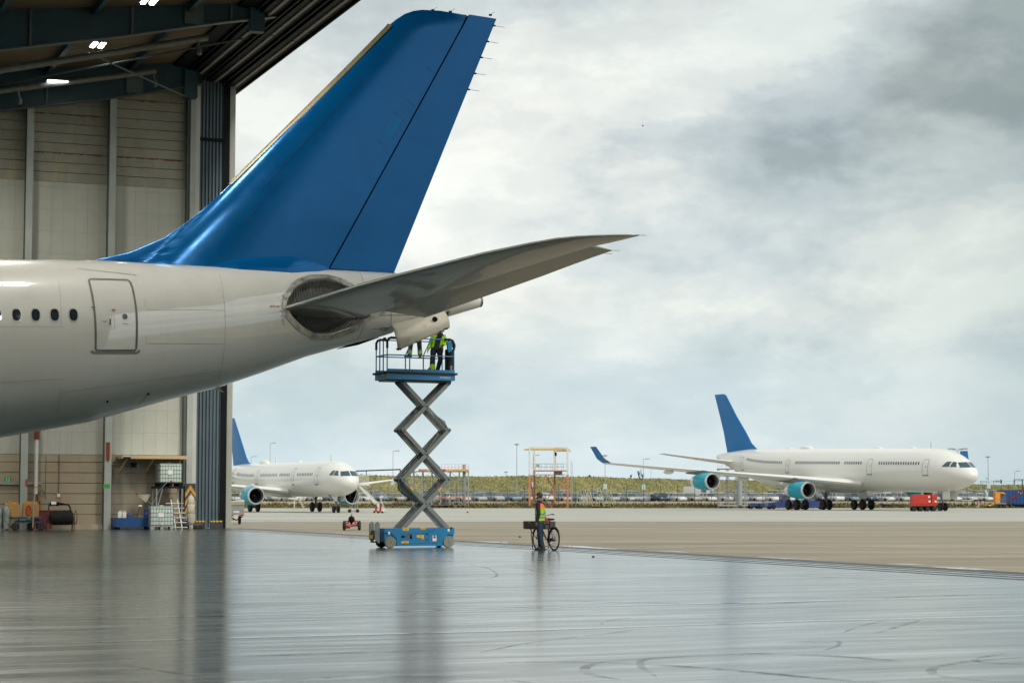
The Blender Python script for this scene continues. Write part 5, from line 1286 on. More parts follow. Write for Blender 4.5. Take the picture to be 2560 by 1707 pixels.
# ------------------------------------------------------------------ people
m_skin = mat('skin', (.42, .24, .16), rough=.55, var=.08, scale=6)
m_skind = mat('tanned skin', (.30, .16, .10), rough=.55, var=.08, scale=6)
m_navy = mat('navy work cloth', (.012, .016, .030), rough=.85, var=.25, scale=9, bump=.3, bscale=14)
m_denim = mat('faded navy trousers', (.020, .030, .062), rough=.85, var=.25, scale=7, bump=.3, bscale=14)
m_hivis = mat('lime hi-vis cloth', (.33, .60, .01), rough=.7, var=.12, scale=7, bump=.2, bscale=12)
m_orange = mat('orange hi-vis cloth', (.85, .13, .02), rough=.7, var=.1, scale=8)
m_refl = mat('grey reflective band', (.17, .22, .24), rough=.4, var=.15, scale=10)
m_hair = mat('dark hair', (.022, .018, .015), rough=.7, var=.3, scale=30)
m_shoe = mat('black work boot', (.018, .018, .018), rough=.6, var=.2)
def body_mesh(J, E, m, par):
    """J: name -> (point, radius); E: bones. one continuous skinned surface"""
    names = list(J); me = bpy.data.meshes.new('body'); me.from_pydata([J[k][0] for k in names], [(names.index(a), names.index(b_)) for a, b_ in E], [])
    o = bpy.data.objects.new('body_src', me); scene.collection.objects.link(o)
    o.modifiers.new('Skin', 'SKIN'); sk = me.skin_vertices[0].data if me.skin_vertices else None
    if sk is None:
        bm = bmesh.new(); bm.from_mesh(me); bm.verts.layers.skin.verify(); bm.to_mesh(me); bm.free(); sk = me.skin_vertices[0].data
    for i, k in enumerate(names):
        r = J[k][1]; sk[i].radius = (r, r) if not isinstance(r, tuple) else r; sk[i].use_root = (k == 'pelvis')
    s_ = o.modifiers.new('Sub', 'SUBSURF'); s_.levels = 2; s_.render_levels = 2
    dg = bpy.context.evaluated_depsgraph_get(); m2 = bpy.data.meshes.new_from_object(o.evaluated_get(dg)); bpy.data.objects.remove(o)
    m2.materials.clear(); m2.materials.append(m); m2.shade_smooth()
    b_ = bpy.data.objects.new('body', m2); scene.collection.objects.link(b_); b_.parent = par; return b_
def lerp3(a, b_, t): return tuple(a[i] + (b_[i] - a[i]) * t for i in range(3))
def loftz(levels, n=20, lean=None):
    """ellipse rings (cx, cy, z, rx, ry)"""
    return MB().loft([[Vector((cx + rx * math.cos(2 * math.pi * k / n), cy + ry * math.sin(2 * math.pi * k / n), z)) for k in range(n)] for cx, cy, z, rx, ry in levels])
def person(lab_, loc, rz, pose, top, legs, hair='short', skin_m=None, hi=None, bands=False, calfband=False, head_tilt=(0, 0)):
    """faces local -y. pose gives joint positions"""
    p = thing('person', lab_, 'person', loc, rz); skin_m = skin_m or m_skin; P_ = dict(pose)
    J = {}
    J['pelvis'] = (P_['pelvis'], .125); J['waist'] = (lerp3(P_['pelvis'], P_['chest'], .45), .115); J['chest'] = (P_['chest'], (.145, .125)); J['neckb'] = (P_['neck'], .06)
    hx, hy, hz_ = P_['head']
    J['jaw'] = (lerp3(P_['neck'], P_['head'], .45), .062); J['skull'] = (P_['head'], (.080, .088)); J['crown'] = ((hx, hy + .01, hz_ + .075), .055)
    E = [('pelvis', 'waist'), ('waist', 'chest'), ('chest', 'neckb'), ('neckb', 'jaw'), ('jaw', 'skull'), ('skull', 'crown')]
    for s_ in 'lr':
        J['sh' + s_] = (P_['sh' + s_], .058); J['el' + s_] = (P_['el' + s_], .040); J['wr' + s_] = (P_['wr' + s_], .027)
        w = Vector(P_['wr' + s_]); d = (w - Vector(P_['el' + s_])).normalized(); sidev = Vector((0, 1, 0)) if abs(d.y) < .9 else Vector((1, 0, 0))
        sidev = (sidev - d * d.dot(sidev)).normalized(); curl = d.cross(sidev) * (-1 if s_ == 'l' else 1)
        pm = w + d * .07; J['pm' + s_] = (tuple(pm), (.036, .018)); E += [('chest', 'sh' + s_), ('sh' + s_, 'el' + s_), ('el' + s_, 'wr' + s_), ('wr' + s_, 'pm' + s_)]
        for f, (o_, ln_) in enumerate(((-.030, .062), (-.010, .072), (.010, .068), (.029, .052))):
            b0 = pm + sidev * o_ + d * .025; b1 = b0 + d * ln_ * .55 + curl * .008; b2 = b1 + d * ln_ * .4 + curl * .022
            for q, (pt_, r_) in enumerate(((b0, .010), (b1, .0085), (b2, .007))): J['f%s%d%d' % (s_, f, q)] = (tuple(pt_), r_)
            E += [('pm' + s_, 'f%s%d0' % (s_, f)), ('f%s%d0' % (s_, f), 'f%s%d1' % (s_, f)), ('f%s%d1' % (s_, f), 'f%s%d2' % (s_, f))]
        t0 = w + d * .035 - sidev * .030; t1 = t0 - sidev * .022 + d * .035 + curl * .01
        J['t%s0' % s_] = (tuple(t0), .011); J['t%s1' % s_] = (tuple(t1), .009); E += [('wr' + s_, 't%s0' % s_), ('t%s0' % s_, 't%s1' % s_)]
        J['hp' + s_] = (P_['hp' + s_], .095); J['kn' + s_] = (P_['kn' + s_], .058); J['an' + s_] = (P_['an' + s_], .040); J['to' + s_] = (P_['to' + s_], .032)
        E += [('pelvis', 'hp' + s_), ('hp' + s_, 'kn' + s_), ('kn' + s_, 'an' + s_), ('an' + s_, 'to' + s_)]
    b_ = body_mesh(J, E, skin_m, p)
    # face and ears, hair
    hd_ = Vector(P_['head']); Mh = Matrix.Rotation(head_tilt[1], 3, 'Z') @ Matrix.Rotation(head_tilt[0], 3, 'X')
    fm = MB().ell(hd_ + Mh @ Vector((0, -.098, -.012)), (.014, .022, .026), 8, 6, Mh).ell(hd_ + Mh @ Vector((.083, .012, -.015)), (.012, .022, .034), 8, 6, Mh).ell(hd_ + Mh @ Vector((-.083, .012, -.015)), (.012, .022, .034), 8, 6, Mh).ell(hd_ + Mh @ Vector((0, -.065, -.085)), (.035, .03, .028), 10, 6, Mh).build('face', skin_m, b_, smooth=60)
    MB().ell(hd_ + Mh @ Vector((.032, -.088, .012)), (.013, .006, .008), 8, 6).ell(hd_ + Mh @ Vector((-.032, -.088, .012)), (.013, .006, .008), 8, 6).ell(hd_ + Mh @ Vector((0, -.096, -.055)), (.022, .006, .005), 8, 6).build('face_features', m_hair, b_, smooth=60)
    hr = MB(); n_, mm = 20, 10; rg = []
    for i in range(mm + 1):
        ph = math.pi * .62 * i / mm; r_ = []
        for k in range(n_):
            t = 2 * math.pi * k / n_; fr_ = .5 - .5 * math.sin(t)                       # 1 at the face side (-y)
            a = ph * (1 - .34 * fr_ ** 2)
            r_.append(hd_ + Mh @ Vector((.092 * math.sin(a) * math.cos(t), .102 * math.sin(a) * math.sin(t) + .008, .118 * math.cos(a) + .006)))
        rg.append(r_)
    hr.loft(rg, cap=False).build('hair', m_hair, p, smooth=60)
    # clothes
    pc, cc, nc = P_['pelvis'], P_['chest'], P_['neck']
    def tor(t, rx, ry): c = lerp3(pc, cc, t) if t <= 1 else lerp3(cc, nc, t - 1); return (c[0], c[1], c[2], rx, ry)
    def garment(f): return [tor(-.12, .190 * f, .135 * f), tor(.15, .182 * f, .130 * f), tor(.5, .178 * f, .125 * f), tor(.85, .198 * f, .135 * f), tor(1.15, .205 * f, .130 * f), tor(1.55, .165 * f, .105 * f), tor(1.85, .085 * f, .08 * f)]
    shirt = loftz(garment(1.0))
    arms = MB()
    for s_ in 'lr':
        a, e, w = P_['sh' + s_], P_['el' + s_], P_['wr' + s_]
        arms.path([lerp3(cc, a, .6), a, lerp3(a, e, .5), e, lerp3(e, w, .5), w], [.075, .078, .066, .058, .052, .044], 12)
    if hi == 'jacket':
        shirt.build('overall_top', top, p, smooth=60)
        jk = MB(); n_ = 22; rg = []
        for (cx, cy, z, rx, ry) in garment(1.13)[:6] + [tor(1.8, .11, .10)]:
            rg.append([Vector((cx + rx * math.cos(t), cy + ry * math.sin(t), z)) for t in [R(-90 + 28) + (2 * math.pi - R(56)) * k / n_ for k in range(n_ + 1)]])
        jk.loft(rg, cap=False, ring_closed=False); jk.v += []; jo = jk.build('jacket', m_hivis, p, smooth=60); so = jo.modifiers.new('Solidify', 'SOLIDIFY'); so.thickness = .012
        arms.build('sleeves', m_hivis, p, smooth=60)
        MB().loft([[Vector((nc[0] + r_ * math.cos(2 * math.pi * k / 16), nc[1] + r_ * .9 * math.sin(2 * math.pi * k / 16), nc[2] + dz)) for k in range(16)] for r_, dz in ((.135, -.06), (.10, .0), (.085, .045))], cap=False).build('collar', m_navy, p, smooth=60)
        a = Vector(P_['shr']); MB().ell((a + Vector(nc)) / 2 + Vector((0, 0, .015)), (.06, .06, .03), 10, 6).build('shoulder_patch', m_orange, p, smooth=60)
    elif hi == 'plain':
        shirt.add(arms.v, arms.f); shirt.build('work_jacket', top, p, smooth=60)
    else:
        shirt.v += []; off = len(shirt.v); shirt.add(arms.v, arms.f); shirt.build('sweater', top, p, smooth=60)
        g = garment(1.10); loftz([(a, b2, c - .0, d, e) for a, b2, c, d, e in g[:4]] + [tor(1.09, .222, .149)]).build('vest', m_hivis, p, smooth=60)
        vest_up = loftz([tor(1.08, .223, .150), tor(1.25, .21, .140), tor(1.5, .178, .12), tor(1.8, .095, .09)]).build('vest_yoke', m_orange, p, smooth=60)
        for t in (.18, .48): c = tor(t, .203, .146); loftz([(c[0], c[1], c[2] - .028, c[3], c[4]), (c[0], c[1], c[2] + .028, c[3], c[4])]).build('reflective_band', m_refl, p, smooth=60)
        MB().loft([[Vector((nc[0] + r_ * math.cos(2 * math.pi * k / 16), nc[1] + r_ * .9 * math.sin(2 * math.pi * k / 16), nc[2] + dz)) for k in range(16)] for r_, dz in ((.11, -.04), (.08, .0), (.072, .05))], cap=False).build('collar', m_navy, p, smooth=60)
    tz = MB(); tz.loft([[Vector((c[0] + c[3] * math.cos(2 * math.pi * k / 18), c[1] + c[4] * math.sin(2 * math.pi * k / 18), c[2])) for k in range(18)] for c in (tor(-.35, .165, .125), tor(-.1, .178, .132), tor(.2, .168, .125))])
    for s_ in 'lr':
        a, k_, n2 = P_['hp' + s_], P_['kn' + s_], P_['an' + s_]
        tz.path([lerp3(pc, a, .8), lerp3(a, k_, .25), lerp3(a, k_, .6), k_, lerp3(k_, n2, .3), lerp3(k_, n2, .7), (n2[0], n2[1], n2[2] + .0)], [.11, .112, .092, .082, .078, .072, .070], 14)
    tz.build('trousers', legs, p, smooth=60)
    for s_ in 'lr':
        n2, t2, k_ = Vector(P_['an' + s_]), Vector(P_['to' + s_]), Vector(P_['kn' + s_])
        if calfband:
            for f0, f1, mm_ in ((.52, .66, m_refl), (.66, .84, m_hivis), (.84, .93, m_refl)): MB().tube(k_.lerp(n2, f0), k_.lerp(n2, f1), .083, n=14).build('calf_band', mm_, p, smooth=60)
        d = (t2 - n2); d.z = 0; d.normalize(); bz_ = min(n2.z, t2.z) - .055
        sd_ = Vector((-d.y, d.x, 0)); rg = []
        for f, w, h in ((-.085, .028, .07), (-.06, .042, .13), (0, .045, .14), (.07, .046, .10), (.13, .050, .072), (.18, .040, .052), (.20, .018, .03)):
            c = n2 + d * f; rg.append([Vector((c.x, c.y, 0)) + sd_ * w * i + Vector((0, 0, bz_ + h * j)) for i, j in ((-1, 0), (1, 0), (1.05, .35), (.85, .8), (.4, 1), (-.4, 1), (-.85, .8), (-1.05, .35))])
        MB().loft(rg).build('boot', m_shoe, p, smooth=50)
    return p
def stand(dx=0., lean=0., armL=None, armR=None, step=.05):
    P_ = {'pelvis': (0, 0, .96), 'chest': (lean * .4, 0, 1.30), 'neck': (lean * .7, -.01, 1.50), 'head': (lean, -.02, 1.665)}
    for s_, k in (('l', 1), ('r', -1)):
        P_['sh' + s_] = (k * .185 + lean * .6, 0, 1.43); P_['el' + s_] = (k * .225 + lean * .4, .02, 1.14); P_['wr' + s_] = (k * .225 + lean * .2, -.05, .89)
        P_['hp' + s_] = (k * .095, 0, .90); P_['kn' + s_] = (k * .105, -.01, .50); P_['an' + s_] = (k * .11, .02, .10); P_['to' + s_] = (k * .13, -.12, .06)
    if armL: P_['ell'], P_['wrl'] = armL
    if armR: P_['elr'], P_['wrr'] = armR
    return P_
# man beside the bicycle: faces photo-left and a little away, looks up
pose = stand(armR=((-.20, .05, 1.15), (-.15, -.04, .91)), armL=((.23, .05, 1.14), (.22, -.02, .89)))
pose['head'] = (0, -.035, 1.69); pose['tor'] = (-.12, -.14, .06); pose['knr'] = (-.10, -.04, .50); pose['anr'] = (-.10, -.03, .10); pose['anl'] = (.08, .12, .10); pose['knl'] = (.09, .03, .50); pose['tol'] = (.10, -.02, .06)
pg_ = gp(1350, 1375.5)
person('man in navy sweater and lime vest with orange yoke standing beside a bicycle, looking up', (pg_.x, pg_.y, 0), R(-112), pose, m_navy, m_denim, skin_m=m_skind, head_tilt=(R(-14), 0))
# mechanic on the platform in an open lime jacket
pose = stand(lean=.10, armR=((-.30, .06, 1.16), (-.36, .0, .92)), armL=((.30, .04, 1.16), (.24, -.18, 1.02)))
pose['pelvis'] = (.04, 0, .90); pose['chest'] = (.10, 0, 1.17); pose['neck'] = (.16, -.05, 1.34); pose['head'] = (.21, -.10, 1.465); pose['shl'] = (.29, 0, 1.27); pose['shr'] = (-.08, 0, 1.29); pose['hpl'] = (.13, 0, .85); pose['hpr'] = (-.06, 0, .85); pose['elr'] = (-.18, .06, 1.08); pose['wrr'] = (-.24, .0, .84); pose['ell'] = (.36, .04, 1.06); pose['wrl'] = (.26, -.2, .96); pose['knl'] = (.17, -.03, .50); pose['anl'] = (.05, .14, .12); pose['tol'] = (.03, .02, .06); pose['knr'] = (-.10, -.02, .50); pose['anr'] = (-.14, .0, .10); pose['tor'] = (-.18, -.13, .06)
w_ = LC + LA * .74 + LW * .05
person('mechanic in open lime jacket over navy overall standing on the lift platform', (w_.x, w_.y, ZP + .235), R(-2), pose, m_navy, m_navy, hi='jacket', calfband=False)
pr_ = [o for o in scene.objects if str(o.get('label', '')).startswith('mechanic in open')][0]
MB().tube((-.125, .0, .12), (-.10, -.02, .34), .088, n=14).build('calf_band', m_hivis, pr_, smooth=60)
# second mechanic: only his legs show under the open panel; he stands on the far middle rail
pose = stand(lean=.12, armR=((-.22, -.10, 1.20), (-.10, -.25, 1.35)), armL=((.26, -.10, 1.20), (.20, -.25, 1.35)))
pose['knl'] = (.17, -.03, .50); pose['anl'] = (.20, .02, .10); pose['tol'] = (.20, -.10, .05); pose['anr'] = (-.16, .02, .115); pose['tor'] = (-.27, -.05, .075); pose['knr'] = (-.11, -.02, .50)
w_ = LC + LA * .16 + LW * (W2 - .03)
person('second mechanic, only his navy trouser legs with lime calf bands showing under the open panel', (w_.x, w_.y, ZM - .01), R(0), pose, m_navy, m_navy, hi='plain', calfband=True)

# ------------------------------------------------------------------ cargo bicycle
m_bk = mat('black bicycle enamel', (.015, .015, .016), rough=.35, var=.1)
m_chrome = mat('dull chrome', (.35, .35, .35), rough=.3, metal=.8)
bg = gp(1385.5, 1376)
BD = Vector((-.44, .90, 0)).normalized()
bike = thing('bicycle', 'black cargo bicycle with a long box rack and red tin, standing behind the man', 'bicycle', (bg.x, bg.y, 0), math.atan2(BD.y, BD.x))
def bwheel(x, name='wheel'):
    r = .335; w = MB().path([(r * math.cos(t), 0, r * math.sin(t)) for t in [2 * math.pi * k / 40 for k in range(40)]], .024, 8, closed=True).build(name, m_tyre, bike, smooth=60); w.location = (x, 0, r + .02)
    MB().path([(.31 * math.cos(t), 0, .31 * math.sin(t)) for t in [2 * math.pi * k / 40 for k in range(40)]], .010, 6, closed=True).build('rim', m_chrome, w, smooth=60)
    sp = MB()
    for k in range(28):
        t = 2 * math.pi * k / 28; sp.tube((0, .02 * (-1) ** k, 0), (.31 * math.cos(t), 0, .31 * math.sin(t)), .0016, n=4)
    sp.tube((0, -.05, 0), (0, .05, 0), .022, n=10).build('spokes', m_chrome, w)
    MB().path([((r + .045) * math.cos(t), 0, (r + .045) * math.sin(t)) for t in [R(20) + R(150) * k / 16 for k in range(17)]], .018, 6).build('mudguard', m_bk, w, smooth=60)
    return w
bwheel(0, 'rear_wheel'); bwheel(1.12, 'front_wheel')
fr = MB().tube((0, .04, .355), (.46, 0, .30), .011).tube((0, -.04, .355), (.46, 0, .30), .011).tube((0, .04, .355), (.30, 0, .80), .010).tube((0, -.04, .355), (.30, 0, .80), .010).tube((.46, 0, .30), (.28, 0, .88), .016).tube((.46, 0, .30), (.92, 0, .74), .019).tube((.30, 0, .80), (.90, 0, .84), .016).tube((.93, 0, .70), (.89, 0, .92), .020)
fr.tube((.93, .05, .72), (1.12, .05, .355), .012).tube((.93, -.05, .72), (1.12, -.05, .355), .012)
fr.build('frame', m_bk, bike, smooth=40)
MB().lathe([(.02, -.008), (.10, -.008), (.10, .008), (.02, .008)], (.46, -.06, .30), axis='Y', n=24).tube((.46, -.07, .30), (.44, -.09, .14), .010).tube((.46, .07, .30), (.48, .09, .46), .010).box((.44, -.13, .14), (.09, .08, .02)).box((.48, .13, .46), (.09, .08, .02)).build('crank', m_bk, bike)
MB().box((.23, -.062, .335), (.46, .012, .10), 0, .004).build('chain_guard', m_bk, bike)
MB().tube((.285, 0, .86), (.275, 0, .93), .014).ell((.16, 0, .965), (.06, .10, .035), 14, 8).ell((.25, 0, .965), (.15, .055, .032), 14, 8).build('saddle', m_padd, bike, smooth=60)
MB().tube((.89, 0, .92), (.87, 0, 1.05), .013).path([(.62, -.30, 1.10), (.72, -.29, 1.12), (.85, -.20, 1.08), (.87, 0, 1.05), (.85, .20, 1.08), (.72, .29, 1.12), (.62, .30, 1.10)], .012, 8).tube((.60, -.30, 1.10), (.72, -.295, 1.12), .018).tube((.60, .30, 1.10), (.72, .295, 1.12), .018).build('handlebar', m_bk, bike, smooth=40)
rk = MB()
m_box = mat('grey wooden crate', (.075, .065, .065), rough=.8, var=.25, scale=6)
for a, b_ in (((.55, .33), (1.45, .33)), ((.55, -.33), (1.45, -.33)), ((.55, -.33), (.55, .33)), ((1.45, -.33), (1.45, .33))): rk.tube((a[0], a[1], .665), (b_[0], b_[1], .665), .012)
rk.tube((.93, 0, .72), (.70, 0, .665), .012).tube((1.12, .05, .355), (1.3, .2, .665), .010).tube((1.12, -.05, .355), (1.3, -.2, .665), .010).build('front_rack', m_bk, bike, smooth=40)
MB().path([(1.0, .30, .66), (.95, .30, .40), (.93, .28, .04), (.93, .20, .015), (.93, -.20, .015), (.93, -.28, .04), (.95, -.30, .40), (1.0, -.30, .66)], .014, 8).build('stand', m_bk, bike, smooth=40)
MB().path([(.50, 0, .28), (.40, -.12, .05), (.42, -.20, .02), (.52, -.24, .02)], .011, 8).build('side_stand', m_bk, bike, smooth=40)
BM = lambda x, y, z: bike.location + Vector((BD.x * x - BD.y * y, BD.y * x + BD.x * y, z))
ct = thing('crate', 'long dark grey open crate carried on the front rack of the bicycle', 'crate', BM(1.02, .0, .68), math.atan2(BD.y, BD.x))
q = MB().box((0, .34, .11), (.86, .02, .22)).box((0, -.34, .11), (.86, .02, .22)).box((.42, 0, .11), (.02, .66, .22)).box((-.42, 0, .11), (.02, .66, .22)).box((0, 0, .012), (.82, .66, .02)); q.build('crate_sides', m_box, ct)
MB().box((0, .352, .17), (.14, .006, .035)).box((-.432, .1, .16), (.006, .14, .035)).build('handle_slot', m_chrome, ct)
rb = thing('tin', 'small red tin standing at the near end of the bicycle crate', 'tin', BM(.72, -.1, .69), math.atan2(BD.y, BD.x))
MB().box((0, 0, .16), (.16, .16, .32), 0, .02).build('tin_body', mat('red tin paint', (.55, .01, .02), rough=.35), rb); MB().lathe([(.03, 0), (.03, .03), (.005, .031)], (.03, .03, .32), n=12).build('cap', m_red, rb)
# ------------------------------------------------------------------ everything out on the apron and beyond
def base(px, py, z=0.):
    """ground point under a pixel, and pixel -> metres converters about it"""
    p = gp(px, py, z)
    if p.y > 316: p = at(px, py, 319.6); p.z = .11
    Yp = p.y
    return p, (lambda a: at(a, py, Yp).x - p.x), (lambda b_: at(px, b_, Yp).z - p.z)
m_orng = mat('orange steel paint', (.52, .19, .085), rough=.5, var=.2, scale=2)
m_wht = mat('white steel paint', (.66, .66, .62), rough=.5, var=.1, scale=2)
m_galv = mat('galvanised scaffold tube', (.40, .42, .40), rough=.45, metal=.4, var=.15, scale=3)
m_cream = mat('cream steel paint', (.58, .54, .40), rough=.55, var=.15, scale=2)
m_yellow = mat('yellow crane beam', (.62, .40, .06), rough=.5, var=.15, scale=1.5)
m_rustb = mat('rust red frame', (.14, .025, .018), rough=.6, var=.25, scale=2)
m_cblue = mat('deep blue container paint', (.004, .055, .20), rough=.5, var=.12, scale=.8)
m_tugb = mat('tug blue paint', (.03, .055, .22), rough=.4, var=.12, scale=2)
m_redp = mat('bright red machine paint', (.48, .035, .02), rough=.42, var=.1, scale=1.5)
m_tarp = mat('cream tarpaulin', (.50, .47, .38), rough=.8, var=.15, scale=3, bump=.3)
m_gry = mat('grey machine paint', (.30, .32, .32), rough=.5, var=.12, scale=2)

# ---- light masts
def mast(px, pb, pt, Y, lab_, head='single', box=None, r=.065):
    p = at(px, pb, Y); zt = at(px, pt, Y).z; z0 = p.z
    t = thing('light_mast', lab_, 'light mast', (p.x, Y, z0), 0, 'light masts around the apron and car park'); h = zt - z0
    MB().tube((0, 0, 0), (0, 0, h), r, r * .55, n=10).build('pole', m_galv, t, smooth=40)
    hd_ = MB()
    if head == 'twin':
        for s_ in (-1, 1): hd_.bar((0, 0, h - .3), (s_ * 1.1, 0, h), .08).box((s_ * 1.25, 0, h + .05), (.9, .4, .2), 0, .05)
        for s_ in (-1, 1): hd_.box((s_ * .55, .3, h + .02), (.5, .35, .16), 0, .04)
    elif head == 'disc': hd_.lathe([(.08, 0), (.42, .04), (.45, .12), (.2, .22), (.02, .25)], (0, 0, h), n=14)
    else: hd_.bar((0, 0, h - .08), (.45, 0, h), .07).box((.75, 0, h + .03), (.7, .28, .12), 0, .03)
    hd_.build('lamp_head', m_gry, t)
    if box is not None:
        zb_ = at(px, box, Y).z - z0; MB().box((0, -.2, zb_), (.60, .22, .85), 0, .03).build('switch_box', mat('pale blue switch box', (.52, .66, .70), rough=.5), t)
    return t
mast(674, 1262, 1107, 380, 'tall slim light mast rising behind the crown of the twin engined airliner', 'single')
mast(627, 1262, 1141, 400, 'short light mast seen just behind the blue fin of the left airliner', 'single')
mast(982, 1256, 1127, 334, 'light mast just left of the scissor arms, with a pale switch box', 'single', 1206)
mast(1292, 1258, 1112, 336, 'tallest slim mast left of the orange gantry', 'disc', None, .08)
mast(1333, 1258, 1138, 340, 'light mast seen through the white frame of the orange gantry', 'single', 1211)
mast(1513, 1258, 1140, 336, 'light mast below the left winglet of the four engined airliner, pale switch box', 'disc', 1216)
mast(1609, 1258, 1147, 338, 'light mast behind the outer wing of the four engined airliner, narrow switch box', 'single', 1217)
mast(1628, 1240, 1170, 520, 'small distant mast under the outer wing beyond the grass bank', 'single')
mast(2397, 1256, 1122, 345, 'twin headed floodlight mast rising behind the cockpit of the four engined airliner', 'twin', None, .085)
mast(2472, 1256, 1143, 336, 'tall floodlight mast right of the airliner nose, with a pale green switch box', 'disc', 1214, .085)
mast(2538, 1250, 1177, 380, 'thin street light behind the blue container', 'single')
mast(2467, 1215, 1196, 640, 'small signal lamp on top of the bank beside the floodlight mast', 'disc')
mast(1265, 1190, 1181, 412, 'short dark signal post on the crest of the bank left of the gantry', 'disc')
# ---- perimeter fence
fence = thing('perimeter_fence', 'tall wire fence on slender dark posts between the apron verge and the parked cars', 'fence', (0, 322.5, .3))
fp = MB().box((0, 0, 1.55), (.08, .08, 3.1)).bar((0, 0, 3.05), (0, -.35, 3.45), .05).build('post', m_dsteel, fence); fp.location = (-75, 0, 0)
x = -75 + 2.75
k = 0
while x < 112:
    c = fp.copy(); scene.collection.objects.link(c); c.parent = fence; c.location = (x, random.uniform(-.05, .05), 0); x += 2.75; k += 1
wr = MB()
for z in (.1, .8, 1.5, 2.2, 3.0): wr.box((18, 0, z), (190, .01, .01))
for z in (3.2, 3.4): wr.box((18, -.2 - (z - 3.2), z), (190, .012, .012))
wr.build('wire', m_galv, fence)
# ---- cars in the car park
CARC = [('silver', (.52, .53, .53)), ('white', (.72, .72, .70)), ('dark grey', (.07, .075, .08)), ('light grey', (.40, .41, .41)), ('black', (.02, .02, .022)), ('pale blue', (.20, .27, .32)), ('dark red', (.16, .02, .02)), ('navy', (.03, .05, .10)), ('beige', (.40, .37, .30))]
m_carglass = mat('car window glass', (.09, .11, .12), rough=.05, var=.1, spec=.9)  # base colour lifted to stand in for reflected sky
m_headl = mat('clear headlamp', (.65, .68, .68), rough=.1, metal=.3)
def car_mesh(kind):
    """side profile as stations: (x, sill z, shoulder z, roof z, half width, roof half width); front at -x"""
    P = {'hatchback': (4.1, 1.46, [(-.2, .62), (.85, 1.46), (2.9, 1.44), (3.85, .95)], .68), 'saloon': (4.5, 1.43, [(1.35, .90), (2.0, 1.42), (3.1, 1.40), (3.95, .98)], .62), 'estate': (4.6, 1.48, [(1.3, .92), (1.95, 1.47), (4.2, 1.42), (4.5, .98)], .62), 'people carrier': (4.6, 1.70, [(.85, 1.0), (1.65, 1.69), (4.2, 1.66), (4.55, 1.0)], .75), 'van': (5.0, 1.95, [(.75, 1.15), (1.45, 1.94), (4.9, 1.93), (4.95, 1.1)], .9)}[kind]
    L, H, roof, hood = P; roof = [(max(a, .95) if i == 0 else a, z) for i, (a, z) in enumerate(roof)]
    low = MB(); W = .88; rg = []
    zs = roof[0][1] if roof[0][1] > .85 else .92; zs = max(zs, .88)
    st = [(0, .38, .55, .62), (.10, .26, .66, .80), (.5, .22, .76, .86), (roof[0][0] - .05, .20, zs - .02, .88), (L * .5, .20, zs + .02, .89), (roof[3][0] - .1, .20, zs + .04, .88), (L - .12, .28, zs, .84), (L, .42, zs - .25, .74)]
    for x, z0, z1, w in st:
        rg.append([Vector((x - L / 2, y, z)) for y, z in ((-w * .9, z0), (w * .9, z0), (w, z0 + (z1 - z0) * .35), (w * .98, z0 + (z1 - z0) * .75), (w * .88, z1), (-w * .88, z1), (-w * .98, z0 + (z1 - z0) * .75), (-w, z0 + (z1 - z0) * .35))])
    low.loft(rg)
    # roof skin on top of the glasshouse
    a, b_, c, d = roof
    low.loft([[Vector((x - L / 2, y, z)) for y, z in ((-w, zz - .05), (w, zz - .05), (w * .92, zz), (-w * .92, zz))] for x, zz, w in ((b_[0], b_[1], .60), ((b_[0] + c[0]) / 2, max(b_[1], c[1]) + .03, .64), (c[0], c[1], .62))])
    for x in (b_[0] + .05, (b_[0] + c[0]) / 2 + .1, c[0]):
        for s_ in (-1, 1): low.bar((x - L / 2, s_ * .63, H - .06), (x - L / 2 + .05, s_ * .80, zs), .06, .07)
    gl = MB().loft([[Vector((x - L / 2, y, z)) for y, z in ((-w0, zs - .02), (w0, zs - .02), (w1, zz), (-w1, zz))] for x, w0, w1, zz in ((a[0], .74, .72, zs + .02), (b_[0], .80, .62, b_[1] - .04), (c[0], .80, .63, c[1] - .04), (d[0], .74, .70, zs + .03))])
    return low, gl, L
m_carp = {n_: mat(n_ + ' car paint', c_, rough=.3, var=.03, coat=.5) for n_, c_ in CARC}
PROTO = {}
def make_car(kind, colour):
    low, gl, L = car_mesh(kind)
    t = thing('parked_car', 'car', 'car', (0, 0, 0), 0, 'cars in the car park beyond the fence')
    b_ = low.build('car_body', m_carp[colour], t, smooth=35); gl.build('windows', m_carglass, t, smooth=30)
    w0 = None
    for x in (-L / 2 + .82, L / 2 - .85):
        for s_ in (-1, 1):
            if w0 is None: w0 = MB().lathe([(.02, -.09), (.2, -.1), (.30, -.1), (.32, 0), (.30, .1), (.2, .1), (.02, .09)], axis='Y', n=14).build('wheel', m_tyre, t, smooth=40); o_ = w0
            else: o_ = w0.copy(); scene.collection.objects.link(o_); o_.parent = t
            o_.location = (x, s_ * .78, .32)
    for s_ in (-1, 1): MB().box((-L / 2 + .10, s_ * .60, .66), (.12, .30, .14), 0, .03).build('headlight', m_headl, t)
    return t
random.seed(21)
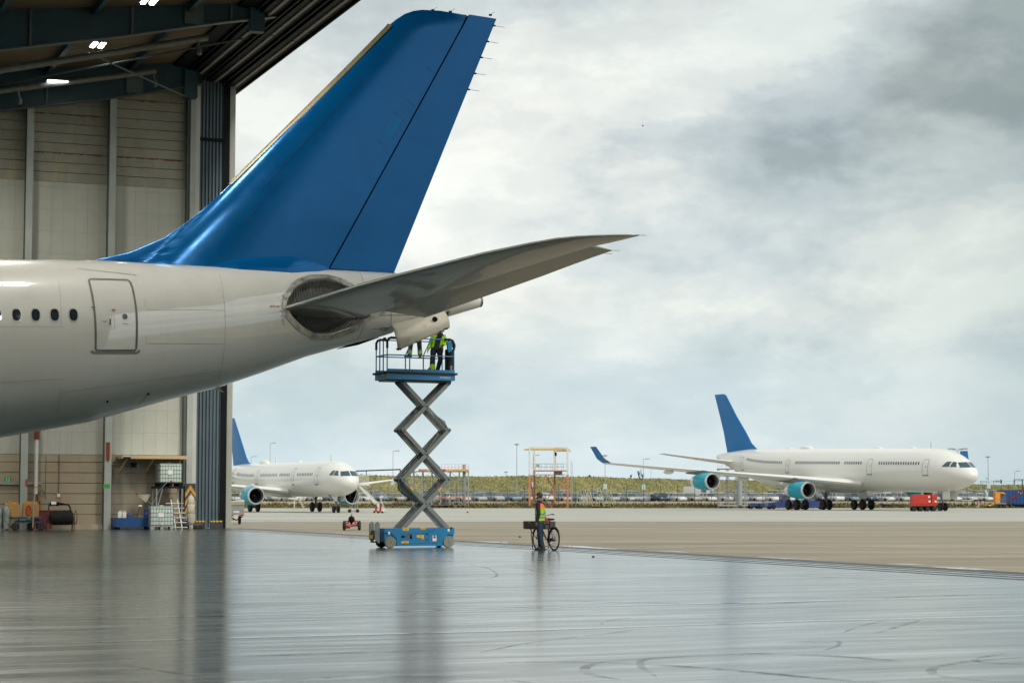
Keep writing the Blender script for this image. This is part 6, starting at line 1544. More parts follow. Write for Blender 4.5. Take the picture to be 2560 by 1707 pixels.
LM = [(560, 'left of the stairs, under the left airliner'), (905, 'behind the passenger stairs'), (960, 'just left of the scissor arms'), (1035, 'behind the scissor arms'), (1110, 'behind the left half of the scaffold dock'), (1170, 'just right of the scaffold dock'), (1230, 'between the scaffold dock and the slim mast'),
      (1292, 'between the slim mast and the gantry'), (1340, 'behind the left leg of the orange gantry'), (1390, 'behind the right leg of the orange gantry'), (1430, 'behind the cream ladders'), (1490, 'behind the green step frames'), (1550, 'below the winglet of the right airliner'), (1620, 'right of the mast under the outer wing'),
      (1690, 'left of the outer turquoise engine'), (1745, 'under the outer turquoise engine'), (1800, 'behind the wheeled tower'), (1870, 'right of the wheeled tower'), (1930, 'behind the blue carts'), (2000, 'behind the inner turquoise engine'), (2070, 'behind the centre wheels of the right airliner'), (2130, 'behind the port wheels'), (2200, 'left of the red power unit'), (2262, 'behind the red power unit'), (2330, 'at the airliner nose wheel'), (2385, 'just right of the nose wheel'), (2430, 'behind the white trestles'), (2475, 'behind the orange cart'), (2520, 'behind the blue container')]
used = {}
def landmark(px):
    best = LM[0][1]
    for a, s_ in LM:
        if px >= a - 30: best = s_
    return best
kinds = ['hatchback', 'saloon', 'estate', 'people carrier', 'hatchback', 'estate', 'van']
wts = [6, 6, 1.3, 5, .5, 2.5, .5, .5, 1]
rows = [(334.5, 'front row', .98), (351, 'second row', .98), (368, 'third row', .98), (385, 'fourth row', .98)]
ncar = 0
for ri, (Y, rn, z) in enumerate(rows):
    x = -52.
    while x < 96:
        x += random.uniform(2.55, 2.95)
        if random.random() < (.05 if ri < 2 else .12): x += 2.5
        if crestY(x) - 17 < Y + 3: continue
        px = 1280 + x / Y * FL
        if px > 2565: continue
        lmk = landmark(px); used.setdefault((rn, lmk), set())
        for tr_ in range(40):
            kd = random.choice(kinds if ri > 0 or random.random() < .3 else kinds[:-1]); col_ = random.choices([c[0] for c in CARC], wts)[0]
            if (col_, kd) not in used[(rn, lmk)]: break
        used[(rn, lmk)].add((col_, kd)); lb = '%s %s in the %s, %s' % (col_, kd, rn, lmk)
        key = (kd, col_); rz = R(90 + random.choice((28, 30, 26, 32, 24)) * (1 if random.random() < .93 else -1) + random.uniform(-2, 2)) + (math.pi if random.random() < .12 else 0)
        if key not in PROTO: t = make_car(kd, col_); PROTO[key] = t; t.location = (x, Y + random.uniform(-.4, .4), z); t.rotation_euler = (0, 0, rz); t['label'] = lb
        else: t = dup(PROTO[key], (x, Y + random.uniform(-.4, .4), z), rz, lb)
        ncar += 1
print('cars', ncar)
# high white van among them
p = at(1775, 1250, 343)
t = thing('delivery_van', 'tall white van roof standing above the other parked cars, right of the outer turquoise engine', 'van', (p.x - 1.5, 342.5, .98), R(150))
MB().loft([[Vector((x, y, z)) for y, z in ((-w, .35), (w, .35), (w, h * .6), (w * .9, h), (-w * .9, h), (-w, h * .6))] for x, w, h in ((-2.9, .85, 1.0), (-2.2, .98, 1.45), (-1.5, 1.0, 2.45), (-.8, 1.0, 2.65), (2.9, 1.0, 2.6), (3.0, .95, 2.4))]).build('van_body', m_carp['white'], t, smooth=35)
MB().loft([[Vector((x, y, z)) for y, z in ((-w, z0), (w, z0), (w * .9, z1), (-w * .9, z1))] for x, w, z0, z1 in ((-2.22, .92, 1.46, 1.5), (-1.56, .96, 1.5, 2.3))]).box((-.9, -1.0, 1.85), (.9, .03, .5)).box((-.9, 1.0, 1.85), (.9, .03, .5)).build('windscreen', m_carglass, t)
for x_ in (-2.0, 2.0):
    for s_ in (-1, 1): wheel(t, (x_, s_ * .9, .36), .36, .24, False)

# ---- frames and docks
def frame_lines(name, par, segs, w, m):
    mb = MB()
    for a, b_ in segs: mb.bar(a, b_, w)
    return mb.build(name, m, par)
# orange and white gantry with yellow crane beam
p, X, Z = base(1322, 1266.5)
gan = thing('work_gantry', 'tall gantry with orange lower legs, white upper frame and yellow crane beam', 'gantry', p, R(6))
D = 5.0
xs_ = [X(1322), X(1344), X(1396), X(1421)]
legs_ = [(X(1324), 0), (X(1345), D), (X(1397), 0 + D), (X(1420), 0)]
zt1, zm, zl_ = Z(1118), Z(1186), Z(1205)
for i, (x, y) in enumerate(legs_):
    MB().box((x, y, zm / 2), (.30, .22, zm)).build('lower_leg', m_orng, gan); MB().box((x, y, (zm + zt1) / 2), (.26, .22, zt1 - zm)).build('upper_leg', m_wht, gan)
MB().bar((legs_[0][0], 0, zt1), (legs_[3][0], 0, zt1), .2).bar((legs_[1][0], D, zt1), (legs_[2][0], D, zt1), .2).bar((legs_[0][0], 0, zt1), (legs_[1][0], D, zt1), .2).bar((legs_[3][0], 0, zt1), (legs_[2][0], D, zt1), .2).build('top_frame', m_wht, gan)
MB().box(((X(1313) + X(1428)) / 2, 1.5, Z(1123)), (X(1428) - X(1313), .25, .26)).box(((X(1393) + X(1430)) / 2, .5, Z(1127)), (X(1430) - X(1393), .2, .14)).build('crane_beam', m_yellow, gan)
MB().tube((X(1393), 1.5, Z(1124)), (X(1393), 1.5, Z(1160)), .025, n=5).box((X(1393), 1.5, Z(1134)), (.32, .3, .6), 0, .06).build('hoist', m_dark, gan)
MB().box(((X(1345) + X(1420)) / 2, D / 2, Z(1176)), (X(1420) - X(1345), D, .14)).build('upper_deck', m_orng, gan)
MB().box(((X(1324) + X(1420)) / 2, D / 2 - .5, Z(1186)), (X(1420) - X(1324), .3, .14)).build('lower_deck', m_wht, gan)
MB().box((X(1400), 2, Z(1181)), (1.2, 1.2, .6), 0, .04).box((X(1349), 2, Z(1163)), (.5, .4, .5), 0, .04).build('deck_box', m_gry, gan)
rl = MB()
for z in (Z(1158.5), Z(1166)): rl.bar((X(1334), 0, z), (X(1420), 0, z), .05).bar((X(1334), D, z), (X(1420), D, z), .05)
for k in range(7): x = X(1334 + k * 14.3); rl.bar((x, 0, Z(1176)), (x, 0, Z(1158)), .05).bar((x, D, Z(1176)), (x, D, Z(1158)), .05)
rl.build('guard_rail', m_galv, gan)
bc = MB()
for a, b_ in (((X(1324), 0, Z(1186)), (X(1344), D, Z(1250))), ((X(1374), 0, Z(1186)), (X(1350), 0, Z(1218))), ((X(1420), 0, Z(1186)), (X(1400), 0, Z(1218))), ((X(1374), D, Z(1186)), (X(1397), D, Z(1225))), ((X(1400), 0, Z(1205)), (X(1420), 0, Z(1225))), ((X(1390), D, Z(1225)), (X(1372), D, Z(1264))), ((X(1324), 0, .1), (X(1420), 0, .1)), ((X(1404), 0, Z(1240)), (X(1420), 0, Z(1260))), ((X(1374), 0, Z(1262)), (X(1392), 0, Z(1269)))): bc.bar(a, b_, .13)
bc.build('brace', m_orng, gan)
MB().bar((X(1428), -.4, Z(1264)), (X(1428), -.4, Z(1150)), .06).bar((X(1431), -.4, Z(1264)), (X(1431), -.4, Z(1156)), .06).build('ladder', m_galv, gan)
# scaffold dock behind the lift
def scaffold(name, lab_, px0, px1, pyb, levels, D, m, top_m=None, orange_top=False, cat_='scaffold', rz=0.):
    c0 = (px0 + px1) / 2; p, X, Z = base(c0, pyb); t = thing(name, lab_, cat_, p, rz)
    nx_ = max(2, round((px1 - px0) / 22)); xs_ = [X(px0 + (px1 - px0) * k / nx_) for k in range(nx_ + 1)]; zs_ = [Z(q) for q in levels]
    st_ = MB()
    for y in (0, D / 2, D):
        for x in xs_: st_.tube((x, y, .05), (x, y, zs_[-1]), .055, n=6)
    st_.build('standards', m, t)
    lg = MB()
    for z in zs_:
        for y in (0, D / 2, D): lg.tube((xs_[0], y, z), (xs_[-1], y, z), .045, n=6)
        for x in xs_: lg.tube((x, 0, z), (x, D, z), .045, n=6)
    lg.build('ledgers', m, t)
    dg_, dh_ = MB(), MB()
    for i in range(nx_):
        for j in range(len(zs_) - 1):
            if (i + j) % 2 == 0: dg_.tube((xs_[i], 0, zs_[j]), (xs_[i + 1], 0, zs_[j + 1]), .035, n=5)
            else: dh_.tube((xs_[i + 1], D, zs_[j]), (xs_[i], D, zs_[j + 1]), .035, n=5)
    dg_.build('diagonals', m, t); dh_.build('diagonals', m, t)
    MB().box(((xs_[0] + xs_[-1]) / 2, D / 2, zs_[-1] + .06), (xs_[-1] - xs_[0] + .2, D + .2, .1)).build('deck', top_m or m_cream, t)
    return t, X, Z, xs_, zs_
t, X, Z, xs_, zs_ = scaffold('scaffold_dock', 'pale scaffold dock with orange top boards standing behind the lower scissor arms', 1032, 1170, 1266.5, [1262, 1243, 1221, 1199, 1178], 4.5, m_galv)
for a, b_, m in ((1046, 1066, m_orng), (1066, 1085, mat('peach board', (.62, .36, .20), rough=.6)), (1102, 1114, m_redp), (1114, 1172, mat('light orange board', (.72, .38, .12), rough=.6)), (1132, 1172, m_yellow)): MB().box(((X(a) + X(b_)) / 2, -.12 - (.02 if m is m_yellow else 0), Z(1174.5)), (X(b_) - X(a), .06, .30)).build('toe_board', m, t)
rl = MB()
for z in (Z(1160.5), Z(1167)): rl.bar((X(1103), 0, z), (X(1172), 0, z), .045)
for k in range(9): rl.bar((X(1103 + k * 8.6), 0, Z(1176)), (X(1103 + k * 8.6), 0, Z(1160)), .045)
rl.build('guard_rail', mat('pale orange rail', (.62, .34, .24), rough=.5), t)
MB().tube((X(1160), 1, .1), (X(1160), 1, Z(1160)), .26, n=14).build('lifting_column', m_gry, t, smooth=40)
MB().bar((X(1084), -.1, Z(1243)), (X(1172), -.1, Z(1243)), .12).build('rail_beam', m_orng, t)
for a in (1070, 1098, 1133, 1171): MB().bar((X(a), -.3, .05), (X(a), -.3, Z(1255)), .16).build('jack', m_orng, t)
MB().box((X(1115), -.3, Z(1264)), (X(1168) - X(1070), .5, .18)).build('base_frame', m_dark, t)
# wheeled tower under the outer wing of the right-hand airliner
t, X, Z, xs_, zs_ = scaffold('wheeled_tower', 'grey wheeled access tower with a fat grey mast, under the wing of the right airliner', 1800, 1868, 1270, [1262, 1238, 1214, 1190, 1172], 3.6, m_galv, m_gry)
MB().tube((X(1849), -.3, Z(1262)), (X(1849), -.3, Z(1154)), .42, n=18).ell((X(1849), -.3, Z(1154)), (.42, .42, .3), 18, 8).build('mast', m_gry, t, smooth=50)
MB().box(((X(1796) + X(1872)) / 2, -.3, Z(1263)), (X(1872) - X(1796), .3, .22)).build('base_frame', m_galv, t)
for a in (1800, 1815, 1852, 1867): wheel(t, (X(a), -.35, .2), .2, .14, False)
rl = MB()
for z in (Z(1156), Z(1164)): rl.bar((X(1795), 0, z), (X(1868), 0, z), .04)
for k in range(8): rl.bar((X(1795 + k * 10.4), 0, Z(1173)), (X(1795 + k * 10.4), 0, Z(1156)), .04)
rl.build('guard_rail', mat('pale orange rail', (.62, .34, .24), rough=.5), t)
# cream ladders and green steps
def stepframe(px0, px1, pyb, pyt, lab_, m, top_m=None):
    p, X, Z = base((px0 + px1) / 2, pyb); t = thing('access_steps', lab_, 'access steps', p, 0, 'access steps standing at the verge')
    x0_, x1_, h = X(px0), X(px1), Z(pyt); w = x1_ - x0_
    for y in (0, 1.3):
        fm_ = MB(); fm_.bar((x0_, y, .05), (x0_ + w * .35, y, h), .07).bar((x0_ + w * .5, y, h), (x0_ + w * .5, y, .05), .07).bar((x0_ + w * .5, y, h), (x1_, y, .05), .07).bar((x0_, y, .08), (x1_, y, .08), .08)
        fm_.build('side_frame', m, t)
    sp = MB()
    for k in range(1, 9): f = k / 9; sp.box((x1_ - w * .5 * f, .65, h * f), (.24, 1.25, .05))
    sp.build('treads', m, t)
    MB().box((x0_ + w * .42, .65, h), (w * .25, 1.35, .06)).build('platform', top_m or m, t)
    for y in (0, 1.3):
        r_ = MB(); r_.bar((x0_ + w * .3, y, h + .9), (x0_ + w * .55, y, h + .9), .05).bar((x0_ + w * .3, y, h), (x0_ + w * .3, y, h + .9), .05).bar((x0_ + w * .55, y, h + .9), (x1_ + .02, y, .9), .05)
        r_.build('handrail', m, t)
    return t
m_pgreen = mat('pale green steel', (.40, .48, .36), rough=.55, var=.12)
stepframe(1438, 1462, 1269, 1240, 'pale green step frame with a dark canopy top, left of the cream ladders', m_pgreen, m_dark)
stepframe(1456, 1470, 1269, 1238, 'cream double ladder leaning frame, left of the pair', m_cream)
stepframe(1465, 1482, 1269, 1238, 'cream ladder frame just right of its twin', m_cream)
stepframe(1488, 1510, 1268.5, 1232, 'tall pale green steps with a hooped dark top rail', m_pgreen, m_dark)
stepframe(1510, 1536, 1268.5, 1238, 'wide pale green mesh steps, rightmost of the group by the verge', m_pgreen)
for px_, lab_ in ((1490, 'low yellow trolley frame in front of the green steps, left one'), (1515, 'low yellow trolley frame in front of the green steps, right one')):
    p, X, Z = base(px_, 1269.3); t = thing('low_trolley', lab_, 'trolley', p, 0); MB().box((0, 0, .25), (1.5, 1, .12), 0, .02).build('bed', m_yellow, t); [wheel(t, (sx_ * .55, -.45, .12), .12, .08, False) for sx_ in (-1, 1)]
# passenger stairs right of the left airliner nose
p, X, Z = base(925, 1281); st_t = thing('boarding_stairs', 'white boarding stairs with landing, to the right of the left airliner nose', 'boarding stairs', p, 0)
s_ = MB()
for y in (0, 1.6): s_.bar((X(898), y, Z(1214)), (X(960), y, Z(1279)), .10, .30).bar((X(962), y, Z(1278)), (X(948), y, Z(1240)), .05)
s_.build('stringer', m_wht, st_t)
tr_ = MB()
for k in range(17): f = k / 16; tr_.box((X(898) + (X(960) - X(898)) * f, .8, Z(1214) + (Z(1279) - Z(1214)) * f + .06), (.28, 1.5, .05))
tr_.build('treads', m_gry, st_t)
MB().box(((X(895) + X(921)) / 2, .8, Z(1211)), (X(921) - X(895), 1.8, .2)).build('landing', m_wht, st_t)
s_ = MB()
for k in range(9): s_.bar((X(897 + k * 3), 0, Z(1211)), (X(897 + k * 3), 0, Z(1188)), .04)
for y in (0, 1.6): s_.bar((X(896), y, Z(1188)), (X(922), y, Z(1187)), .06)
s_.build('balustrade', m_wht, st_t)
MB().bar((X(890), 0, Z(1177)), (X(1001), 0, Z(1173)), .13).bar((X(890), 0, Z(1177)), (X(891), 0, Z(1188)), .13).bar((X(1000), 0, Z(1173)), (X(1000), 0, Z(1183)), .12).bar((X(915), 0, Z(1176)), (X(915), 0, Z(1188)), .08).build('canopy_frame', m_dark, st_t)
s_ = MB()
for a in (876, 886, 892): s_.bar((X(a), 0, .2), (X(898), 0, Z(1214)), .06)
s_.bar((X(873), 0, .2), (X(896), 0, .2), .1); s_.build('undercarriage_frame', m_galv, st_t)
for a in (874, 894): wheel(st_t, (X(a), -.1, .2), .2, .12, False)
for i, (a, lab_) in enumerate(((940, 'small red extinguisher at the foot of the boarding stairs, left one'), (951, 'small red extinguisher at the foot of the boarding stairs, right one'))):
    p, X, Z = base(a, 1281.8 if i == 0 else 1282.8); t = thing('extinguisher', lab_, 'extinguisher', p, 0); MB().lathe([(.09, .12), (.11, .2), (.11, .75), (.06, .92), (.03, .95)], n=14).build('cylinder', m_redp, t, smooth=40); MB().box((0, -.05, 1.0), (.1, .2, .1)).tube((0, -.1, .95), (.12, -.2, .5), .02).build('hose', m_dark, t)
    for q in (-1, 1): wheel(t, (q * .2, 0, .12), .12, .06, False)
# small white steps under the left airliner
p, X, Z = base(747, 1273); t = thing('low_steps', 'small white wooden looking steps standing under the belly of the left airliner', 'steps', p, 0)
s_ = MB()
for y in (0, .9): s_.bar((X(735), y, .05), (X(735), y, Z(1249)), .09).bar((X(735), y, Z(1249)), (X(748), y, Z(1248)), .09).bar((X(748), y, Z(1248)), (X(760), y, .05), .09).bar((X(735), y, .08), (X(760), y, .08), .09)
for k in range(5): s_.box((X(749) + (X(759) - X(749)) * k / 4, .45, Z(1250 + 5 * k)), (.5, .9, .06))
s_.build('step_body', m_cream, t)
# blue carts and tug under the four engined airliner
def cart(px, pyb, w, lab_, m, name='flat_cart'):
    p, X, Z = base(px, pyb); t = thing(name, lab_, 'cart', p, R(8)); MB().box((0, 0, .62), (w, 1.4, .45), 0, .04).build('cart_bed', m, t)
    for a in (-1, 1):
        for b_ in (-1, 1): wheel(t, (a * w * .36, b_ * .6, .26), .26, .16, False)
    MB().bar((-w / 2, 0, .45), (-w / 2 - .9, 0, .3), .07).build('drawbar', m_dark, t); return t
cart(1886, 1271.5, 1.6, 'blue flat cart, leftmost of the row under the wing of the right airliner', m_tugb); cart(1912, 1271.5, 1.9, 'dark blue flat cart in the middle of the row under the wing', m_cblue)
def tug(px, pyb, lab_, rz):
    p, X, Z = base(px, pyb); t = thing('tow_tractor', lab_, 'tow tractor', p, rz)
    MB().loft([[Vector((x, y, z)) for y, z in ((-w, .3), (w, .3), (w, h), (-w, h))] for x, w, h in ((-2.2, .7, .7), (-2.1, .85, .9), (-.2, .9, 1.15), (.6, .9, 1.2), (2.2, .9, 1.05), (2.3, .85, .9))]).build('tractor_body', m_tugb, t, smooth=30)
    MB().box((.6, 0, 1.55), (1.2, 1.3, .75), 0, .05).build('cab_window', m_carglass, t)
    MB().box((.6, 0, 2.0), (1.4, 1.5, .1), 0, .03).box((0.02, -.68, 1.6), (.07, .07, .8)).box((1.2, -.68, 1.6), (.07, .07, .8)).box((0.02, .68, 1.6), (.07, .07, .8)).box((1.2, .68, 1.6), (.07, .07, .8)).build('cab_roof', m_tugb, t)
    MB().lathe([(.1, 0), (.12, .12), (.04, .18)], (.6, 0, 2.05), n=10).build('beacon', m_orng, t)
    for a in (-1.4, 1.4):
        for b_ in (-1, 1): wheel(t, (a, b_ * .82, .36), .36, .26, False)
tug(1952, 1272, 'blue tow tractor partly behind the main wheels, left of its twin', R(12)); tug(2034, 1272.5, 'blue tow tractor just behind the inner engine of the right airliner', R(195))
# red ground power unit and its cable
p, X, Z = base(2307, 1277.5); t = thing('ground_power_unit', 'bright red power unit trailer parked in front of the airliner nose wheel', 'power unit', p, R(3))
xa, xb = X(2276), X(2340)
MB().box(((xa + xb) / 2 - .32, 0, 1.45), (xb - xa - .9, 1.5, 1.15), 0, .03).box((xb - .35, 0, 1.42), (.7, 1.5, 1.2), 0, .03).box(((xa + xb) / 2, 0, .80), (xb - xa, 1.4, .22), 0, .02).build('housing', m_redp, t)
MB().box((xb - .80, .02, 1.4), (.35, 1.4, 1.1)).build('control_bay', m_dark, t)
for a, b_ in ((-1.0, 1.75), (-.95, 1.2), (-.2, 1.2)): MB().box((xb + a, -.77, b_), (.24, .02, .2)).build('white_label', m_wlab, t)
for k in range(4): wheel(t, (xa + .35 + k * (xb - xa - .7) / 3, -.55, .28), .28, .2, False); wheel(t, (xa + .35 + k * (xb - xa - .7) / 3, .55, .28), .28, .2, False)
MB().box(((xa + xb) / 2, 0, .5), (xb - xa - .5, .5, .2)).build('axle_frame', m_dark, t)
cb = MB(); P0_ = p + Vector((xb, -.2, .9)); P1_ = gp(2345, 1277.5) + Vector((0, 0, .03)); P2_ = gp(2352, 1276) + Vector((0, 0, 2.0))
tag(cb.path([P0_, P0_.lerp(P1_, .5) + Vector((0, 0, -.4)), P1_, P1_.lerp(P2_, .5) + Vector((0, 0, -.5)), P2_], .04, 6).build('power_cable', m_dark), 'thin black cable from the red power unit up to the airliner nose', 'cable')
# small trolley with black wheels left of it
p, X, Z = base(2219, 1266.5); t = thing('axle_trolley', 'small trolley on three black wheels behind the apron edge, left of the red power unit', 'trolley', p, 0)
MB().box((0, 0, .6), (1.3, .5, .12)).bar((0, 0, .6), (0, 0, 1.4), .08).build('trolley_frame', m_gry, t)
for a in (2209, 2219, 2229): wheel(t, (X(a), 0, .33), .33, .14, False)
# right edge: trestles, dolly, orange cart, container, conveyor
for i, (a, b_, lab_) in enumerate(((2408, 2436, 'cream trestle table on thin legs, left of the crossed brace trestle'), (2436, 2458, 'cream trestle with a red triangle and crossed braces'))):
    p, X, Z = base((a + b_) / 2, 1269); t = thing('trestle', lab_, 'trestle', p, 0); s_ = MB(); x0_, x1_ = X(a), X(b_)
    for y in (0, 1.0):
        for x in (x0_, (x0_ + x1_) / 2, x1_): s_.bar((x, y, 0), (x, y, Z(1251)), .09)
        s_.bar((x0_, y, .1), (x1_, y, .1), .1)
        if i: s_.bar((x0_ + .5, y, .1), (x1_, y, Z(1251)), .08).bar((x0_ + .5, y, Z(1251)), (x1_, y, .1), .08)
    s_.build('trestle_frame', m_cream, t); MB().box(((x0_ + x1_) / 2, .5, Z(1250)), (x1_ - x0_ + .2, 1.2, .12)).build('trestle_top', m_dark if i else m_cream, t)
    if i: MB().prism([(x0_ + .7, Z(1252)), (x1_ - .2, Z(1252)), ((x0_ + x1_) / 2 + .3, Z(1259))], -.08, -.05).build('red_triangle', m_redp, t)
p, X, Z = base(2476, 1266.5); t = thing('tow_dolly', 'low orange yellow dolly between the trestles and the orange cart', 'dolly', p, R(10)); MB().prism([(-1.1, .2), (1.2, .2), (1.2, .45), (.6, .75), (.3, .45), (-1.0, .5)], -.5, .5).build('dolly_body', m_yellow, t); wheel(t, (-.7, -.55, .2), .2, .14, False); wheel(t, (.8, -.55, .2), .2, .14, False)
p, X, Z = base(2500, 1265.5); t = thing('baggage_cart', 'orange covered cart with open caged side, in front of the blue container', 'cart', p, 0)
xa, xb = X(2486), X(2513)
MB().box(((xa + xb) / 2 - .45, 0, 1.55), (xb - xa - .9, 1.4, 1.7), 0, .05).prism([(xa, 2.3), (xa + .15, 2.45), (xb - .3, 2.42), (xb, 2.1)], -.72, .72).build('orange_cover', mat('orange canvas', (.75, .27, .015), rough=.7, var=.15, scale=3), t)
s_ = MB()
for k in range(6): s_.bar((xb - .95 + k * .18, -.7, .7), (xb - .95 + k * .18, -.7, 2.0), .03)
s_.bar((xa, -.74, 1.35), (xb, -.74, 1.35), .04).box(((xa + xb) / 2, 0, .62), (xb - xa, 1.4, .14)).build('cage', m_gry, t)
for a in (.2, .85): wheel(t, (xa + (xb - xa) * a, -.6, .28), .28, .16)
p, X, Z = base(2540, 1262.5, .3); t = thing('shipping_container', 'deep blue container with small white markings at the right edge of the photo', 'container', p, 0)
xa, xb = X(2503.5), X(2640); h = Z(1224)
mb = MB(); n_ = 60
rg = [Vector((xa + (xb - xa) * k / n_, -.04 if k % 4 in (1, 2) else 0, 0)) for k in range(n_ + 1)]
mb.add(rg + [v + Vector((0, 0, h)) for v in rg], [(k, k + 1, n_ + 2 + k, n_ + 1 + k) for k in range(n_)]).box(((xa + xb) / 2, 1.3, h / 2), (xb - xa - .02, 2.5, h - .02)).build('container_body', m_cblue, t)
MB().box((X(2551), -.07, Z(1230)), (.7, .02, .14)).box((X(2552), -.07, Z(1233)), (.2, .02, .1)).build('white_marking', m_wlab, t)
p, X, Z = base(2535, 1265); t = thing('conveyor_loader', 'rust red conveyor frame sloping up to the right in front of the blue container', 'belt loader', p, 0)
MB().bar((X(2505), 0, Z(1262)), (X(2600), 0, Z(1196)), .32, .30).bar((X(2505), 1, Z(1262)), (X(2600), 1, Z(1196)), .32, .30).build('conveyor_boom', m_rustb, t)
MB().bar((X(2520), .2, Z(1264)), (X(2590), .2, Z(1246)), .2).bar((X(2545), 0, Z(1250)), (X(2540), 0, Z(1234)), .2).bar((X(2545), .5, Z(1260)), (X(2575), .5, Z(1250)), .16).build('conveyor_frame', m_rustb, t)
for a in (2520, 2560, 2590): wheel(t, (X(a), -.3, .3), .3, .2, False)
MB().bar((X(2534), -.1, Z(1257)), (X(2532), -.1, Z(1262)), .1).bar((X(2520), -.4, Z(1262.5)), (X(2600), -.4, Z(1262.5)), .2, .3).build('chassis', m_dark, t)
# overhead line portals on the bank (right) and a few posts on the crest
m_cat = mat('dark catenary steel', (.035, .04, .04), rough=.6)
for i, (a, b_, Yc, lab_) in enumerate(((2536, 2556, 660, 'dark square railway portal frame on the bank at the right edge'), (2496, 2508, 640, 'dark railway mast with a side arm on the bank, right of the airliner nose'))):
    z0 = 6.2; p = at(a, 1209, Yc); zt = at(a, 1198.5, Yc).z; t = thing('catenary_mast', lab_, 'railway mast', (p.x, Yc, z0), 0, 'railway masts on the bank')
    if i == 0:
        w = (b_ - a) / FL * Yc; MB().box((0, 0, (zt - z0) / 2), (.35, .3, zt - z0)).build('post', m_cat, t); MB().box((w, 0, (zt - z0) / 2 - .8), (.3, .3, zt - z0 + 1.6)).build('post', m_cat, t); MB().box((w / 2 + 1.5, 0, zt - z0), (w + 3, .25, .25)).build('crossbeam', m_cat, t)
    else: MB().box((.9, 0, (zt - z0) / 2), (.4, .3, zt - z0)).build('post', m_cat, t); MB().bar((.9, 0, zt - z0 - .4), (-.9, 0, zt - z0 - .3), .16).bar((.7, 0, zt - z0 - .9), (-2.5, 0, zt - z0 - .3), .06).build('side_arm', m_cat, t)
for px_, lab_ in ((2452, 'thin overhead wire bracket above the bank just right of the airliner nose'), (2484, 'thin overhead wire bracket above the bank left of the dark railway mast')):
    p = at(px_, 1209, 660); zt = at(px_, 1201.5, 660).z; t = thing('wire_bracket', lab_, 'railway bracket', (p.x, 660, 6.2), 0, 'railway masts on the bank'); MB().bar((0, 0, 0), (0, 0, zt - 6.2), .12).bar((0, 0, zt - 6.2), (2.2, 0, zt - 6.5), .1).bar((0, 0, zt - 7.2), (2.0, 0, zt - 6.4), .06).build('bracket', m_cat, t)
p0, p1 = at(2420, 1203, 655), at(2640, 1201, 672)
tag(MB().path([p0, p0.lerp(p1, .25) + Vector((0, 0, -.35)), p0.lerp(p1, .5), p0.lerp(p1, .75) + Vector((0, 0, -.35)), p1], .03, 4).build('overhead_wire', m_cat), 'thin overhead wire strung along the bank at the far right', 'wire')
# sparse dark bushes on the crest near the outer wing
m_bush = mat('dark bush leaves', (.03, .04, .02), rough=.9, var=.4, scale=2)
random.seed(8)
for px_, h_, lab_ in ((1598, 1.9, 'leafless dark bush on the crest, tallest of the group under the outer wing'), (1606, 1.1, 'small dark bush just right of the tallest one on the crest'), (1576, .7, 'tiny dark bush on the crest left of the tallest one'), (1474, .5, 'tiny dark tuft bush on the crest above the cream ladders')):
    xx = (px_ - 1280) / FL * 445; yy = crestY(xx) + 1; xx = (px_ - 1280) / FL * yy
    t = thing('bush', lab_, 'bush', (xx, yy, 6.1), 0, 'bushes on the crest of the bank'); tk = MB(); lf = MB()
    for k in range(9):
        a = random.uniform(-.5, .5); b_ = random.uniform(-.4, .4); e = Vector((a * h_ * .6, b_ * h_ * .4, h_ * random.uniform(.6, 1.1))); tk.tube((a * .2, 0, -.3), e, .04, .015, n=5)
        for q in range(14):
            c = e * random.uniform(.45, 1.05) + Vector((random.uniform(-.15, .15), random.uniform(-.15, .15), random.uniform(-.1, .1))); d = Vector((random.uniform(-1, 1), random.uniform(-1, 1), random.uniform(-1, 1))).normalized() * .09; e2 = d.cross(Vector((.3, .5, .8))).normalized() * .05
            lf.add([c - d, c + e2, c + d, c - e2], [(0, 1, 2, 3)])
    tk.build('stems', m_bush, t); tag(lf.build('foliage', m_bush, t, recalc=False))
# small flag blade near the floodlight mast
p = at(2466, 1252, 333); t = thing('feather_flag', 'pale blue and white feather flag leaning beside the floodlight mast', 'flag', (p.x, 333, .98), 0)
h = at(2466, 1223, 333).z - .98; MB().tube((.5, 0, 0), (-.1, 0, h * .8), .04, n=6).build('flag_pole', m_wht, t); MB().add([(-.55, 0, h), (.15, .02, h * .95), (.35, 0, h * .7), (.3, .03, h * .45), (-.05, 0, h * .62), (-.2, .02, h * .8)], [(0, 1, 2, 3, 4, 5)]).build('flag_cloth', mat('pale blue flag cloth', (.45, .62, .78), rough=.8, var=.35, scale=1.5), t)
# ---- on the near apron
# red towbar trolley
p, X, Z = base(879, 1325); t = thing('towbar', 'red aircraft towbar seen end-on, standing on two small black wheels', 'towbar', p, R(-4))
xl, xr = X(858), X(901)
MB().bar((xl + .1, 0, .23), (xr - .1, 0, .23), .05).build('axle', m_dark, t)
for x in (xl + .05, xr - .05): wheel(t, (x, 0, .24), .24, .12, axis='X')
MB().bar((-.30, 0, .25), (-.30, 0, Z(1302)), .05).bar((.30, 0, .25), (.30, 0, Z(1302)), .05).bar((-.30, 0, Z(1302)), (.30, 0, Z(1302)), .05).bar((-.18, 0, .3), (-.14, 0, Z(1296)), .04).bar((.18, 0, .3), (.14, 0, Z(1296)), .04).bar((-.30, 0, .3), (.05, 0, .6), .04).bar((.30, 0, .3), (-.05, 0, .6), .04).build('lifting_frame', m_redp, t)
MB().tube((0, -1.4, .22), (0, 2.8, .30), .07, n=10).build('tow_tube', m_redp, t, smooth=40)
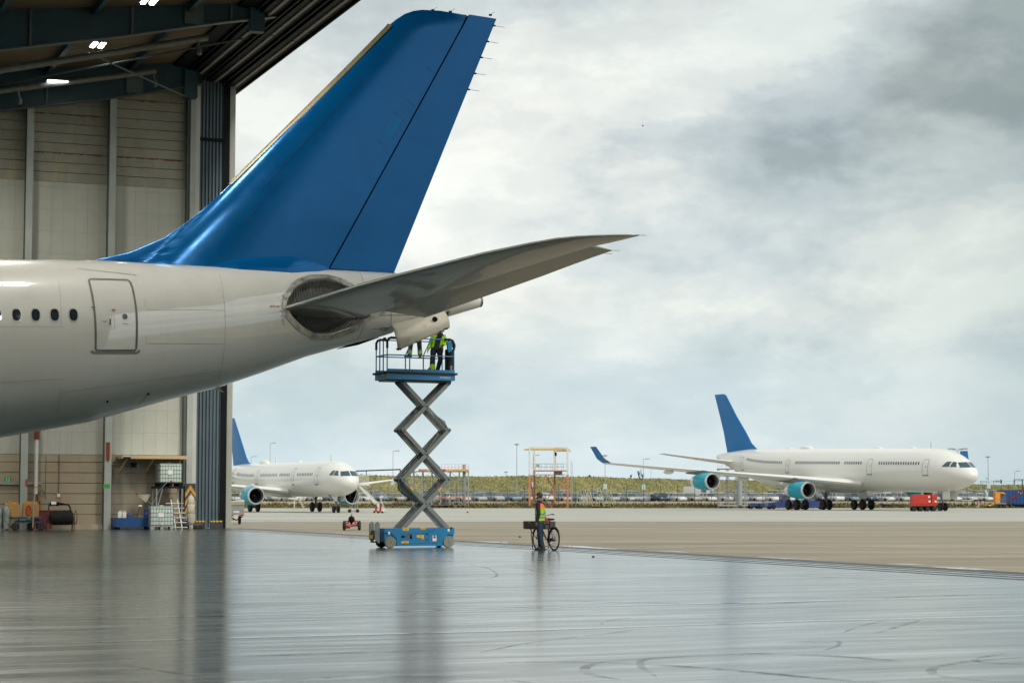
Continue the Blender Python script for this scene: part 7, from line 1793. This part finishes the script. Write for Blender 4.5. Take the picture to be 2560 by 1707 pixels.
MB().tube((0, -.1, .25), (0, -.1, Z(1300)), .06, n=10).ell((0, -.1, .55), (.16, .12, .18), 10, 8).lathe([(.14, .0), (.13, .05), (.02, .06)], (0, -1.4, .12), n=12).build('jack', m_dark, t, smooth=40)
MB().prism([(-.17, Z(1302)), (.17, Z(1302)), (.13, Z(1292)), (.05, Z(1290)), (-.05, Z(1290)), (-.13, Z(1292))], -.03, .03).bar((0, 0, Z(1291)), (0, 0, Z(1284)), .05).build('tow_head', m_redp, t)
# grey covered trailer by the door jamb
p, X, Z = base(590, 1310); t = thing('cargo_trailer', 'grey tailboard trailer with cream tarpaulin cover, half hidden by the door jamb', 'trailer', p, R(8))
xl, xr = X(571), X(610)
MB().box(((xl + xr) / 2, .6, (Z(1290) + Z(1260)) / 2), (xr - xl, 1.6, Z(1260) - Z(1290)), 0, .03).build('trailer_body', m_gry, t)
MB().loft([[Vector((x, y, z)) for y, z in ((-.25, Z(1262)), (1.5, Z(1262)), (1.5, z2), (-.22, z2 - .06), (-.30, Z(1254)))] for x, z2 in ((xl, Z(1250)), (xl + .25, Z(1252)), ((xl + xr) / 2, Z(1250)), (xr - .2, Z(1248)), (xr, Z(1249)))]).build('tarpaulin', m_tarp, t, smooth=30)
for x in (xl + .15, xr - .17): MB().box((x, -.215, Z(1287)), (.22, .02, .05)).build('tail_light', m_redp, t)
MB().box(((xl + xr) / 2, -.21, Z(1288)), (.28, .01, .07)).box(((xl + xr) / 2, -.21, Z(1279)), (.35, .01, .12)).build('number_plate', m_wlab, t)
s_ = MB()
for x in (xl + .1, xr - .1): s_.bar((x, .4, Z(1291)), ((xl + xr) / 2, .5, Z(1300)), .06)
s_.bar((xl, .5, .28), (xr - .15, .5, .28), .05).build('axle_frame', m_dark, t)
wheel(t, (xr - .28, .45, .32), .32, .18, axis='X'); wheel(t, (xl + .02, .45, .32), .32, .18, axis='X')
# chocks and scraps lying on the apron
for px_, py_, w, m, lab_ in ((1169, 1281.5, .5, m_yellow, 'small yellow and black wheel chock lying on the apron right of the lift'), (1262, 1358, .22, m_wht, 'crumpled white scrap beside the drain right of the lift'), (1299, 1342.5, .12, m_dark, 'small dark stone on the tan apron left of the man'), (1483, 1392, .09, m_dark, 'small dark pebble on the shiny floor right of the bicycle')):
    p = gp(px_, py_); t = thing('scrap' if w < .5 else 'wheel_chock', lab_, 'debris' if w < .5 else 'chock', p, 0)
    q = MB().prism([(-w / 2, 0), (w / 2, 0), (w * .3, w * .35), (-w * .2, w * .42)], -w * .3, w * .3) if w < .5 else MB().prism([(-w / 2, 0), (w / 2, 0), (w * .35, .16), (-w * .35, .16)], -.12, .12)
    q.build('scrap_piece' if w < .5 else 'chock_block', m, t)
    if w >= .5: MB().box((0, -.13, .08), (.12, .01, .14)).build('black_band', m_dark, t)
# ------------------------------------------------------------------ things standing along the hangar's side wall
def hb_(px, py=1323.):
    """floor point in the hangar under a pixel"""
    d = interp(py, [(1321., .75), (1322., 1.0), (1323.5, 1.4), (1325.5, 1.9)])
    p = onplane(px, py, HC - HV * d, HV); p.z = 0.; s = FL / p.y; return p, (lambda a: (a - px) / s), (lambda b_: at(px, b_, p.y).z)
m_plast = mat('milky plastic tank', (.55, .66, .60), rough=.35, var=.06, scale=2, spec=.5)
m_cage = mat('galvanised cage tube', (.30, .32, .31), rough=.4, metal=.5, var=.1)
m_wood = mat('orange plywood', (.50, .26, .075), rough=.7, var=.14, scale=1.5, stretch=(1, 1, 5))
m_pine = mat('pale pine board', (.58, .40, .20), rough=.7, var=.12, scale=2, stretch=(.3, 1, 4))
m_maroon = mat('maroon bin paint', (.14, .02, .025), rough=.5, var=.15, scale=3)
m_signg = mat('green number sign', (.03, .30, .06), rough=.5)
def ibc(loc, rz, lab_, clear=False):
    t = thing('liquid_tank', lab_, 'plastic tank', loc, rz, None)
    MB().box((0, 0, .70), (1.14, .96, .98), 0, .06).lathe([(.12, 0), (.12, .05), (.02, .06)], (0, 0, 1.19), n=14).build('bottle', m_plast, t, smooth=40)
    c = MB()
    for z in (.24, .45, .66, .87, 1.08, 1.20):
        for a, b_ in (((-.6, -.5), (.6, -.5)), ((.6, -.5), (.6, .5)), ((.6, .5), (-.6, .5)), ((-.6, .5), (-.6, -.5))): c.tube((a[0], a[1], z), (b_[0], b_[1], z), .011, n=6)
    for k in range(9):
        x = -.6 + 1.2 * k / 8
        for y in (-.5, .5): c.tube((x, y, .20), (x, y, 1.20), .010, n=6)
    for k in range(7):
        y = -.5 + k / 6
        for x in (-.6, .6): c.tube((x, y, .20), (x, y, 1.20), .010, n=6)
    c.build('cage', m_cage, t)
    MB().box((0, 0, .17), (1.2, 1.0, .05)).box((-.5, 0, .08), (.16, 1.0, .15)).box((.5, 0, .08), (.16, 1.0, .15)).box((0, 0, .08), (.16, 1.0, .15)).build('pallet', m_dark if clear else m_gry, t)
    MB().tube((0, -.5, .28), (0, -.62, .26), .04, n=8).build('tap', m_wlab if not clear else m_red, t); MB().box((-.05, -.515, .75), (.3, .01, .22)).build('white_label', m_wlab, t)
    return t
p, X, Z = hb_(402, 1325.5); ibc(p, HPSI - R(6), 'milky plastic tank in a wire cage standing on the floor beside the white ladder')
p, X, Z = hb_(418, 1322.2)
zf = Z(1220); fr_t = thing('tank_stand', 'tall dark steel stand carrying the raised plastic tank', 'stand', (p.x, p.y + .15, 0), HPSI)
s_ = MB()
for x in (-.72, .62):
    for y in (-.5, .5): s_.box((x, y, zf / 2), (.06, .06, zf))
s_.bar((-.72, -.5, .9), (-.4, -.5, zf), .04); s_.build('stand_legs', m_cage, fr_t)
MB().box((-.05, 0, zf + .04), (1.5, 1.15, .09)).build('stand_top', m_dark, fr_t)
ibc((p.x, p.y + .15, zf + .09), HPSI + R(4), 'milky plastic tank in a wire cage raised on the tall steel stand', True)
tag(MB().path([Vector((p.x + .05, p.y - .5, zf + .3)), Vector((p.x - .35, p.y - .6, 2.0)), Vector((p.x - .75, p.y - .7, 1.1))], .018, 6).build('fill_hose', m_cage), 'thin pale hose hanging from the raised plastic tank', 'hose')
# white step ladder
p, X, Z = hb_(446, 1324.5); t = thing('step_ladder', 'white step ladder with flat treads leaning between the tanks and the end column', 'ladder', p, HPSI * .4)
s_ = MB(); h = Z(1248)
s_.bar((X(455), 0, 0), (X(442), .5, h), .05).bar((X(439), 0, 0), (X(426), .5, h), .05).build('ladder_rails', m_wht, t)
s_ = MB()
for k in range(6): f = (k + .4) / 6.2; s_.box((X(447) + (X(434) - X(447)) * f, .5 * f, h * f), (.92, .12, .045))
s_.build('ladder_treads', m_wht, t)
# blue spill tray with jugs, blue canister
p, X, Z = hb_(330, 1323); tray = thing('spill_tray', 'low blue spill tray on feet, left of the floor standing tank', 'spill tray', (p.x, p.y + .4, 0), HPSI)
x0_, x1_ = -1.05, .90; h0, h1 = .12, .60
MB().box(((x0_ + x1_) / 2, -.5, (h0 + h1) / 2), (x1_ - x0_, .04, h1 - h0)).box(((x0_ + x1_) / 2, .5, (h0 + h1) / 2), (x1_ - x0_, .04, h1 - h0)).box((x0_, 0, (h0 + h1) / 2), (.04, 1.04, h1 - h0)).box((x1_, 0, (h0 + h1) / 2), (.04, 1.04, h1 - h0)).box(((x0_ + x1_) / 2, 0, h0 + .02), (x1_ - x0_, 1, .04)).build('tray_body', m_cblue, tray)
MB().box((x0_ + .2, 0, .06), (.14, 1, .12)).box((x1_ - .2, 0, .06), (.14, 1, .12)).build('tray_feet', m_dark, tray); MB().box(((x0_ + x1_) / 2, 0, .54), (x1_ - x0_ - .1, .94, .03)).build('grid', m_gry, tray)
def TL(x, y, z): return Vector((p.x, p.y + .4, 0)) + HU * x + HV * y + Vector((0, 0, z))
for i, (x, y) in enumerate(((-.78, -.2), (-.55, -.25), (-.66, .1))):
    t = thing('jug', 'white plastic jug on the blue tray, %s of the three' % ('left front', 'right front', 'rear')[i], 'jug', TL(x, y, .555), HPSI, 'white jugs on the blue tray')
    MB().box((0, 0, .16), (.20, .20, .32), 0, .03).lathe([(.06, .31), (.04, .36), (.02, .37)], n=10).build('jug_body', m_wht, t, smooth=40); MB().path([(-.02, 0, .32), (.0, 0, .42), (.07, 0, .42), (.09, 0, .3)], .014, 6).build('handle', m_wht, t)
t = thing('canister', 'short blue canister on the tray beside the white jugs', 'canister', TL(-.22, 0, .555), HPSI); MB().box((0, 0, .13), (.24, .24, .26), 0, .04).build('canister_body', m_tugb, t, smooth=40); MB().lathe([(.04, .25), (.04, .29), (.01, .30)], n=10).build('cap', m_dark, t)
t = thing('drum', 'upright blue drum at the right end of the spill tray', 'drum', TL(.72, .1, .555), HPSI); MB().lathe([(.15, 0), (.17, .02), (.17, .2), (.18, .22), (.17, .24), (.17, .42), (.18, .44), (.16, .46), (.02, .46)], n=20).build('drum_body', m_tugb, t, smooth=40); MB().lathe([(.03, .46), (.03, .48), (.01, .48)], (.08, 0, 0), n=8).build('cap', m_dark, t)
t = thing('sieve_lamp', 'small white lamp on a thin bent stalk behind the blue tray', 'lamp', TL(.20, .3, .555), HPSI); MB().tube((0, 0, 0), (.18, 0, .62), .012, n=6).build('stalk', m_dark, t); MB().lathe([(.12, 0), (.11, .05), (.04, .09)], (.2, 0, .62), n=14).build('lamp_head', m_wht, t)
# cream funnel scoop with red cap on a stand
p2, X, Z = hb_(352, 1323.2); t = thing('funnel', 'cream pointed funnel with a red tip on a slanted grey stalk above the tank', 'funnel', (p2.x, p2.y + .6, 0), HPSI)
zc = Z(1241)
MB().loft([[Vector((x, y, zc + z)) for y, z in ((-w, .12), (w, .12), (w * .5, -d), (-w * .5, -d))] for x, w, d in ((-.36, .05, -.10), (-.30, .12, .02), (-.1, .2, .14), (.12, .2, .30), (.2, .16, .20), (.36, .04, -.08))]).build('funnel_bowl', m_tarp, t)
MB().tube((.15, 0, zc - .2), (.45, 0, 1.3), .03, n=8).tube((.45, 0, 1.3), (.45, 0, 0), .03, n=8).build('stalk', m_cage, t); MB().lathe([(.06, 0), (.06, .1), (.01, .11)], (-.34, 0, zc + .1), n=10).build('red_cap', m_red, t)
# wooden shelf on the wall above
xa, za_ = hw(298, 1141, -.4); xb, zb2 = hw(456, 1143, -.4)
t = thing('wall_shelf', 'wide pine canopy shelf bracketed to the wall above the tanks', 'shelf', H2W((xa + xb) / 2, .3, 0), HPSI)
L2 = (xb - xa) / 2
MB().box((0, -.85, za_), (2 * L2, 1.7, .05)).build('shelf_board', m_wht, t)
MB().box((.2, -1.72, za_ - .04), (2 * L2 - .4, .05, .17)).box((-L2, -.85, za_ - .04), (.05, 1.7, .15)).box((L2, -.85, za_ - .04), (.05, 1.7, .15)).build('edge_board', m_pine, t)
for x in (hw(300, 1180, -.2)[0], hw(366, 1180, -.2)[0], hw(436, 1160, -.2)[0]):
    x -= (xa + xb) / 2; MB().bar((x - .05, -.05, za_ - .95), (x + .25, -1.2, za_ - .06), .07).box((x - .05, -.05, za_ - .85), (.22, .07, .55)).build('bracket', m_pine, t)
# hanging clear plastic sheet
m_sheet = mat('scuffed clear sheeting', (.30, .29, .25), rough=.18, var=.25, scale=1.3, alpha=.35, bump=.5, bscale=1.5)
xs0, xs1 = hw(280, 1200, -.05)[0], hw(400, 1200, -.05)[0]
def shf(a, b_): return Vector(((xs1 - xs0) * (a - .5), .05 * math.sin(a * 17) + .03 * math.sin(a * 41 + b_ * 3), .3 + 3.1 * b_))
t = MB().grid(shf, 60, 8).build('plastic_sheet', m_sheet, smooth=60, recalc=False); t.location = H2W((xs0 + xs1) / 2, -.02, 0); t.rotation_euler = (0, 0, HPSI); tag(t, 'scuffed clear plastic sheeting hung on the wall behind the tanks', 'plastic sheet')
# dark hose reel pipe on the wall
xh0, zh = hw(278, 1163, .1); xh1, _ = hw(342, 1163, .1)
t = thing('wall_pipe', 'dark horizontal pipe with a fat end fixed high on the wall under the shelf', 'pipe', H2W(xh0, .12, zh), HPSI); MB().tube((0, 0, 0), (xh1 - xh0, 0, 0), .05, n=10).build('pipe_run', m_dark, t); MB().tube((xh1 - xh0 - .35, 0, 0), (xh1 - xh0, 0, 0), .12, n=12).build('pipe_end', m_dark, t)
# rain pipe with rusty ends
xr_, zt_r = hw(93, 1080, -.15); z1r = hw(91, 1235, -.15)[1]
t = thing('drain_pipe', 'tall white drain pipe with rusty red fittings running down the wall', 'drain pipe', H2W(xr_, -.05, 0), HPSI)
MB().tube((0, 0, z1r), (0, 0, 7.5), .10, n=14).build('pipe_run', m_wht, t, smooth=40)
MB().tube((0, 0, z1r + .02), (0, 0, z1r - .35), .13, n=12).tube((0, 0, z1r - .3), (-.02, 0, .55), .08, n=10).ell((.05, 0, z1r - .4), (.2, .12, .12), 10, 6).ell((-.1, 0, z1r - .75), (.16, .1, .12), 10, 6).tube((0, 0, hw(93, 1098, -.15)[1]), (0, 0, hw(93, 1080, -.15)[1] + .3), .14, n=12).build('rusty_joint', m_rust, t, smooth=40)
MB().tube((0, 0, hw(93, 1217, -.15)[1] - .03), (0, 0, hw(93, 1217, -.15)[1] + .03), .106, n=14).build('yellow_band', m_yellow, t)
# conduits and socket
for px_, py0, py1, sock, lab_ in ((146, 1137, 1237, True, 'dark conduit dropping to a small white socket, middle bay'), (113, 1137, 1248, False, 'thin dark conduit left of the one with the socket')):
    x, z1_ = hw(px_, py1, .25); z0_c = hw(px_, py0, .25)[1]; t = thing('conduit', lab_, 'conduit', H2W(x, .25, 0), HPSI); MB().tube((0, 0, z1_), (0, 0, z0_c), .022 if sock else .014, n=6).build('conduit_pipe', m_seal, t)
    if sock: MB().box((0, -.03, z1_ - .02), (.15, .12, .18), 0, .02).build('socket', m_wlab, t)
x, zc = hw(105, 1232, .2); t = MB().path([(.14 * math.cos(q_), 0, .14 * math.sin(q_)) for q_ in [2 * math.pi * k / 18 for k in range(18)]], .012, 5, closed=True).build('wire_hoop', m_seal); t.location = H2W(x, .26, zc); t.rotation_euler = (0, 0, HPSI); tag(t, 'small wire hoop hung on the wall beside the drain pipe', 'wire hoop')
x, z0c = hw(30, 1207, .1); t = MB().box((-15, 0, 0), (33, .12, .16)).build('wall_rail', m_cage); t.location = H2W(x, .2, z0c); t.rotation_euler = (0, 0, HPSI); tag(t, 'grey horizontal rail along the wall of the leftmost bay', 'rail')
for q_ in ((45, 'thin'),): pass
# number signs
for px_, py_, body_, y_, lab_ in ((19, 1198, '22', .22, 'small green sign numbered 22 on the leftmost wall bay'), (267, 1215, '68', -.50, 'small green sign numbered 68 on the middle column')):
    x, z = hw(px_, py_, y_); t = thing('number_sign', lab_, 'sign', H2W(x, y_, z), HPSI); MB().box((0, 0, 0), (.34, .02, .27), 0, .006).build('sign_board', m_signg if body_ == '22' else mat('light green number sign', (.10, .42, .12), rough=.5), t)
    text('sign_lettering', body_, .26, m_wlab if body_ == '22' else mat('dark green lettering', (.02, .18, .03), rough=.5), t, (0, -.014, 0), (R(90), 0, 0), .002)
x, z1_ = hw(269, 1152, -.5); z2_ = hw(269, 1100, -.5)[1]
t = MB().box((0, 0, 0), (.20, .02, (z2_ - z1_) * .8)).add([(-.1, -.01, -(z2_ - z1_) * .4), (.1, -.01, -(z2_ - z1_) * .4), (0, -.01, -(z2_ - z1_) * .55), (-.1, .01, -(z2_ - z1_) * .4), (.1, .01, -(z2_ - z1_) * .4), (0, .01, -(z2_ - z1_) * .55)], [(0, 1, 2), (3, 5, 4), (0, 2, 5, 3), (1, 4, 5, 2)]).build('pennant', m_rust); t.location = H2W(x, -.53, (z1_ + z2_) / 2); t.rotation_euler = (0, 0, HPSI); tag(t, 'rusty dark red pennant strip hung on the middle column', 'pennant')
x, zz = hw(66, 1206, -.55); t = MB().box((0, 0, 0), (.08, .05, .34), 0, .01).build('red_lever', m_red); t.location = H2W(x, -.55, zz); t.rotation_euler = (0, 0, HPSI); tag(t, 'small red lever fixed on the left column', 'lever')
# plywood sheets on a blue cart
p, X, Z = hb_(62, 1325.5); cart_ = thing('platform_cart', 'blue flat cart on black wheels with a tall grey handle, carrying plywood cradles', 'cart', p, HPSI)
MB().box((.05, 0, .62), (1.45, .9, .10), 0, .02).bar((-.6, -.4, .4), (.75, -.4, .4), .07).bar((-.5, 0, .45), (.6, 0, .45), .2, .08).build('cart_bed', m_cblue if False else mat('faded blue cart paint', (.03, .07, .12), rough=.5, var=.2, scale=3), cart_)
for x, y in ((-.55, -.42), (.72, -.42), (-.85, .3), (.35, .3)): wheel(cart_, (x, y, .19), .19, .09)
MB().bar((.32, -.5, .15), (.38, -.5, 1.85), .07).build('cart_handle', m_gry, cart_); MB().box((.12, -.47, .62), (.16, .02, .14)).build('green_label', m_signg, cart_); MB().bar((.32, -.52, .1), (.33, -.52, .6), .05).build('handle_foot', m_orng, cart_)
def cradle(x, y, w, h, lab_):
    t = thing('plywood_cradle', lab_, 'plywood cradle', H2W(*W2H(p + HU * x + HV * y), .67), HPSI, 'plywood cradles on the blue cart')
    n_ = 14; pts = [(-w / 2, 0), (w / 2, 0), (w / 2, h * .72)] + [(w / 2 * math.cos(math.pi * k / n_), h * .72 + h * .28 * math.sin(math.pi * k / n_)) for k in range(1, n_)] + [(-w / 2, h * .72)]
    MB().prism(pts, -.02, .02).build('cradle_side', m_wood, t); MB().prism(pts, .30, .34).build('cradle_side', m_wood, t); MB().box((0, .16, .06), (w - .1, .3, .1)).box((-w / 2 + .05, .16, h * .5), (.04, .3, h * .5)).build('cradle_brace', m_padd, t)
    MB().box((.05, -.03, h * .86), (.22, .01, .05)).build('yellow_label', m_yel, t); return t
cradle(-.62, -.05, .68, .78, 'orange plywood cradle board with rounded top, left one on the blue cart'); cradle(.10, -.2, .46, .80, 'narrow plywood cradle board behind the red hose coil'); cradle(.42, -.05, .52, .80, 'orange plywood cradle board, right one on the blue cart')
t = MB().path([(.11 * math.cos(q_), .0, .24 * math.sin(q_)) for q_ in [2 * math.pi * k / 20 for k in range(20)]], .035, 8, closed=True).build('red_hose_coil', m_redp, smooth=60); t.location = p + HU * .12 + HV * (-.30) + Vector((0, 0, 1.0)); t.rotation_euler = (0, 0, HPSI); tag(t, 'bright red hose coil hanging on the plywood cradles', 'hose')
# wrapped gas bottles at the far left
p, X, Z = hb_(10, 1325.5)
for i in range(4):
    t = thing('gas_bottle', 'grey film wrapped gas bottle at the left edge, %s of the group of four' % ('front left', 'front right', 'back left', 'back right')[i], 'gas bottle', p + HU * (-.3 + .42 * (i % 2)) + HV * (.38 * (i // 2)), 0, 'wrapped gas bottles at the left edge')
    MB().lathe([(.19, .05), (.20, .1), (.185, .3), (.20, .5), (.185, .7), (.20, .9), (.19, 1.05), (.12, 1.2), (.04, 1.25)], n=18).build('bottle_body', mat('silvery wrap film', (.30, .32, .29), rough=.25, metal=.2, var=.4, scale=6), t, smooth=50); MB().lathe([(.04, 1.24), (.05, 1.3), (.02, 1.36)], n=8).build('valve', m_galv, t)
# maroon bin and black hose reel
p, X, Z = hb_(104, 1323.5); t = thing('waste_bin', 'maroon metal bin between the plywood cart and the hose reel', 'bin', (p.x, p.y + .5, 0), HPSI); MB().box((0, 0, .5), (.75, .6, .9), 0, .03).build('bin_body', m_maroon, t); MB().box((0, 0, .97), (.8, .65, .06), 0, .02).build('bin_lid', m_maroon, t)
p, X, Z = hb_(145, 1323.8); t = thing('hose_reel', 'wide black hose reel on a rusty frame with a pale spray lance on top', 'hose reel', (p.x, p.y + .5, 0), HPSI)
rl = MB()
for k in range(12):
    x = -.52 + k * .095; rl.path([(x, .38 * math.cos(q_), .62 + .34 * math.sin(q_)) for q_ in [2 * math.pi * j / 24 for j in range(24)]], .05, 7, closed=True)
rl.build('hose_coil', m_tyre, t, smooth=60); MB().tube((-.6, 0, .62), (.62, 0, .62), .28, n=16).build('drum', m_dark, t)
s_ = MB()
for x in (-.68, .66): s_.bar((x, -.4, .0), (x, 0, .65), .06).bar((x, .4, .0), (x, 0, .65), .06).path([(x + (.12 if x > 0 else 0), .35 * math.cos(q_), .62 + .36 * math.sin(q_)) for q_ in [2 * math.pi * j / 20 for j in range(20)]], .02, 5, closed=True)
s_.build('reel_frame', mat('rusty brown frame', (.16, .07, .04), rough=.7, var=.3, scale=4), t)
MB().path([(-.6, 0, .95), (-.6, 0, 1.25), (-.55, 0, 1.32)], .03, 6).tube((-.55, 0, 1.32), (-.08, 0, 1.32), .10, n=12).tube((-.08, 0, 1.32), (.15, 0, 1.3), .06, n=10).path([(.15, 0, 1.3), (.38, 0, 1.28), (.48, 0, 1.15), (.5, 0, .95)], .04, 8).build('lance', m_dark, t, smooth=40); MB().tube((-.50, 0, 1.33), (-.24, 0, 1.33), .105, n=12).build('lance_label', m_wlab, t)
# low dark things and trolley by the end column
p, X, Z = hb_(474, 1323)
t = thing('cylinder_trolley', 'pale cylinder standing on a low brown trolley in front of the chevron board', 'trolley', p, HPSI)
MB().box((.1, 0, .24), (1.1, .5, .06)).build('trolley_bed', mat('brown trolley board', (.12, .08, .04), rough=.7), t); [wheel(t, (x_, -.2, .11), .11, .06, False) for x_ in (-.32, .55)]
t2 = thing('gas_cylinder', 'tall cream cylinder with stacked bands standing on the brown trolley', 'gas cylinder', p + Vector((.05, 0, .27)), HPSI); mb = MB()
mb.lathe([(.14, 0), (.19, .06), (.20, .5), (.17, .52), (.20, .55), (.20, 1.0), (.17, 1.03), (.19, 1.07), (.18, 1.35), (.08, 1.48), (.04, 1.5)], n=18).build('cylinder_body', m_tarp, t2, smooth=50); MB().lathe([(.05, 1.48), (.06, 1.56), (.02, 1.6)], n=8).build('valve', m_galv, t2)
p, X, Z = hb_(459, 1322.5); t = thing('bucket', 'blue bucket with a white bottle behind the step ladder', 'bucket', (p.x, p.y + .35, 0), HPSI); MB().lathe([(.18, 0), (.22, .02), (.26, .42), (.27, .44), (.24, .43), (.2, .05)], n=20, cap=False).build('bucket_body', m_cblue, t, smooth=40); MB().tube((.0, 0, .2), (0, 0, .75), .09, n=12).tube((0, 0, .75), (0, 0, .9), .05, n=10).build('bottle', m_wht, t, smooth=40)
# striped bump hoops guarding the doors
for px_, lab_ in ((498, 'yellow and black striped guard hoop, left one at the foot of the door leaves'), (541, 'yellow and black striped guard hoop, right one at the foot of the door leaves')):
    p, X, Z = hb_(px_, 1321); t = thing('guard_hoop', lab_, 'guard hoop', p, HPSI, 'striped guard hoops at the door foot'); w, h = .32, .36
    MB().box((-w + .05, 0, h / 2), (.10, .12, h)).box((w - .05, 0, h / 2), (.10, .12, h)).box((0, .02, .15), (.5, .1, .3)).build('hoop_posts', m_black, t)
    MB().box((0, 0, h + .03), (2 * w, .13, .07)).build('hoop_bar', m_yel, t)
    for k in range(4): MB().box((-w + .1 + k * .17, -.068, h + .03), (.05, .006, .075), Matrix.Rotation(.5, 3, 'Y')).build('black_stripe', m_black, t)
t = thing('paddle', 'tiny bird flying in the grey clouds', 'bird', at(1607, 315, 150), 0); bpy.data.objects.remove(t)
b_ = MB().ell((0, 0, 0), (.06, .18, .06), 8, 6).add([(0, 0, .02), (-.08, .05, .30), (-.04, -.06, .16), (0, 0, .02), (.10, .05, -.10), (.05, -.06, -.02)], [(0, 1, 2), (3, 4, 5)]).build('bird', m_dark); b_.location = at(1607, 315, 170); tag(b_, 'tiny dark bird flying high in the clouds', 'bird')
